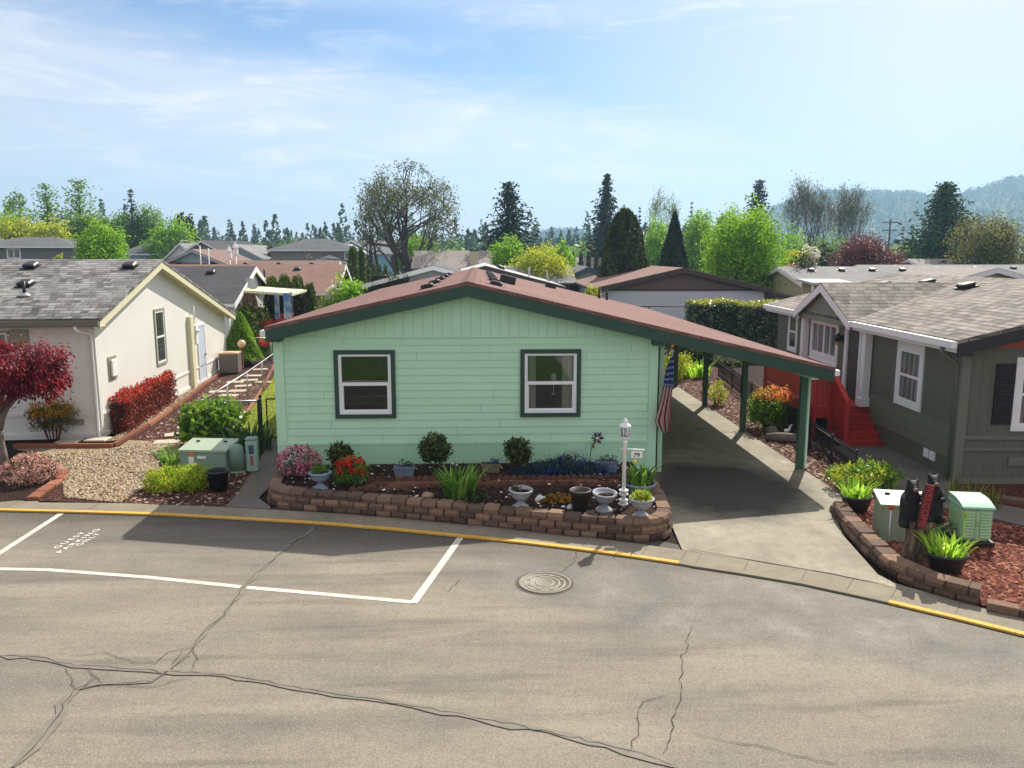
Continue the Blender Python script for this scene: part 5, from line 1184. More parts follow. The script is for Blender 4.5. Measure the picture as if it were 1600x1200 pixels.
n = 9000; hh = r.random(n) ** 1.3; a_ = r.random(n) * 6.283; rad = (.86 * (1 - hh) ** .8 + .03) * (1 - .12 * r.random(n) ** 2) * (1 + .05 * np.sin(a_ * 5 + hh * 9)); P = np.stack([np.cos(a_) * rad, np.sin(a_) * rad, .3 + 2.05 * hh], 1); O = np.stack([np.cos(a_), np.sin(a_), np.full(n, .3)], 1)
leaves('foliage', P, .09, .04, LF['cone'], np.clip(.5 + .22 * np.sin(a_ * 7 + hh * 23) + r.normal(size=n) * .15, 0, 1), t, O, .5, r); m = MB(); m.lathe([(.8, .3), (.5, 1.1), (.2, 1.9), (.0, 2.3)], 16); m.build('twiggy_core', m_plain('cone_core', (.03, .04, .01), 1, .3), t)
t = planter('plant_tub', 'wide dark tub holding the cone shaped dwarf spruce', (-10.45, 35.0), 0, .38, .5, .42, M['charpot'], sy=.8, cat='planter')
t = thing('garden_globe', 'small peach coloured globe on a stand behind the air conditioner', 'ornament', (-10.1, 34.1, 0)); m = MB(); m.lathe([(.1, 0), (.05, .1), (.05, .9), (.09, .95)], 12); m.build('stand', M['timber'], t); m = MB(); m.lathe([(.0, .93)] + [(.17 * math.sin(k * .314), 1.1 - .17 * math.cos(k * .314)) for k in range(1, 10)] + [(.0, 1.27)], 16); m.build('globe', m_plain('peach_globe', hexc(226, 190, 160), .4, .1), t)

# ---- flower bed of the mint house
BZ = .30
def azalea(label, loc, radii, fl, nf, nl, seed, leaf='dark', fz=.5, top=-.7, L=.042):
    t = shrub('azalea', label, 'shrub', loc, radii, leaf, nl, .05, seed, radii[2] * .95, lump=.08, z0=BZ); addleaves(t, 'blossom', fl, (0, 0, radii[2]), [q_ * 1.03 for q_ in radii], nf, L, seed + 1, 8, .93, .06, .022, None, top if top > 0 else .7); return t
azalea('dense pink azalea covered in blossom at the left corner of the mint house', (-3.72, 16.05), (.42, .36, .32), 'pinkfl', 2600, 900, 50)
t = azalea('green azalea with a cap of bright red flowers beside the pink azalea', (-2.55, 15.35), (.33, .32, .29), 'redfl', 300, 1900, 52, 'mid', top=.05, L=.05)
addleaves(t, 'blossom', 'redfl', (-.02, -.05, .36), (.29, .27, .24), 520, .055, 54, 9, .9, .1, .02, None, .05)
for i, (x, y, rr, h, lab) in enumerate(((-2.95, 16.4, .22, .60, 'small dark round topiary bush behind the red azalea'), (-.97, 16.3, .30, .80, 'largest dark round topiary bush, standing behind the iris clump'), (.76, 16.25, .26, .70, 'dark round topiary bush under the right window of the mint house'))):
    t = thing('topiary_bush', lab, 'shrub', (x, y, BZ), 0, 'round topiary bushes in the flower bed'); r = np.random.default_rng(60 + i); m = MB(); m.tube([(0, 0, -.02), (.01, 0, h * .3), (0, .01, h * .75)], [.022, .02, .012], 7)
    for k in range(6): a_ = k * 1.05; m.tube([(0, 0, h * .28), (rr * .7 * math.cos(a_), rr * .7 * math.sin(a_), h * .66)], [.012, .005], 5)
    m.build('stem', M['bark'], t); addleaves(t, 'foliage', 'topiary', (0, 0, h - rr), (rr, rr, rr), 3000, .06, 63 + i, 10, .5, .12, .04, .042, .95, .3)
def urn(label, loc, mat, rotz=0., tilt=(0, 0), sc=1., z=BZ):
    t = thing('urn_planter', label, 'planter', (*loc, z), rotz, 'pedestal urns in the flower bed')
    m = MB(); m.lathe([(.15, 0), (.155, .02), (.14, .04), (.10, .07), (.06, .10), (.05, .15)], 24); m.build('pedestal', mat, t)
    m = MB(); m.M = Matrix.Translation((0, 0, .14)) @ Matrix.Rotation(tilt[0], 4, 'X') @ Matrix.Rotation(tilt[1], 4, 'Y')
    m.lathe([(.055, 0), (.09, .015), (.15, .06), (.19, .13), (.20, .17), (.222, .175), (.225, .205), (.205, .215), (.185, .205), (.17, .16), (.001, .15)], 28); m.build('bowl', mat, t)
    m = MB(); m.M = Matrix.Translation((0, 0, .30)); m.lathe([(.172, 0), (.001, .015)], 20); m.build('potting_soil', M['soil'], t); t.scale = (sc,) * 3; return t
t = urn('blue grey pedestal urn with a dark green cushion plant by the pink azalea', (-3.12, 15.15), M['urnblue']); addleaves(t, 'plant', 'mid', (0, .02, .36), (.16, .15, .13), 700, .035, 70, 10, .7, .1, .02, None, .3)
t = urn('grey pedestal urn with a few sparse stems, standing right of the iris clump', (.70, 13.85), M['urngrey'], tilt=(.06, .03)); addleaves(t, 'plant', 'topiary', (-.08, .04, .35), (.08, .07, .06), 120, .035, 71, 6, .6, .1, .02, None, .3)
t = urn('grey pedestal urn of bare soil left of the white lamp post', (2.17, 13.6), M['urngrey'], tilt=(.1, .05))
t = urn('grey pedestal urn overflowing with yellow green foliage at the bed corner', (2.76, 13.22), M['urngrey']); addleaves(t, 'plant', 'yellowgreen', (0, 0, .36), (.17, .16, .10), 600, .05, 72, 8, .7, .15, .02, .03, .2); blades('sprigs', LF['blade'], t, 26, .15, .28, .03, .7, np.random.default_rng(73), base=.32)
t = thing('iris_clump', 'tall green iris clump leaning over the middle of the block wall', 'plant', (-.42, 14.55, BZ)); blades('leaves', LF['blade'], t, 130, .28, .64, .06, .65, np.random.default_rng(74), ry=.24)
shrub('dry_plant', 'low dark withered plant at the foot of the iris clump', 'plant', (-.12, 14.12), (.26, .2, .12), 'dark', 700, .045, 75, .1, z0=BZ, stem=False)
t = MB(); q_ = unit(42, np.random.default_rng(9))
def rock(label, loc, z, s, mat, seed, name='rock'):
    r = np.random.default_rng(seed); m = MB(); rows = 7; cols = 12; vs = []
    for i in range(rows + 1):
        th_ = math.pi * i / rows
        for j in range(cols):
            ph = 2 * math.pi * j / cols; k = 1 + .22 * math.sin(ph * 2 + seed) * math.sin(th_ * 2 + 1) + .1 * r.normal() * (0 < i < rows); vs.append((s[0] * k * math.sin(th_) * math.cos(ph), s[1] * k * math.sin(th_) * math.sin(ph), s[2] * (math.cos(th_) * k + .6)))
    m.add(vs, [[i * cols + j, i * cols + (j + 1) % cols, (i + 1) * cols + (j + 1) % cols, (i + 1) * cols + j] for i in range(rows) for j in range(cols)][::-1], .5, True); o = m.build(name, mat); o.location = (*loc, z); return tag(o, label, 'rock')
rock('rounded tan rock lying left of the iris clump on dark soil', (-1.0, 14.55), BZ - .02, (.13, .09, .07), M['boulder'], 3)
rock('chalk white rock beside the yellow ground cover plant', (1.08, 14.2), BZ - .01, (.09, .08, .08), M['white'], 4); rock('small white stone at the foot of the brown pot', (1.58, 13.75), BZ - .01, (.05, .04, .06), M['white'], 5)
shrub('ground_cover', 'yellowing mossy ground cover mound left of the brown pot', 'plant', (1.42, 14.2), (.30, .22, .07), 'nandina', 1500, .04, 76, .05, z0=BZ, stem=False, lump=.2)
planter('brown_pot', 'tall dark brown glazed pot left of the bare urn', (1.75, 13.65), BZ, .125, .185, .38, M['potbrown'])
t = planter('bulb_pot', 'large grey bowl of tulip leaves and a yellow flower behind the lamp post', (3.0, 14.55), BZ, .22, .29, .24, M['urnblue']); blades('leaves', LF['blade'], t, 55, .24, .46, .055, .6, np.random.default_rng(77), base=.18); addleaves(t, 'plant', 'mid', (.05, 0, .3), (.22, .2, .14), 300, .06, 78, 6, .6, .1, .03, None, .3)
m = MB(); m.tube([(-.12, -.02, .2), (-.11, -.02, .62)], .006, 5); m.build('flower_stem', LF['blade'], t); m = MB(); m.lathe([(.0, 0), (.035, .02), (.042, .06), (.025, .085), (.0, .08)], 10, (-.11, -.02, .60)); m.build('flower', m_plain('yellow_tulip', hexc(232, 206, 60), .5, .1), t)
# window boxes and tub against the wall
def trough(label, loc, w_, h_, mat, leafn, seed, tilt=0.):
    t = thing('planter_box', label, 'planter', (*loc, BZ), tilt); m = MB(); a_, b_ = w_ / 2, w_ / 2 * .86; d_ = .11
    m.add([(-b_, -d_ * .8, 0), (b_, -d_ * .8, 0), (b_, d_ * .8, 0), (-b_, d_ * .8, 0), (-a_, -d_, h_), (a_, -d_, h_), (a_, d_, h_), (-a_, d_, h_), (-a_ + .02, -d_ + .02, h_), (a_ - .02, -d_ + .02, h_), (a_ - .02, d_ - .02, h_), (-a_ + .02, d_ - .02, h_), (-a_ + .02, -d_ + .02, h_ - .05), (a_ - .02, -d_ + .02, h_ - .05), (a_ - .02, d_ - .02, h_ - .05), (-a_ + .02, d_ - .02, h_ - .05)],
          [[3, 2, 1, 0], [0, 1, 5, 4], [1, 2, 6, 5], [2, 3, 7, 6], [3, 0, 4, 7], [4, 5, 9, 8], [5, 6, 10, 9], [6, 7, 11, 10], [7, 4, 8, 11], [8, 9, 13, 12], [9, 10, 14, 13], [10, 11, 15, 14], [11, 8, 12, 15], [12, 13, 14, 15]]); m.bbox(-a_ - .012, a_ + .012, -d_ - .012, -d_ + .0, h_ - .035, h_ + .004, .004); m.build('box', mat, t)
    if leafn: addleaves(t, 'plant', leafn, (.04, 0, h_ + .03), (w_ * .36, .08, .08), 160, .035, seed, 6, .5, .2, .03, None, .3)
trough('blue grey planter box under the left window of the mint house', (-1.58, 16.0), .42, .22, M['tub'], 'dark', 80, R(3)); trough('small tan planter box with dark flowers left of the right topiary', (.20, 16.3), .40, .18, m_plain('tan_box', hexc(120, 108, 84), .7, .15), 'blue', 81); trough('galvanised planter tub at the right end of the blue flowers', (2.62, 16.2), .46, .24, M['tub'], 'topiary', 82)
t = thing('blue_ground_cover', 'low mat of deep blue flowers against the mint wall', 'plant', (1.7, 16.15, BZ)); r = np.random.default_rng(83)
for nm, lf, n_, L_, sh in (('foliage', 'bladedark', 5200, .05, .5), ('flowers', 'blue', 6000, .035, .93)):
    P, O, tv = blob(r, (0, 0, .06), (.95, .30, .22), n_ // 8, 8, .04, sh, .2, .2); P[:, 2] = np.maximum(P[:, 2] + .06 * np.sin(P[:, 0] * 4 + 1), .01)
    if nm == 'flowers': k_ = P[:, 1] < .08; P, O, tv = P[k_], O[k_], tv[k_]
    leaves(nm, P, L_, L_ * .55, LF[lf], tv, t, O, .4, r)
# garden spinner
t = thing('garden_spinner', 'black and white metal flower spinner on a stake before the mint wall', 'ornament', (2.33, 16.72, BZ)); m = MB(); m.tube([(0, 0, -.02), (.03, 0, .3), (.05, -.01, .42), (.13, -.03, .58)], .008, 6); m.build('stake', M['black'], t)
m = MB()
for rg, nn, L_ in ((.02, 12, .14), (.015, 10, .09)):
    for k in range(nn):
        a_ = 2 * math.pi * k / nn; d1 = Vector((math.cos(a_), -.25, math.sin(a_))); d2 = Vector((-math.sin(a_), 0, math.cos(a_))); c0 = Vector((.16, -.05, .62)) + d1 * .02; tip = c0 + d1 * L_; mid = c0 + d1 * L_ * .55
        m.add([c0, mid + d2 * .024 + Vector((0, .012, 0)), tip, mid - d2 * .024 - Vector((0, .012, 0))], [[0, 1, 2, 3]], .9 if k % 2 else .1)
m.build('petals', m_tint('spinner_metal', [(.02, .02, .025), (.06, .06, .07), (.5, .5, .52)], .35, .1), t); m = MB(); m.lathe([(.0, -.03), (.035, 0), (.03, .06), (.0, .09)], 10, (.07, -.05, .42)); m.build('bird_figure', m_plain('gold_bird', hexc(120, 110, 60), .5, .3), t)
# lamp post with house number
t = thing('lamp_post', 'white garden lamp post with a hanging house number sign in the flower bed', 'lamp post', (2.55, 13.78, BZ))
m = MB(); m.lathe([(.036, .0), (.036, 1.18), (.044, 1.19), (.044, 1.21), (.03, 1.23), (.03, 1.27)], 16); m.build('pole', M['white'], t)
m = MB()
for z in (.06, .13, .24, .31):
    for k in range(12): a_ = k * .5236; m.box(.06 * math.cos(a_) - .022, .06 * math.cos(a_) + .022, .06 * math.sin(a_) - .022, .06 * math.sin(a_) + .022, z, z + .02)
    m.lathe([(.08, z), (.085, z + .01), (.06, z + .03), (.04, z + .035)], 14)
m.build('base_collar', M['white'], t)
m = MB(); m.lathe([(.03, 1.26), (.075, 1.28), (.085, 1.30), (.075, 1.31)], 8, smooth=False); m.lathe([(.115, 1.48), (.10, 1.51), (.06, 1.545), (.045, 1.56), (.05, 1.58), (.03, 1.61), (.01, 1.64), (.0, 1.65)], 12)
for k in range(6): a_ = k * 1.0472; m.tube([(.075 * math.cos(a_), .075 * math.sin(a_), 1.30), (.095 * math.cos(a_), .095 * math.sin(a_), 1.49)], .009, 5)
ln = m.build('lantern', M['white'], t); m = MB(); m.lathe([(.068, 1.31), (.086, 1.48)], 6, smooth=False); m.build('lantern_glass', M['glass'], ln); m = MB(); m.lathe([(.02, 1.30), (.03, 1.36), (.03, 1.42), (.0, 1.45)], 10); m.build('bulb', M['white'], ln)
m = MB(); m.tube([(-.06, 0, 1.08), (.36, 0, 1.06)], .014, 8); m.build('sign_arm', M['white'], t)
m = MB(); m.box(.12, .32, -.006, .006, .915, 1.025); m.tube([(.15, 0, 1.02), (.15, 0, 1.07)], .004, 4); m.tube([(.29, 0, 1.02), (.29, 0, 1.07)], .004, 4); sg_ = m.build('number_sign', M['white'], t)
text_mesh('number', '79', .11, M['black'], sg_, T(.22, -.009, .967) @ Matrix.Rotation(R(90), 4, 'X'), 1.0, .004)
# white flecks of stone and petals on the soil
scatter('white_pebbles', inner + [(3.3, 16.9), (-4.2, 16.9)], 130, .05, M['white'], .325, sr, .5)

# ---- right hand bed by the drive
P_ = lambda a, b: spot(a, b)[:2]
def oval_iris(label, loc, seed, leaf):
    t = planter('iris_planter', label, loc, .03, .2, .29, .30, M['charpot'], sy=.8); blades('leaves', LF[leaf], t, 85, .25, .42, .045, .8, np.random.default_rng(seed), ry=.2, base=.22); return t
oval_iris('dark oval planter of lime iris leaves at the upper end of the curved block wall', (7.05, 14.25), 90, 'bladelime'); t = oval_iris('dark oval planter of iris leaves with one tall bud near the generator', (7.05, 11.3), 91, 'bladelime'); t.rotation_euler = (0, 0, R(-12))
m = MB(); m.tube([(.18, .02, .25), (.2, .02, .6), (.21, .02, .86)], .008, 5); m.build('flower_stem', LF['bladelime'], t); m = MB(); m.lathe([(.0, 0), (.025, .03), (.02, .08), (.0, .11)], 8, (.21, .02, .84)); m.build('flower_bud', LF['yellowgreen'], t)
tb = transformer('pale green transformer box standing behind the carved bears', (7.2, 12.85), R(-14), .86, .55, .72, M['palegreen'], M['palegreen'])
# standby generator
t = thing('generator', 'light green standby generator with louvred sides on a black base', 'generator', (8.2, 12.6, 0), R(-10)); gm = m_plain('generator_green', hexc(160, 196, 150), .42, .06, 3); m = MB(); m.bbox(-.36, .36, -.36, .40, .12, .76, .05); m.build('cabinet', gm, t)
m = MB()
for sgn in (-1, 1):
    if sgn > 0: m.build('louvres', gm, t); m = MB()
    for k in range(9): z = .20 + k * .058; x0, x1 = (-.31, -.07) if sgn < 0 else (.07, .31); m.add([(x0, -.36, z), (x1, -.36, z), (x1, -.395, z + .012), (x0, -.395, z + .012), (x1, -.36, z + .045), (x0, -.36, z + .045)], [[0, 1, 2, 3], [3, 2, 4, 5], [0, 3, 5], [1, 4, 2]])
m.build('louvres', gm, t); m = MB()
for k in range(9): z = .20 + k * .058; m.add([(.36, -.3, z), (.36, .34, z), (.392, .34, z + .012), (.392, -.3, z + .012), (.36, .34, z + .045), (.36, -.3, z + .045)], [[0, 1, 2, 3], [3, 2, 4, 5], [0, 3, 5], [1, 4, 2]])
m.build('louvres', gm, t); m = MB()
m.bbox(-.40, .40, -.41, .43, .74, .80, .03); n_ = 8
for k in range(n_):
    a0, a1 = k / n_, (k + 1) / n_; zf = lambda q_: .795 + .10 * math.sin(min(1, q_ * 1.6) * math.pi / 2) - .0 * q_
    m.add([(-.38, -.39 + .80 * a0, zf(a0)), (.38, -.39 + .80 * a0, zf(a0)), (.38, -.39 + .80 * a1, zf(a1)), (-.38, -.39 + .80 * a1, zf(a1))], [[0, 1, 2, 3]], .5, True)
    for x, fl in ((-.38, 1), (.38, 0)): f_ = [(x, -.39 + .80 * a0, .79), (x, -.39 + .80 * a1, .79), (x, -.39 + .80 * a1, zf(a1)), (x, -.39 + .80 * a0, zf(a0))]; m.add(f_, [[0, 1, 2, 3][:: -1 if fl else 1]])
m.add([(-.38, .41, .79), (.38, .41, .79), (.38, .41, .895), (-.38, .41, .895)], [[3, 2, 1, 0]]); m.build('lid', m_plain('generator_lid', hexc(142, 184, 158), .35, .05, 3), t)
m = MB(); m.bbox(-.05, .05, -.375, -.35, .16, .73, .01); m.bbox(-.03, -.012, -.39, -.37, .42, .52, .004); m.bbox(.012, .03, -.39, -.37, .42, .52, .004); m.build('centre_panel', gm, t); m = MB(); m.bbox(-.40, .44, -.42, .44, .03, .13, .02); m.build('base', M['black'], t); t.scale = (.66, .76, .88)
# carved bears on a stump
t = thing('bear_carving', 'carved tree stump with two black bears hugging a red welcome board', 'sculpture', (6.86, 11.8, .03), R(-14)); t.scale = (.92, .92, .94)
def skin(name, verts, edges, rad, mat, parent, sub=2, root=0):
    me = bpy.data.meshes.new(name); me.from_pydata(verts, edges, []); o = bpy.data.objects.new(name, me); COL.objects.link(o); o.parent = parent
    md = o.modifiers.new('skin', 'SKIN'); lay = me.skin_vertices[0].data
    for i, q_ in enumerate(rad): lay[i].radius = (q_, q_) if not hasattr(q_, '__len__') else q_; lay[i].use_root = (i == root)
    o.modifiers.new('sub', 'SUBSURF').levels = sub; o.modifiers['sub'].render_levels = sub
    for p in me.polygons: p.use_smooth = True
    md.use_smooth_shade = True; me.materials.append(mat); return o
sm_ = N('carved_stump'); co = sm_.co(); col = sm_.ramp(sm_.noise(sm_.mapping(co, (6, 6, 1.6)), 2, 5, .65), [(.3, hexc(44, 34, 28)), (.5, hexc(98, 84, 70)), (.68, hexc(150, 128, 100))]); sm_.pbsdf(col, .85, 0, .2, sm_.bump(sm_.noise(sm_.mapping(co, (9, 9, 2)), 3, 5), .9, .03))
m = MB(); vs = []; prof = [(.27, -.02), (.25, .06), (.21, .2), (.195, .4), (.2, .55), (.24, .62), (.235, .7)]; nn = 18; rr_ = np.random.default_rng(8)
for rad_, z in prof:
    for k in range(nn): a_ = 2 * math.pi * k / nn; q_ = rad_ * (1 + .08 * math.sin(a_ * 3 + z * 4) + .03 * rr_.normal()); vs.append((q_ * math.cos(a_), q_ * math.sin(a_) * .85, z))
m.add(vs, [[i * nn + k, i * nn + (k + 1) % nn, (i + 1) * nn + (k + 1) % nn, (i + 1) * nn + k] for i in range(len(prof) - 1) for k in range(nn)] + [[(len(prof) - 1) * nn + k for k in range(nn)]], .5, True)
m.lathe([(.16, .64), (.14, .9), (.12, 1.05), (.05, 1.1)], 14, (.02, .04, 0)); m.build('stump', sm_.m, t)
bearm = m_plain('bear_black_paint', (.006, .006, .007), .65, .4, 12, bump=.8, fine=40); tan = m_plain('bear_muzzle', hexc(120, 96, 72), .7, .2, 10)
def bear(off, h, lean, seed):
    x, y, z = off; b = [(x, y, z), (x + lean * .3, y, z + .2), (x + lean * .6, y, z + .40), (x + lean * .8, y - .02, z + .52), (x + lean, y - .05, z + .62), (x + lean, y - .15, z + .60), (x + lean, y - .20, z + .585)]
    rad = [.12, .15, .13, .085, .098, .055, .042]; e = [(0, 1), (1, 2), (2, 3), (3, 4), (4, 5), (5, 6)]
    for s_ in (-1, 1):
        k = len(b); b += [(x + lean + s_ * .065, y - .03, z + .70), (x + lean + s_ * .08, y - .03, z + .735)]; rad += [.03, .022]; e += [(4, k), (k, k + 1)]
        k = len(b); b += [(x + lean * .6 + s_ * .14, y - .08, z + .40), (x + lean * .6 + s_ * .13, y - .18, z + .33), (x + lean * .6 + s_ * .06, y - .23, z + .34)]; rad += [.06, .05, .045]; e += [(2, k), (k, k + 1), (k + 1, k + 2)]
        k = len(b); b += [(x + s_ * .11, y - .10, z - .02), (x + s_ * .12, y - .19, z + .0), (x + s_ * .10, y - .24, z + .05)]; rad += [.085, .06, .05]; e += [(0, k), (k, k + 1), (k + 1, k + 2)]
    return skin('bear', b, e, rad, bearm, t)
for off, h, lean, s_ in (((-.17, .0, .66), .7, .02, 1), ((.19, .03, .76), .7, -.02, 2)):
    bo = bear(off, h, lean, s_); hx, hy, hz = off[0] + lean, off[1] - .2, off[2] + .585; m = MB(); m.lathe([(.0, -.015), (.035, -.01), (.042, .02), (.03, .04), (.0, .045)], 10, (hx, hy - .02, hz)); m.build('muzzle', tan, bo); m = MB(); m.lathe([(.0, 0), (.016, .008), (.0, .02)], 8, (hx, hy - .062, hz + .02)); m.build('nose', bearm, bo)
m = MB(); Mb = T(.0, -.29, 1.02) @ Matrix.Rotation(R(9), 4, 'Y') @ Matrix.Rotation(R(-6), 4, 'X'); m.M = Mb; m.bbox(-.075, .075, -.015, .02, -.36, .36, .008); sb = m.build('sign_board', m_plain('board_dark', (.10, .012, .012), .6, .2), t)
text_mesh('lettering', 'WELCOME', .15, m_plain('red_letters', (.34, .03, .03), .5, .1), sb, Mb @ T(0, -.018, 0) @ Matrix.Rotation(R(90), 4, 'X') @ Matrix.Rotation(R(-90), 4, 'Z'), 1.02, .012)
for v in []: pass
t = thing('marker_stake', 'thin white marker stake with a round red reflector by the block wall', 'marker', (*P_(1388, 850), .0)); m = MB(); m.tube([(0, 0, 0), (0, 0, .62)], .009, 6); m.build('stake', M['white'], t); m = MB(); m.M = T(0, -.005, .64) @ Matrix.Rotation(R(90), 4, 'X'); m.lathe([(.045, -.008), (.05, 0), (.045, .012), (.0, .016)], 14); m.build('reflector', m_plain('red_reflector', (.42, .06, .02), .3, .1), t)
t = shrub('euonymus_bush', 'green and yellow variegated bush at the near end of the iron fence', 'shrub', (7.95, 15.75), (.78, .45, .26), 'glossy', 1900, .075, 95, .26, lump=.2); addleaves(t, 'new_foliage', 'yellowgreen', (-.12, -.05, .3), (.68, .42, .22), 900, .06, 96, 8, .85, .2, .04, .035, .1)
shrub('sword_fern', 'dark green grassy shrub between the transformer box and the generator', 'shrub', (7.66, 13.35), (.26, .26, .34), 'dark', 1100, .12, 97, .32, W=.02, lump=.2)
t = thing('fern_clump', 'dark arching fern spilling in front of the generator base', 'plant', (7.62, 12.75, .03)); blades('fronds', LF['bladedark'], t, 60, .2, .42, .05, 1.1, np.random.default_rng(98))
rock('rust coloured rock beside the fern near the generator', (7.5, 12.45), .02, (.12, .1, .07), m_plain('rust_rock', hexc(138, 84, 62), .8, .2, 6), 6)
for i, ((a, b), lab) in enumerate((((1490, 783), 'dry weed clump growing by the olive house corner post'), ((1520, 790), 'dry weed clump, middle one under the olive house wall'), ((1548, 797), 'dry weed clump, rightmost one under the olive house wall'))):
    t = thing('weed_clump', lab, 'plant', (*spot(a, b)[:2], .02)); blades('stalks', LF['olive'], t, 40, .14, .55, .022, .5, np.random.default_rng(100 + i))
t = thing('weed_clump', 'pale grassy weeds behind the variegated bush and the bears', 'plant', (*spot(1405, 790)[:2], .02)); blades('stalks', LF['olive'], t, 60, .25, .4, .02, .9, np.random.default_rng(104))
# strip under the carport edge
t = shrub('spirea_bush', 'spirea bush with orange new leaves beside the second carport post', 'shrub', (7.95, 21.6), (.60, .5, .52), 'mid', 2600, .08, 110, .55, lump=.2, shell=.5, W=.05); addleaves(t, 'new_foliage', 'orange', (.18, 0, .92), (.46, .42, .22), 700, .085, 111, 8, .8, .2, .05, .05, .1)
shrub('yellow_bush', 'small yellow green bush beside the third carport post', 'shrub', (7.62, 25.2), (.32, .3, .36), 'yellowgreen', 800, .07, 112, .4, lump=.2, shell=.5)
t = thing('hellebore_clump', 'bright lime leafy clump at the far end of the carport strip', 'plant', (8.55, 31.5, 0)); blades('leaves', LF['bladelime'], t, 110, .6, .7, .09, .8, np.random.default_rng(113))
shrub('yellow_bush', 'sprawling yellow bush behind the flag at the far end of the driveway', 'shrub', (7.6, 30.6), (.55, .5, .5), 'yellowgreen', 1300, .09, 114, .55, lump=.25, shell=.5)
m = MB(); m.tube([(-.5, .25, .1), (-.2, .1, .13), (.2, -.1, .14), (.5, -.2, .12)], [.10, .13, .12, .08], 9); o = m.build('driftwood_log', M['barkgrey']); o.location = (7.95, 19.9, 0); tag(o, 'weathered log lying in the bark mulch behind the front carport post', 'log')
rock('grey garden rock at the foot of the spirea bush', (7.85, 20.9), .0, (.2, .16, .14), m_plain('grey_rock', hexc(120, 116, 108), .8, .3, 5), 7)
t = thing('garden_heron', 'small white bird ornament beside the log in the mulch', 'ornament', (8.1, 20.45, 0)); skin('bird_body', [(0, 0, .18), (.06, 0, .22), (.1, 0, .34), (.15, 0, .36), (-.08, 0, .17)], [(0, 1), (1, 2), (2, 3), (0, 4)], [.055, .045, .022, .012, .02], M['white'], t); m = MB(); m.tube([(0, .02, 0), (0, .02, .15)], .006, 5); m.tube([(0, -.02, 0), (0, -.02, .15)], .006, 5); m.build('bird_legs', M['black'], t)
t = thing('garden_ball', 'black gazing ball on a low stand in the mulch beyond the yellow bush', 'ornament', (7.95, 27.6, 0)); m = MB(); m.lathe([(.1, 0), (.06, .04), (.05, .14)], 12); m.build('stand', M['black'], t); m = MB(); m.lathe([(.0, .12)] + [(.15 * math.sin(k * .314), .27 - .15 * math.cos(k * .314)) for k in range(1, 10)] + [(.0, .42)], 16); m.build('ball', m_plain('ball_black', (.01, .01, .012), .2, .1), t)
t = thing('park_bench', 'weathered timber bench at the far end of the carport beyond the flag', 'bench', (5.3, 32.5, 0), R(0)); m = MB()
for k in range(3): m.box(-.6, .6, -.2 + k * .14, -.08 + k * .14, .43, .46)
m.build('seat', M['timber'], t); m = MB()
for k in range(3): m.box(-.6, .6, .2, .23, .52 + k * .13, .62 + k * .13)
m.build('backrest', M['timber'], t)
for x in (-.54, .54):
    for y in (-.18, .18): m = MB(); m.box(x - .03, x + .03, y - .03, y + .03, 0, .43); m.build('leg', M['timber'], t)
# ------------------------------------------------------------------ houses behind
SH = {k: m_shingle('shingle_' + k, c1, c2, d, .16, .5, .4) for k, (c1, c2, d) in {
 'charcoal': ((.055, .055, .06), (.085, .085, .09), (.03, .03, .033)), 'brown': ((.20, .115, .09), (.26, .155, .125), (.12, .07, .055)), 'slate': ((.10, .105, .115), (.15, .155, .165), (.06, .062, .07)),
 'taupe': ((.26, .225, .20), (.32, .285, .255), (.17, .15, .135)), 'pale': ((.46, .46, .45), (.56, .56, .55), (.33, .33, .33)), 'grey': ((.20, .20, .20), (.27, .27, .265), (.12, .12, .12)), 'rbrown': ((.19, .12, .10), (.25, .165, .14), (.11, .07, .06))}.items()}
def wallm(n, r, g_, b): return m_siding('wall_' + n, hexc(r, g_, b), .22, False, .05, .85, .06)
WL = {'white': wallm('white', 214, 214, 212), 'tan': wallm('tan', 176, 146, 104), 'grey': wallm('grey', 132, 126, 124), 'bluegrey': wallm('bluegrey', 150, 166, 178), 'lilac': wallm('lilac', 194, 194, 202), 'brownv': wallm('brown', 104, 84, 80), 'blue': wallm('blue', 108, 160, 190), 'paleblue': wallm('pale_blue', 190, 206, 206), 'sage': wallm('sage', 160, 164, 156), 'cream': wallm('cream', 196, 184, 152), 'yellow': wallm('yellow', 196, 190, 140), 'dgrey': wallm('dark_grey', 108, 108, 104)}
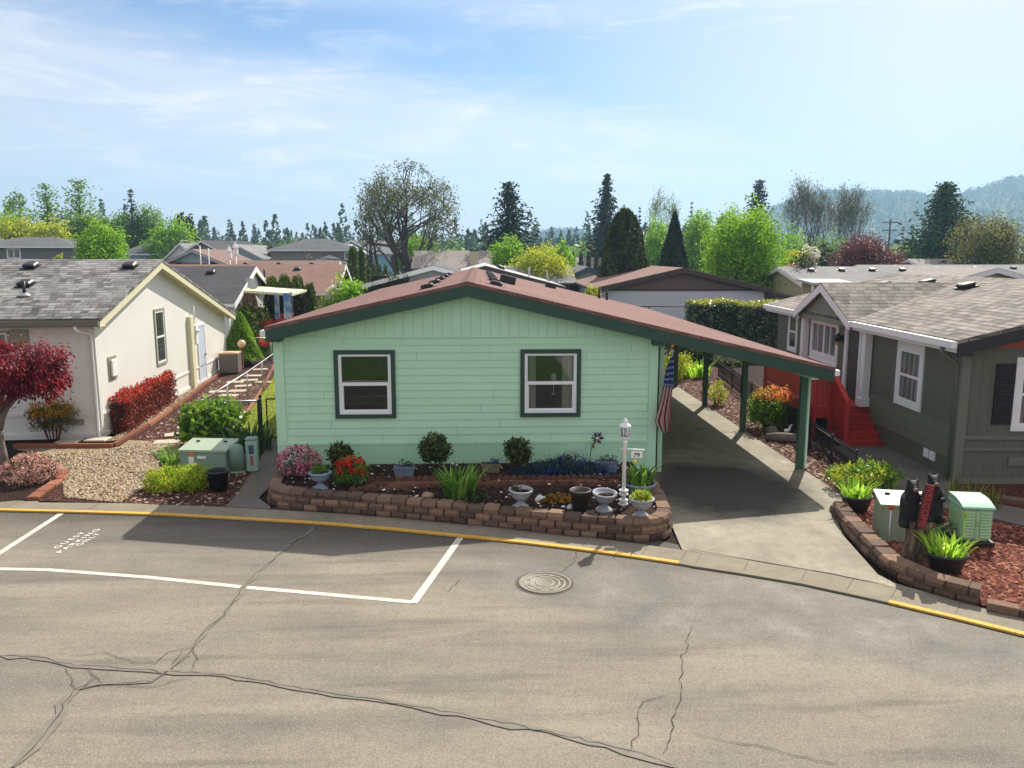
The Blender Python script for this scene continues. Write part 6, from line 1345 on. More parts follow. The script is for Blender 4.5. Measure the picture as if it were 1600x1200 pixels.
def house(label, c, rot, L, W, ze, zr, wall, roofk, trim='white', over=.4, hip=0, wins=(), vents=0, gable=None, chimney=None, name='house', ridge_off=0., seed=0, pipe=0, sheen=None):
    t = thing(name, label, 'house', (c[0], c[1], -.1), R(rot)); hl, hw = L / 2, W / 2; rh = zr - ze; dz = .1
    m = MB(); ze_, zr_ = ze + dz, zr + dz
    if hip: m.box(-hl, hl, -hw, hw, 0, ze_ - .05)
    else: m.add([(-hl, -hw, 0), (hl, -hw, 0), (hl, hw, 0), (-hl, hw, 0), (-hl, -hw, ze_), (hl, -hw, ze_), (hl, hw, ze_), (-hl, hw, ze_), (-hl, ridge_off, zr_ - .12), (hl, ridge_off, zr_ - .12)], [[0, 1, 5, 4], [2, 3, 7, 6], [1, 2, 6, 9, 5], [3, 0, 4, 8, 7]])
    m.build('wall', WL[wall], t); eo = ze_ - over * rh / hw * .9; m = MB(); o = over
    if hip:
        k = hw * hip; A_ = [(-hl - o, -hw - o, eo), (hl + o, -hw - o, eo), (hl + o, hw + o, eo), (-hl - o, hw + o, eo), (-hl + k, 0, zr_), (hl - k, 0, zr_)]
        m.add(A_, [[0, 1, 5, 4], [2, 3, 4, 5], [1, 2, 5], [3, 0, 4], [3, 2, 1, 0]])
    else:
        m.slab([(-hl - o, -hw - o, eo), (hl + o, -hw - o, eo), (hl + o, ridge_off, zr_), (-hl - o, ridge_off, zr_)], .1); m.slab([(-hl - o, ridge_off, zr_), (hl + o, ridge_off, zr_), (hl + o, hw + o, eo), (-hl - o, hw + o, eo)], .1)
    rf = m.build('roof', SH[roofk], t)
    tm = M[trim]; m = MB()
    if hip: m.box(-hl - o - .03, hl + o + .03, -hw - o - .04, -hw - o, eo - .17, eo - .005); m.box(hl + o, hl + o + .04, -hw - o, hw + o, eo - .17, eo - .005); m.box(-hl - o - .04, -hl - o, -hw - o, hw + o, eo - .17, eo - .005)
    else:
        for s_ in (-1, 1):
            x = s_ * (hl + o - .02); rake(m, (x, -hw - o + .02, eo - .03), (x, ridge_off, zr_ - .03), .25, .05, (s_, 0, 0)); rake(m, (x, ridge_off, zr_ - .03), (x, hw + o - .02, eo - .03), .25, .05, (s_, 0, 0))
        m.box(-hl - o, hl + o, -hw - o - .05, -hw - o + .01, eo - .17, eo - .02); m.box(-hl - o, hl + o, hw + o - .01, hw + o + .05, eo - .17, eo - .02)
    m.build('roof_trim', tm, t)
    if gable:
        for s_ in (-1, 1): m = MB(); x = s_ * (hl + .015); m.add([(x, -hw, ze_ - .15), (x, hw, ze_ - .15), (x, hw, ze_), (x, ridge_off, zr_ - .14), (x, -hw, ze_)], [[0, 1, 2, 3, 4]] if s_ > 0 else [[4, 3, 2, 1, 0]]); m.build('gable_panel', WL[gable], t)
        m = MB()
        for s_ in (-1, 1): x0, x1 = sorted((s_ * hl, s_ * (hl + .05))); m.box(x0, x1, -hw, hw, ze_ - .22, ze_ - .12)
        m.build('gable_band', tm, t)
    FM = {'S': lambda u, z: T(u, -hw, z + dz), 'E': lambda u, z: T(hl, u, z + dz) @ RZm(90), 'W': lambda u, z: T(-hl, u, z + dz) @ RZm(-90)}
    for (f_, u, z, w_, h_, *k) in wins: window(t, FM[f_](u, z), w_, h_, M[k[0]] if k else M['white'], M['vinyl'], M['pane'], .09, 'fixed', mullions=1 if w_ > 1.1 else 0)
    for i in range(vents):
        m = MB(); m.box(-.25, .25, -.2, .2, -.05, .03); m.bbox(-.2, .2, -.18, .18, .03, .15, .04); v = m.build('roof_vent', M['black'], rf); x = -hl + L * (i + .7) / (vents + .4)
        s2 = -1; v.location = (x, s2 * hw * .22 + ridge_off, zr_ - rh * .22); v.rotation_euler = (math.atan(rh / hw), 0, 0)
    if pipe: m = MB(); m.tube([(hl * .3, -hw * .5, zr_ - rh * .5 - .1), (hl * .3, -hw * .5, zr_ - rh * .5 + .5)], .06, 6); m.build('vent_pipe', M['black'], rf)
    if chimney: x, y, w_, h_ = chimney; m = MB(); m.bbox(x - w_, x + w_, y - w_ * .7, y + w_ * .7, zr_ - rh, zr_ + h_, .02); ch = m.build('chimney', WL['cream'], t); m = MB(); m.box(x - w_ - .06, x + w_ + .06, y - w_ * .7 - .06, y + w_ * .7 + .06, zr_ + h_, zr_ + h_ + .12); m.build('chimney_cap', M['black'], ch)
    return t
M['browntrim'] = m_plain('brown_trim', (.055, .038, .036), .55, .1); M['navy'] = m_plain('navy_trim', (.04, .10, .16), .5, .1); M['greytrim'] = m_plain('grey_trim', (.35, .36, .38), .5, .1)
hb = house('white house with a charcoal roof and covered porch behind the left white house', (-17.4, 42.6), 3.6, 10.6, 9.6, 2.7, 4.25, 'white', 'charcoal', wins=[('E', -3.2, 1.4, .6, .9), ('E', .5, 1.1, .7, 1.3, 'khaki')], vents=4, over=.35)
m = MB(); m.slab([(5.3, -3.2, 3.25), (8.0, -3.2, 3.05), (8.0, 1.6, 3.05), (5.3, 1.6, 3.25)], .12); m.build('porch_roof', M['cream'], hb)
m = MB(); m.box(5.3, 8.0, -2.9, 1.4, .5, .62); m.box(5.35, 7.9, -2.9, -2.85, .62, .75); m.build('porch_deck', M['deckred'], hb)
m = MB()
for k in range(16): m.box(5.4 + k * .1, 5.46 + k * .1, -2.9, -2.86, .7, 1.6)
m.box(5.35, 7.0, -2.93, -2.83, 1.6, 1.68); m.bbox(7.05, 7.95, -3.0, -2.9, .9, 2.05, .02); m.build('porch_railing', M['deckred'], hb)
for x, y in ((5.42, -2.85), (7.88, -2.85), (7.88, 1.3)):
    m = MB(); m.box(x - .06, x + .06, y - .06, y + .06, .6, 3.1); m.build('porch_post', M['white'] if x < 7 else M['browntrim'], hb)
for i, (a, b, lab) in enumerate(((428, 438, 'pale blue patterned porch curtain hanging nearest the white house wall'), (442, 457, 'pale blue patterned porch curtain hanging at the outer porch corner'))):
    c0 = at(a, 455, 39.6); c1 = at(b, 495, 39.6); m = MB(); n = 16
    for k in range(n): xa, xb = c0[0] + (c1[0] - c0[0]) * k / n, c0[0] + (c1[0] - c0[0]) * (k + 1) / n; m.quad((xa, 39.6 + .05 * math.sin(k * 1.9), c1[2] - .1), (xb, 39.6 + .05 * math.sin(k * 1.9 + 1.9), c1[2] - .1), (xb, 39.6 + .05 * math.sin(k * 1.9 + 1.9), 3.0), (xa, 39.6 + .05 * math.sin(k * 1.9), 3.0))
    cn = N('porch_curtain_cloth'); cc = cn.co(); cn.pbsdf(cn.mix(cn.rng(cn.noise(cc, 3, 3), .42, .6), hexc(120, 160, 200), hexc(206, 214, 216)), .8, 0, .1); tag(m.build('porch_curtain', cn.m), lab, 'curtain', 'porch curtains')
t = thing('satellite_dish', 'grey satellite dish fixed on the gable of the second white house', 'satellite dish', at(391, 444, 40.8)); m = MB(); m.M = Matrix.Rotation(R(60), 4, 'X') @ Matrix.Rotation(R(40), 4, 'Y'); m.lathe([(.0, 0), (.2, .02), (.36, .08), (.37, .085), (.2, .03), (.0, .012)], 18, sy=.8); m.build('dish', M['greytrim'], t); m = MB(); m.tube([(-.3, .2, -.3), (0, 0, 0), (.2, -.35, .25)], .02, 5); m.build('arm', M['greytrim'], t)
house('tan house with a long brown shingle roof behind the arborvitae hedge', (-16.0, 55), 3, 13.0, 9.5, 2.65, 4.22, 'tan', 'brown', wins=[('S', 4.4, 1.3, 1.1, 1.3), ('E', -2.6, 1.3, .9, 1.2)], vents=3, pipe=1)
house('far house with a reddish brown roof and small roof vents behind the tan house', (-21.5, 76), 4, 16, 10, 2.9, 4.35, 'tan', 'rbrown', vents=5)
hw_ = house('two storey taupe house with a grey hipped roof in the centre left distance', (-21.6, 109), 2, 10.6, 8, 5.7, 7.05, 'grey', 'slate', hip=1.0, wins=[('S', 4.0, 4.3, .95, .95)], over=.5)
m = MB(); m.add([(-1.5, -9.2, 3.4), (6.2, -9.2, 3.4), (6.2, -4, 3.4), (-1.5, -4, 3.4), (2.3, -5.4, 5.0), (2.4, -4, 5.0)], [[0, 1, 4], [1, 2, 5, 4], [3, 0, 4, 5], [3, 2, 1, 0]]); m.build('porch_roof', SH['slate'], hw_); m = MB(); m.box(-1.2, 5.9, -8.9, -4, 0, 3.38); m.build('porch_wall', WL['grey'], hw_)
house('blue two storey house with white gables right of the taupe house', (-17.2, 136), 62, 13, 9, 5.4, 7.3, 'blue', 'slate', wins=[('W', -3, 3.6, 1, 1.4), ('W', 2, 3.6, 1, 1.4), ('S', -3, 3.6, 1, 1.4), ('S', 2, 3.6, 1, 1.4)])
house('cream two storey house half hidden by the arborvitae columns', (-20.2, 130), 90, 9, 5.5, 5.2, 6.6, 'cream', 'pale', wins=[('W', -1, 3.6, 1, 1.3)])
hb5 = house('pale sage carport house with white rake boards behind the left roof slope', (-2.8, 51.5), 91, 9, 8.4, 3.15, 4.25, 'sage', 'slate', wins=[('W', .55, 1.9, .95, 1.1)], over=.35)
m = MB(); m.slab([(-4.9, 4.2, 3.12), (4.5, 4.2, 3.12), (4.5, 5.0, 2.95), (-4.9, 5.0, 2.95)], .1); m.box(-4.55, 4.4, 1.4, 4.1, 0, 3.0); m.build('carport', M['black'], hb5)  # solid black block: the shade of the open carport put into its colour
house('long house with a taupe shingle roof and a pale chimney in the middle distance', (-2.6, 89), 0, 8.6, 9, 3.6, 5.35, 'brownv', 'taupe', chimney=(2.0, -3.6, .45, -.05), over=.3, trim='browntrim')
hb7 = house('house with a nearly white roof directly behind the mint house ridge', (.3, 54), 90, 17, 8.4, 3.15, 4.25, 'grey', 'pale', trim='browntrim', vents=0, over=.3)
for i in range(4):
    m = MB(); m.bbox(-.2, .2, -.2, .2, -.04, .14, .04); v = m.build('roof_vent', M['black'], hb7); p = at(790 + i * 14 if i else 778, 415 + 0, 48 + i * 4); v.parent = None; v.parent = hb7; v.location = (-5.5 + i * 3.6, -1.0, 4.1)
m = MB(); m.tube([(-6, -2.6, 3.4), (-6, -2.6, 4.2)], .05, 6); m.build('vent_pipe', M['greytrim'], hb7)
house('grey shingled house with a dark gable end beside the yellow green tree', (4.3, 60.5), 0, 4.2, 7, 3.0, 4.05, 'dgrey', 'grey', trim='browntrim', over=.4)
t = thing('satellite_dish', 'oval grey satellite dish on a mast above the white roof', 'satellite dish', at(854, 441, 49)); m = MB(); m.tube([(0, 0, -1.2), (0, 0, .3)], .03, 6); m.build('mast', M['greytrim'], t); m = MB(); m.M = T(0, 0, .35) @ Matrix.Rotation(R(78), 4, 'Y'); m.lathe([(.0, 0), (.2, .02), (.42, .09), (.43, .1), (.2, .03), (.0, .012)], 18, sy=.75); m.build('dish', M['greytrim'], t)
house('pale blue house with a navy framed tall window and slate roof', (8.2, 64.5), 88, 9, 5.0, 2.8, 4.0, 'paleblue', 'slate', 'navy', wins=[('W', .9, .9, .85, 1.7, 'navy')], over=.35)
house('brown gabled house with lilac siding and a wide brown carport roof', (11.6, 52.5), 88, 15, 9.4, 3.05, 4.13, 'lilac', 'brown', 'browntrim', gable='brownv', vents=0, over=.35)
h9 = bpy.context.scene.objects.get('house')
cp = thing('carport', 'brown sloping carport roof joined to the right of the lilac sided house', 'carport', (16.2, 45.2, 0)); m = MB(); m.slab([(-.2, -.4, 2.98), (2.0, -.4, 2.42), (2.0, 12, 2.42), (-.2, 12, 2.98)], .12); m.build('roof', SH['brown'], cp); m = MB(); rake(m, (-.2, -.42, 2.88), (2.0, -.42, 2.32), .22, .05, (0, 1, 0)); m.build('fascia', M['browntrim'], cp); m = MB(); m.box(.4, 1.9, 3.5, 3.6, 0, 2.5); m.build('shed_wall', WL['white'], cp)
for x in (.0, 1.9): m = MB(); m.box(x - .05, x + .05, 0, .1, 0, 2.4); m.build('post', M['browntrim'], cp)
house('grey roofed house with a white gable beyond the copper leaved tree', (23.2, 50), 3, 8.6, 9, 3.0, 4.12, 'yellow', 'grey', vents=4, over=.35)
tg = thing('porch', 'small yellow porch with white posts left of the grey roofed house', 'porch', (*at(1285, 450, 44)[:2], 0)); m = MB(); m.slab([(-1.1, -1.2, 3.35), (1.3, -1.2, 3.35), (1.3, 1, 3.5), (-1.1, 1, 3.5)], .12); m.build('roof', SH['pale'], tg); m = MB(); m.box(-.9, 1.2, .6, .7, 0, 3.3); m.build('wall', WL['yellow'], tg)
for x in (-1, .1, 1.2): m = MB(); m.box(x - .05, x + .05, -1.1, -1.0, 0, 3.25); m.build('post', M['white'], tg)
house('low house with a white trimmed gable behind the green house ridge', (27.5, 47), 92, 9, 9, 3.0, 4.15, 'yellow', 'taupe', over=.35)
house('wide grey roofed house at the far right behind the green house', (38, 62), 2, 17, 11, 2.8, 4.1, 'grey', 'grey', vents=5, over=.35)
house('grey roofed house furthest right beyond the wide roof', (52, 80), 0, 17, 10, 3, 4.5, 'grey', 'taupe', vents=4)
house('small far house with a pale grey roof right of the copper leaved tree', (39.5, 88), 60, 7, 7, 2.8, 4.3, 'dgrey', 'grey')
hl_ = house('two storey grey house with white windows at the far left', (-52.5, 99), 4, 11, 9, 5.95, 6.98, 'dgrey', 'slate', hip=.8, wins=[('S', -5.0, 4.45, 1.5, 1.2), ('S', -1.6, 4.45, 1.5, 1.2)], over=.5)
m = MB(); m.slab([(3.5, -6, 3.7), (8.5, -6, 3.7), (6.5, 0, 6.2), (4.5, 0, 6.2)], .12); m.build('garage_roof', SH['slate'], hl_); m = MB(); m.box(3.7, 8.2, -5.5, 2, 0, 3.6); m.build('garage_wall', WL['cream'], hl_)
house('white gabled house cut off by the left edge of the view', (-61.5, 102), 92, 9, 8, 5.4, 7.1, 'white', 'slate')
house('pale blue grey two storey house left of the bright green tree', (-48, 124), 8, 9, 8, 5.2, 6.7, 'bluegrey', 'slate', hip=.6, wins=[('S', 2, 3.6, 1, 1.2)])
house('white gabled two storey house beyond the ridge of the left white house', (-41.5, 121), 80, 9, 4.6, 4.6, 6.6, 'white', 'grey', wins=[('W', -1, 3, .9, 1.2)])
house('grey gabled house facing the view with a white rake in the left distance', (-25.8, 79), 86, 8, 6.4, 4.0, 5.4, 'bluegrey', 'rbrown', 'greytrim')
house('dark roofed house left of the white street lamp', (-36, 117), 70, 10, 8, 5, 6.9, 'dgrey', 'charcoal')
house('blue grey house with dark roof right of the white street lamp', (-31.5, 113), 84, 10, 6.5, 4.6, 6.3, 'bluegrey', 'grey', 'greytrim')
house('low dark roofed house in the far centre left, beyond the birdhouse posts', (-34, 139), 0, 12, 9, 4.8, 6.4, 'dgrey', 'charcoal', hip=.8)
house('far beige house with a low roof between the fir and the broad cypress', (14.5, 118), 10, 9, 7, 3, 4.6, 'cream', 'taupe')
for i, (a, b) in enumerate(((359, 384), (369, 378))):
    p = at(a, 408, 62); t = thing('birdhouse', ['white pointed birdhouse on a pole, shorter left one of the pair', 'white pointed birdhouse on a pole, taller right one of the pair'][i], 'birdhouse', (p[0], 62, 0), 0, 'white birdhouses above the brown roof'); zt = at(a, b, 62)[2]
    m = MB(); m.tube([(0, 0, 0), (0, 0, zt - .9)], .05, 6); m.build('pole', M['white'], t); m = MB(); m.bbox(-.16, .16, -.14, .14, zt - .95, zt - .4, .02); m.build('box', M['white'], t); m = MB(); m.lathe([(.3, zt - .42), (.12, zt - .15), (.0, zt + .1)], 4, smooth=False); m.build('roof', M['white'], t)
for i, (a, b) in enumerate(((314, 384), (327, 388))):
    p = at(a, 415, 70); zt = at(a, b, 70)[2]; t = thing('street_lamp', ['slender white street lamp with a curved arm among the far left roofs', 'slender plain white pole just right of the curved street lamp'][i], 'street lamp', (p[0], 70, 0)); m = MB(); m.tube([(0, 0, 0), (0, 0, zt)], [.06, .045], 6); m.build('pole', M['white'], t)
    if i == 0: m = MB(); m.tube([(0, 0, zt - .05), (-.4, 0, zt + .25), (-1.2, 0, zt + .42)], .035, 6); m.bbox(-1.55, -1.15, -.08, .08, zt + .36, zt + .46, .02); m.build('lamp_arm', M['white'], t)
t = thing('pipe_railing', 'thin brown pipe railing in front of the lilac sided house', 'railing', (*at(998, 490, 42)[:2], 0)); zt = at(998, 479, 42)[2]; m = MB(); m.tube([(-.2, 0, zt), (3.4, 0, zt)], .03, 6); m.build('rail', M['browntrim'], t)
for x in (.55, 2.9): m = MB(); m.tube([(x, 0, 0), (x, 0, zt)], .03, 6); m.build('post', M['browntrim'], t)
t = thing('utility_pole', 'tall brown wooden utility pole with cross arms before the hazy hill', 'utility pole', (*at(1388, 390, 150)[:2], 0)); zt = at(1388, 343, 150)[2]; m = MB(); m.tube([(0, 0, 0), (0, 0, zt)], [.2, .14], 8); m.build('pole', M['bark'], t)
for dz in (.5, 1.9): m = MB(); m.box(-1.5, 1.5, -.08, .08, zt - dz - .16, zt - dz); m.build('cross_arm', M['bark'], t)
for k, dz in enumerate((.5, 1.9, 4.4)):
    m = MB(); x0 = t.location.x; pts = [Vector((x0 + 90 * f, 150 - 55 * f, zt - dz + .1 - 2.2 * math.sin(math.pi * f))) for f in [i / 12 for i in range(13)]]; m.tube(pts, .022, 4); tag(m.build('power_line', M['black']), 'thin overhead power line running right from the pole, %s one' % ['top', 'middle', 'lowest'][k], 'power line')

# ------------------------------------------------------------------ trees
def broadleaf(label, a, top, hwpx, dist, leaf, seed, n=3200, L=.26, squash=.0, zb=None, name='tree', lump=.2, shell=.5, cr=None, per=16, trunk=True, group=None, nlobes=1, sub2=None, sparse=False):
    n = int(n * 2.7); L *= 1.0
    x, y, zt = at(a, top, dist); rad = hwpx * dist / 1266.; r = np.random.default_rng(seed); t = thing(name, label, 'tree', (x, y, -.1), 0, group); zb = zt * .22 if zb is None else zb
    Ps, Os, Ts = [], [], []
    for k in range(nlobes):
        q_ = 2 * math.pi * k / max(1, nlobes) + r.random(); f = .42 * rad if nlobes > 1 else 0; s_ = .68 if nlobes > 1 else 1
        hh = (zt - zb) * (.5 if nlobes == 1 else (.36 + .08 * r.random())); cz = (zt - hh) if k == 0 else zb + hh + r.random() * max(.01, (zt - zb - 2 * hh))
        P, O, tv = blob(r, (math.cos(q_) * f * (k > 0), math.sin(q_) * f, cz), (rad * s_, rad * s_, hh), n // per // nlobes, per, cr or rad * .13, shell, lump, .95); Ps.append(P); Os.append(O); Ts.append(tv)
    P, O, tv = np.concatenate(Ps), np.concatenate(Os), np.concatenate(Ts)
    leaves('crown', P, L * (.7 + .6 * r.random(len(P))), L * .55, LF[leaf], tv, t, O, .3, r)
    if sub2: addleaves(t, 'crown_highlights', sub2, (-rad * .4, 0, zt * .75), (rad * .5, rad * .5, zt * .16), n // 6, L, seed + 1, 10, .7, .2, rad * .1, None, .4)
    m = trunk_mb(zt * .72, max(.09, rad * .065), 7, r, (r.normal() * .2, 0), rad * .62, .3); m.build('trunk', M['bark'], t); return t
def conifer(label, a, top, hwpx, dist, seed, leaf='conifer', zb=1., levels=26, nb=11, seg=7, pw=.85, droop=.25, L=.62, irr=.35, name='conifer', W=None, group=None):
    x, y, zt = at(a, top, dist); rad = hwpx * dist / 1266.; r = np.random.default_rng(seed); t = thing(name, label, 'tree', (x, y, -.1), 0, group)
    P, A, O, tv = conifer_pts(r, zt, rad, zb, levels, nb, seg, pw, droop, irr); leaves('crown', P, L * (.6 + .7 * r.random(len(P))) * (1 - .55 * P[:, 2] / zt), (W or L * .42) * (1 - .4 * P[:, 2] / zt), LF[leaf], tv, t, O, .25, r, .1, A)
    m = MB(); m.tube([(0, 0, 0), (0, 0, zt * .5), (0, 0, zt)], [.035 * zt * .5 + .05, .02 * zt * .5 + .03, .02], 7); m.build('trunk', M['bark'], t); return t
def dense_cone(label, a, top, hwpx, dist, leaf, seed, n=5200, L=.28, pw=.7, name='cypress', zb=.1, group=None, fat=1.25):
    x, y, zt = at(a, top, dist); rad = hwpx * dist / 1266.; r = np.random.default_rng(seed); t = thing(name, label, 'tree', (x, y, -.1), 0, group)
    h_ = r.random(n); q_ = r.random(n) * 6.283; ph = r.random(3) * 6
    pr = rad * np.minimum(1, ((1 - h_) * fat)) ** pw * np.minimum(1, .72 + h_ * 1.6) * (1 + .09 * np.sin(q_ * 4 + h_ * 9 + ph[0]) + .06 * np.sin(q_ * 9 - h_ * 21 + ph[1])) * (1 - .22 * r.random(n) ** 2)
    P = np.stack([np.cos(q_) * pr, np.sin(q_) * pr, zb + (zt - zb) * h_ + r.normal(size=n) * .08], 1); O = np.stack([np.cos(q_), np.sin(q_), .2 * np.ones(n)], 1); A = O * .4 + np.array([0, 0, 1.])
    leaves('crown', P, L * (.6 + .8 * r.random(n)), L * .45, LF[leaf], np.clip(.5 + .2 * np.sin(q_ * 5 + h_ * 14) + r.normal(size=n) * .17, 0, 1), t, O, .6, r, 0, A)
    m = MB(); m.lathe([(rad * .62, .15), (rad * .62, zt * .4), (rad * .3, zt * .75), (.0, zt * .95)], 12); m.tube([(0, 0, 0), (0, 0, zt * .9)], .12, 6); m.build('trunk', M['bark'], t); return t
def branching(label, a, top, hwpx, dist, seed, trunks, depth, leaf, nleaf, L, name='tree', r0=.3, spread=.62, up=.25, barkm=None, first=.32, wig=.25, leafspread=.35):
    x, y, zt = at(a, top, dist); rad = hwpx * dist / 1266.; r = np.random.default_rng(seed); t = thing(name, label, 'tree', (x, y, -.1)); m = MB(); tips = []
    cen = Vector((0, 0, zt * .62)); env = Vector((rad, rad, zt * .40))
    def grow(p, d, ln, rr, lev):
        pts = [p]; dd = d.copy(); n_ = 4
        for i in range(n_):
            dd = (dd + Vector(r.normal(size=3)) * wig * .5 + Vector((0, 0, up * .12))).normalized(); q_ = pts[-1] + dd * ln / n_; e = Vector(((q_.x - cen.x) / env.x, (q_.y - cen.y) / env.y, (q_.z - cen.z) / env.z))
            if e.length > 1.0 and lev < depth and q_.z > cen.z * .55: dd = (dd - e.normalized() * .12).normalized()
            if e.length > 1.04 + .12 * r.random() and q_.z > cen.z * .55: break
            pts.append(q_)
        if len(pts) < 2: tips.append(p); return
        rs = [max(.018, rr * (1 - .36 * i / (len(pts) - 1))) for i in range(len(pts))]; m.tube(pts, rs, 7 if lev > 2 else (5 if lev > 1 else 4), cap=False)
        if lev <= 2: tips.extend(pts[1:])
        if lev == 0: return
        nchild = (5 if lev == depth else 3) if lev >= depth - 1 else 2 + (r.random() < .6)
        for k in range(nchild):
            i = len(pts) - 1 if k < 2 else max(1, len(pts) - 1 - int(r.random() * 3)); ax = Vector(r.normal(size=3)).normalized(); nd = (dd + ax * spread * (.7 + .6 * r.random())).normalized(); grow(pts[i], nd, ln * (.68 + .2 * r.random()), rs[i] * .74, lev - 1)
    for (dx, dy, dz, rr, lf) in trunks: grow(Vector((dx * .15, dy * .15, 0)), Vector((dx, dy, dz)).normalized(), zt * first * lf, rr, depth)
    m.build('trunk', barkm or M['bark'], t); tp = np.array([tuple(p) for p in tips]); k = r.integers(0, len(tp), nleaf); P = tp[k] + r.normal(size=(nleaf, 3)) * leafspread; leaves('crown', P, L * (.6 + .8 * r.random(nleaf)), L * .6, LF[leaf], np.clip(.5 + r.normal(size=nleaf) * .28, 0, 1), t, None, 0, r); return t
branching('large spreading oak with dark curving limbs and thin young leaves', 634, 265, 74, 90, 204, [(.05, 0, 1, .52, 1.0), (-.8, .1, .75, .36, .95), (-.25, -.2, 1, .34, 1.1), (.5, .15, .9, .34, 1.0)], 5, 'oak', 9500, .25, 'oak_tree', spread=.68, up=.3, first=.34, wig=.36, leafspread=.30)
broadleaf('lime green young tree growing beneath the spreading oak', 640, 366, 26, 97, 'lime', 205, 1800, .3, zb=.8); broadleaf('dull olive bushy tree right behind the oak trunk', 668, 372, 26, 103, 'mid', 206, 1500, .32, zb=.5)
conifer('dark broad fir with drooping ragged boughs left of centre', 795, 284, 82, 95, 207, levels=30, nb=19, seg=15, zb=1.0, L=.85, droop=.22, irr=.6, pw=.85)
conifer('tall narrow dark fir standing left of the broad cypress', 948, 270, 42, 120, 208, levels=36, nb=17, seg=12, zb=1.5, L=1.0, droop=.3, irr=.6, pw=.8)
dense_cone('broad dark olive cypress behind the lilac sided house', 977, 326, 48, 55, 'cypress', 209, 10500, .26, .47, fat=1.25)
dense_cone('dark blue green cone shaped cypress right of the broad one', 1055, 331, 36, 62, 'conifer', 210, 6800, .30, .78, fat=1.05)
broadleaf('round bright lime tree above the taupe roof', 793, 369, 27, 67, 'lime', 211, 3000, .22, zb=1.5, lump=.12)
broadleaf('wide yellow green tree spreading behind the white roof', 850, 387, 48, 60, 'yellowgreen', 212, 5200, .20, zb=1.0, lump=.2, nlobes=3)
broadleaf('small lime green tree right of the wide yellow green tree', 880, 378, 18, 80, 'lime', 213, 1500, .26, zb=1.0)
broadleaf('big bright lime willow beside the brown carport roof', 1167, 331, 58, 53, 'lime', 214, 11000, .19, zb=.6, nlobes=5, lump=.26, cr=.30, shell=.55)
broadleaf('lime green tree between the dark cypress and the big willow', 1096, 330, 30, 92, 'lime', 215, 4200, .28, zb=.5, nlobes=2); broadleaf('fresh green tree behind the broad cypress', 1030, 344, 28, 98, 'lime', 216, 3000, .3, zb=.5, nlobes=2)
branching('wispy pale birch rising above the fresh green trees', 1038, 294, 22, 112, 217, [(0, 0, 1, .16, 1.2), (.2, .1, 1, .1, 1.1)], 5, 'mid', 2600, .2, 'birch_tree', first=.24, spread=.5, up=.6, barkm=M['barkgrey'])
conifer('dark fir with a broken outline behind the big lime willow', 1187, 280, 54, 150, 218, levels=28, nb=18, seg=12, zb=2, L=1.2, irr=.6); broadleaf('blue green round tree left of the far fir', 1138, 326, 20, 160, 'mid', 219, 1500, .5)
for i, (a, b, hw__, d, lab) in enumerate(((975, 317, 6, 210, 'thin far fir tip just right of the tall narrow fir'), (1000, 320, 9, 200, 'small bluish fir between the cypress and the birch'), (1081, 312, 11, 200, 'small dark fir top above the lime trees'))): conifer(lab, a, b, hw__, d, 220 + i, levels=16, nb=8, seg=4, zb=2, L=1.3, irr=.4, group='small far firs')
branching('tall thin leafed alder, left one of the pair before the hill', 1265, 272, 34, 140, 225, [(0, 0, 1, .26, 1.15), (.18, .1, 1, .16, 1.15), (-.2, 0, 1, .16, 1.1), (-.1, .2, 1, .13, 1.1)], 5, 'oak', 3200, .30, 'alder_tree', first=.24, spread=.46, up=.7, leafspread=.6)
branching('tall thin leafed alder, right one of the pair before the hill', 1335, 283, 36, 142, 226, [(0, 0, 1, .24, 1.15), (.2, .1, 1, .16, 1.1), (-.22, 0, 1, .16, 1.1), (.1, .2, 1, .13, 1.15)], 5, 'oak', 3200, .30, 'alder_tree', first=.24, spread=.48, up=.7, leafspread=.6)
for i, (a, b, hw__, d, lf, lab) in enumerate(((1240, 358, 20, 120, 'lime', 'lime green tree right of the big willow below the alders'), (1300, 366, 30, 125, 'mid', 'dull green tree at the foot of the two alders'), (1245, 388, 22, 66, 'yellowgreen', 'yellow green bush tree before the alders'), (1263, 384, 14, 70, 'whitefl', 'small white blossoming tree beside the yellow green bush'), (1290, 390, 28, 72, 'dark', 'dark leafy bush left of the copper leaved tree'))): broadleaf(lab, a, b, hw__, d, lf, 230 + i, 1700, .3, zb=.3)
broadleaf('lilac flowered dark bush beside the brown carport roof', 1253, 402, 27, 50, 'dark', 236, 2600, .18, zb=.2, name='lilac_bush', sub2='palepink')
broadleaf('copper leaved broad tree above the grey roofs on the right', 1360, 368, 50, 66, 'purple', 237, 6000, .22, zb=.8, nlobes=4, lump=.2)
conifer('large dark green cedar with layered boughs on the right', 1480, 285, 108, 85, 238, 'fir', zb=.5, levels=32, nb=24, seg=18, pw=.9, droop=.14, L=.8, irr=.5, W=.36)
broadleaf('wide olive green tree with upright shoots at the right edge', 1555, 346, 52, 75, 'olive', 239, 6500, .24, zb=.3, nlobes=4, lump=.3)
branching('bare topped shoots rising through the olive tree at the right edge', 1540, 338, 46, 74, 240, [(0, 0, 1, .16, 1), (.4, .1, 1, .12, 1.1), (-.4, .1, 1, .12, 1.1)], 4, 'olive', 1800, .22, 'tree', spread=.45, up=.7)
conifer('far bluish fir beside the utility pole', 1412, 352, 9, 240, 241, levels=14, nb=8, seg=4, zb=1, L=1.5)
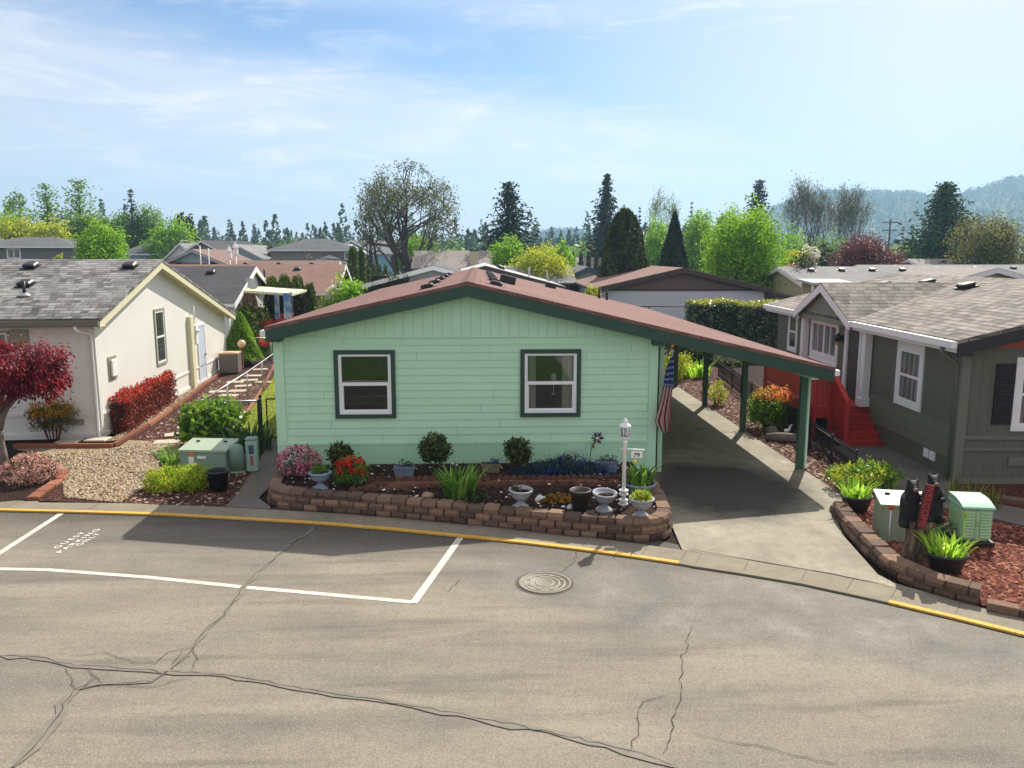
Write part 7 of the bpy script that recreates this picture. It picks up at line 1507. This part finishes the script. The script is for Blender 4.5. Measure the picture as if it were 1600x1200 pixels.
# left side
conifer('tall ragged dark poplar, left one of the tall pair at the far left', 70, 285, 36, 130, 250, 'mid', zb=1, levels=26, nb=15, seg=8, pw=.45, droop=-.4, L=1.0, irr=.5, name='poplar_tree', W=.42); conifer('tall ragged poplar, right one of the tall pair at the far left', 121, 280, 46, 132, 251, 'mid', zb=2, levels=28, nb=15, seg=9, pw=.45, droop=-.35, L=1.0, irr=.5, name='poplar_tree', W=.42)
conifer('narrow spruce with a long bare trunk rising over the left trees', 203, 293, 21, 130, 252, zb=8.2, levels=20, nb=9, seg=4, pw=.8, L=.8, irr=.4, name='spruce_tree')
branching('thin sparse tree left of the ragged poplars', 24, 305, 17, 150, 253, [(0, 0, 1, .2, 1.3), (.2, 0, 1, .14, 1.3)], 4, 'mid', 700, .5, 'tree', spread=.5, up=.5)
for i, (a, b, hw__, d, lf, lab, nl) in enumerate(((18, 328, 36, 125, 'lime', 'wide lime green tree at the left edge of the view', 3), (34, 346, 30, 112, 'yellowgreen', 'yellow green tree above the far left roof', 2), (72, 346, 28, 110, 'yellowgreen', 'yellow green dome shaped tree behind the chimney pipe', 2), (140, 330, 24, 118, 'mid', 'mid green tree below the right ragged poplar', 2), (100, 340, 24, 140, 'dark', 'dark green tree filling the gap between the poplars', 1),
    (185, 332, 18, 135, 'mid', 'green tree left of the narrow spruce', 1), (228, 326, 26, 132, 'mid', 'green dome tree right of the narrow spruce', 2), (270, 344, 26, 122, 'lime', 'bright green tree beside the far white gable', 2), (288, 338, 13, 128, 'dark', 'small dark olive tree top right of the bright green tree', 1), (8, 380, 18, 104, 'yellowgreen', 'yellow bush tree beside the far left white gable', 1))): broadleaf(lab, a, b, hw__ * 1.4, d, lf, 260 + i, 4200, .40, zb=.3, nlobes=max(2, nl), lump=.22)
broadleaf('bright green leafy tree rising behind the left grey shingle roof', 160, 350, 37, 70, 'lime', 275, 6000, .24, zb=1.5, nlobes=3, lump=.22)
broadleaf('small yellow bush against the far left two storey house', 91, 396, 7, 92, 'yellowgreen', 276, 500, .25, zb=1.5)
for i, (a, b, hw__, d, lf, lab) in enumerate(((208 + 198, 386, 14, 118, 'lime', 'lime hedge tree before the low dark roofed house'), (422, 386, 9, 112, 'purple', 'dark red bush beside the taupe house'), (455, 372, 22, 160, 'mid', 'green tree behind the taupe house roof'), (470, 374, 14, 158, 'purple', 'reddish tree behind the taupe house roof'))): broadleaf(lab, a, b, hw__, d, lf, 280 + i, 800, .4, zb=.3)
ad = None
for i, (a, b, hw__, d, lab) in enumerate(((551, 384, 11, 60, 'dense green arborvitae column, taller left one of the pair'), (564, 388, 8, 61, 'dense green arborvitae column, slimmer right one of the pair'))): dense_cone(lab, a, b, hw__, d, 'arbor', 290 + i, 3000, .2, .28, name='arborvitae')
for i, a in enumerate((575, 584, 593, 602)): dense_cone('short arborvitae in the low row right of the tall columns', a, 410 + i, 5.5, 66, 'arbor', 293 + i, 900, .2, .3, name='arborvitae', group='low arborvitae row')
for i, (a, b, hw__) in enumerate(((424, 432, 16), (444, 429, 17), (464, 430, 17), (483, 442, 14))): dense_cone(['arborvitae shrub, leftmost in the tall hedge row behind the porch', 'arborvitae shrub, second from the left in the tall hedge row', 'arborvitae shrub, third from the left in the tall hedge row', 'arborvitae shrub, lowest and rightmost in the tall hedge row'][i], a, b, hw__, 45, 'arbor', 300 + i, 3400, .16, .3, name='arborvitae', group='tall arborvitae hedge behind the porch')
for i, a in enumerate((895, 908, 920, 932)): dense_cone('far slim dark cypress column beyond the pale blue house', a, 392 + (i % 2) * 3, 5.5, 95, 'cypress', 310 + i, 700, .3, .35, group='far dark cypress columns')
hedge('laurel_hedge', 'clipped dark laurel hedge block, left one behind the carport', at(1111, 500, 38.4)[:2], 0, 2.2, 1.6, at(1111, 473, 38)[2], 'laurel', 5200, .14, 320, 'laureltop', 1300); hedge('laurel_hedge', 'clipped dark laurel hedge block, right one reaching the green house', at(1184, 500, 38.0)[:2], 0, 2.35, 1.6, at(1184, 475, 38)[2], 'laurel', 5200, .14, 321, 'laureltop', 1300)
hedge('boxwood_hedge', 'clipped dark hedge block inside the dark sage carport', at(611, 440, 47)[:2], 0, 2.3, 1., at(611, 427, 47)[2], 'dark', 1500, .15, 322)
broadleaf('rhododendron with pink flower buds behind the cone shaped shrub', 384, 474, 36, 40.5, 'glossy', 323, 4200, .16, zb=.1, name='rhododendron', sub2='palepink', lump=.15); addleaves(bpy.context.scene.objects['rhododendron'], 'blossom', 'palepink', (.1, -.2, 1.7), (1.1, 1., .9), 700, .11, 324, 8, .9, .15, .04, None, .2)
t = shrub('azalea', 'small orange red azalea at the foot of the red porch', 'shrub', at(418, 500, 37)[:2], (.4, .4, .8), 'mid', 500, .1, 325); addleaves(t, 'blossom', 'redfl', (0, 0, .9), (.4, .4, .75), 420, .09, 326, 8, .9, .1, .04, None, .2)
broadleaf('pale green flowering shrub showing above the left roof slope', 541, 434, 32, 42, 'lime', 327, 2600, .2, zb=.3, name='flowering_shrub', sub2='whitefl', lump=.28)
broadleaf('small yellow green conifer bush above the right roof slope', 924, 444, 17, 44, 'yellowgreen', 328, 1700, .16, zb=.3, lump=.12, name='shrub')
shrub('orange_shrub', 'low orange leaved plant at the edge of the laurel hedge', 'shrub', at(1068, 495, 37)[:2], (.5, .4, .5), 'orange', 400, .12, 329)
broadleaf('dark leafy shrub filling the corner behind the carport', 1085, 545, 40, 36.5, 'dark', 330, 3000, .14, zb=.05, name='shrub'); broadleaf('brown leaved shrub against the far end of the carport', 1140, 552, 26, 35, 'oak', 331, 700, .12, zb=.05, name='shrub')

# ------------------------------------------------------------------ far woods, hills, air
r = np.random.default_rng(400); VS = []; TT = []
def farconifer(x, y, h, rad, n):
    hh = r.random(n) ** 1.2; q_ = r.random(n) * 6.283; rr_ = rad * (1 - hh) ** .8 * (.55 + .5 * r.random(n)); return np.stack([x + np.cos(q_) * rr_, y + np.sin(q_) * rr_, h * hh], 1)
Pc = []; Tc = []
for i in range(620):
    d = 230 + 300 * r.random() ** .7; az_ = R(-26 + 46 * r.random()); h = 10 + 5 * r.random() + 7 * r.random() ** 3; x, y = d * math.sin(az_), d * math.cos(az_); P = farconifer(x, y, h, h * .22, 150); Pc.append(P); Tc.append(np.full(len(P), .3 + .5 * r.random()))
P = np.concatenate(Pc); tv = np.clip(np.concatenate(Tc) + r.normal(size=len(P)) * .1, 0, 1); o = leaves('distant_woods', P, 1.5 * (.6 + .8 * r.random(len(P))), .8, LF['fir'], tv, None, None, 0, r, .5); struct(o, 'stuff')
Pc = []; Tc = []
for i in range(260):
    d = 180 + 260 * r.random(); az_ = R(-32 + 64 * r.random()); h = 5 + 4 * r.random(); P, O, tv = blob(r, (d * math.sin(az_), d * math.cos(az_), h * .5), (h * .5, h * .5, h * .5), 16, 8, h * .1, .5, .2); Pc.append(P); Tc.append(tv)
P = np.concatenate(Pc); o = leaves('distant_broadleaf_woods', P, 1.6, 1.1, LF['mid'], np.concatenate(Tc), None, None, 0, r); struct(o, 'stuff')
# hill ridge: crest heights surveyed along the skyline
CREST = [(760, 372), (830, 362), (900, 360), (960, 372), (1100, 366), (1180, 340), (1215, 322), (1290, 296), (1340, 301), (1400, 302), (1450, 308), (1500, 300), (1530, 292), (1560, 283), (1600, 279), (1700, 270), (1850, 280), (2050, 320)]
DH = 1600.
def crest(p):
    for (a, b), (c, d) in zip(CREST[:-1], CREST[1:]):
        if a <= p <= c: return b + (d - b) * (p - a) / (c - a)
    return 400
m = MB(); NA, ND = 150, 34; nr_ = np.random.default_rng(5); HV = np.zeros((ND + 1, NA + 1, 3)); ph = nr_.random(12) * 6
for i in range(NA + 1):
    p = 740 + 1340 * i / NA; base = at(p, 400, DH); hz = max(0, at(p, crest(p) + 6, DH)[2]); ux, uy = base[0] / DH, 1
    for j in range(ND + 1):
        f = j / ND; y = 700 + (2500 - 700) * f; g_ = min(1, (y - 700) / (DH - 700)); s_ = g_ * g_ * (3 - 2 * g_); sp_ = s_ if y < DH else 1 - .3 * (y - DH) / (2500 - DH)
        bump = (math.sin(i * .33 + f * 9 + ph[0]) + .6 * math.sin(i * .71 - f * 17 + ph[1])) * 7 * s_ * (hz > 20) * (1 - s_ * .8)
        HV[j, i] = (ux * y, y, hz * sp_ + bump * (.3 + g_) - 1)
V = HV.reshape(-1, 3); F = [(j * (NA + 1) + i, j * (NA + 1) + i + 1, (j + 1) * (NA + 1) + i + 1, (j + 1) * (NA + 1) + i) for j in range(ND) for i in range(NA)]
hm = m_ground('hill_forest_floor', [(.2, (.03, .055, .02)), (.5, (.05, .085, .03)), (.8, (.09, .12, .045))], .06, .012, .8, .95, 6.)
struct(npmesh('hills', V, F, hm, None, None, True))
Pc = []; Tc = []
for k in range(7000):
    i = int(r.random() * NA); j = int(3 + r.random() ** .7 * (ND * .46 - 3)); a_, b_ = r.random(), r.random(); p = HV[j, i] * (1 - a_) * (1 - b_) + HV[j, i + 1] * a_ * (1 - b_) + HV[j + 1, i] * (1 - a_) * b_ + HV[j + 1, i + 1] * a_ * b_
    if p[2] < 3: continue
    h = 4 + 8 * r.random(); con = r.random() < .45; n = 10; hh = r.random(n); q_ = r.random(n) * 6.283; rr_ = h * (.22 * (1 - hh) if con else .42 * np.sqrt(np.clip(1 - (2 * hh - 1) ** 2, 0, 1))); Pc.append(np.stack([p[0] + np.cos(q_) * rr_, p[1] + np.sin(q_) * rr_, p[2] + h * hh], 1)); Tc.append(np.full(n, .25 + (.0 if con else .4) + .3 * r.random()))
P = np.concatenate(Pc); o = leaves('hill_forest', P, 4.0, 3.2, LF['fir'], np.concatenate(Tc), None, None, 0, r); struct(o, 'stuff')
mast = thing('radio_mast', 'thin radio mast on the hazy hill crest at the right', 'mast', (*at(1566, 285, DH)[:2], at(1566, 283, DH)[2] - 4)); m = MB(); m.tube([(0, 0, 0), (0, 0, 18)], [.5, .2], 5); m.build('tower', M['greytrim'], mast); m = MB(); m.box(-.6, .6, -.3, .3, 12, 13); m.build('antenna', M['greytrim'], mast)
# haze
m = MB(); m.box(-2700, 2700, -120, 2700, -3.2, 240); hz_ = m.build('haze', None) if False else None
me = bpy.data.meshes.new('haze'); me.from_pydata(m.v, [], m.f); hz_ = bpy.data.objects.new('haze', me); COL.objects.link(hz_)
hn = N('haze_air'); pv = hn.add('ShaderNodeVolumePrincipled'); pv.inputs['Color'].default_value = (.44, .72, 1, 1); pv.inputs['Density'].default_value = HAZE = .00042; pv.inputs['Anisotropy'].default_value = .25
hn.t.links.new(pv.outputs[0], hn.out.inputs['Volume']); me.materials.append(hn.m); struct(hz_, 'stuff')
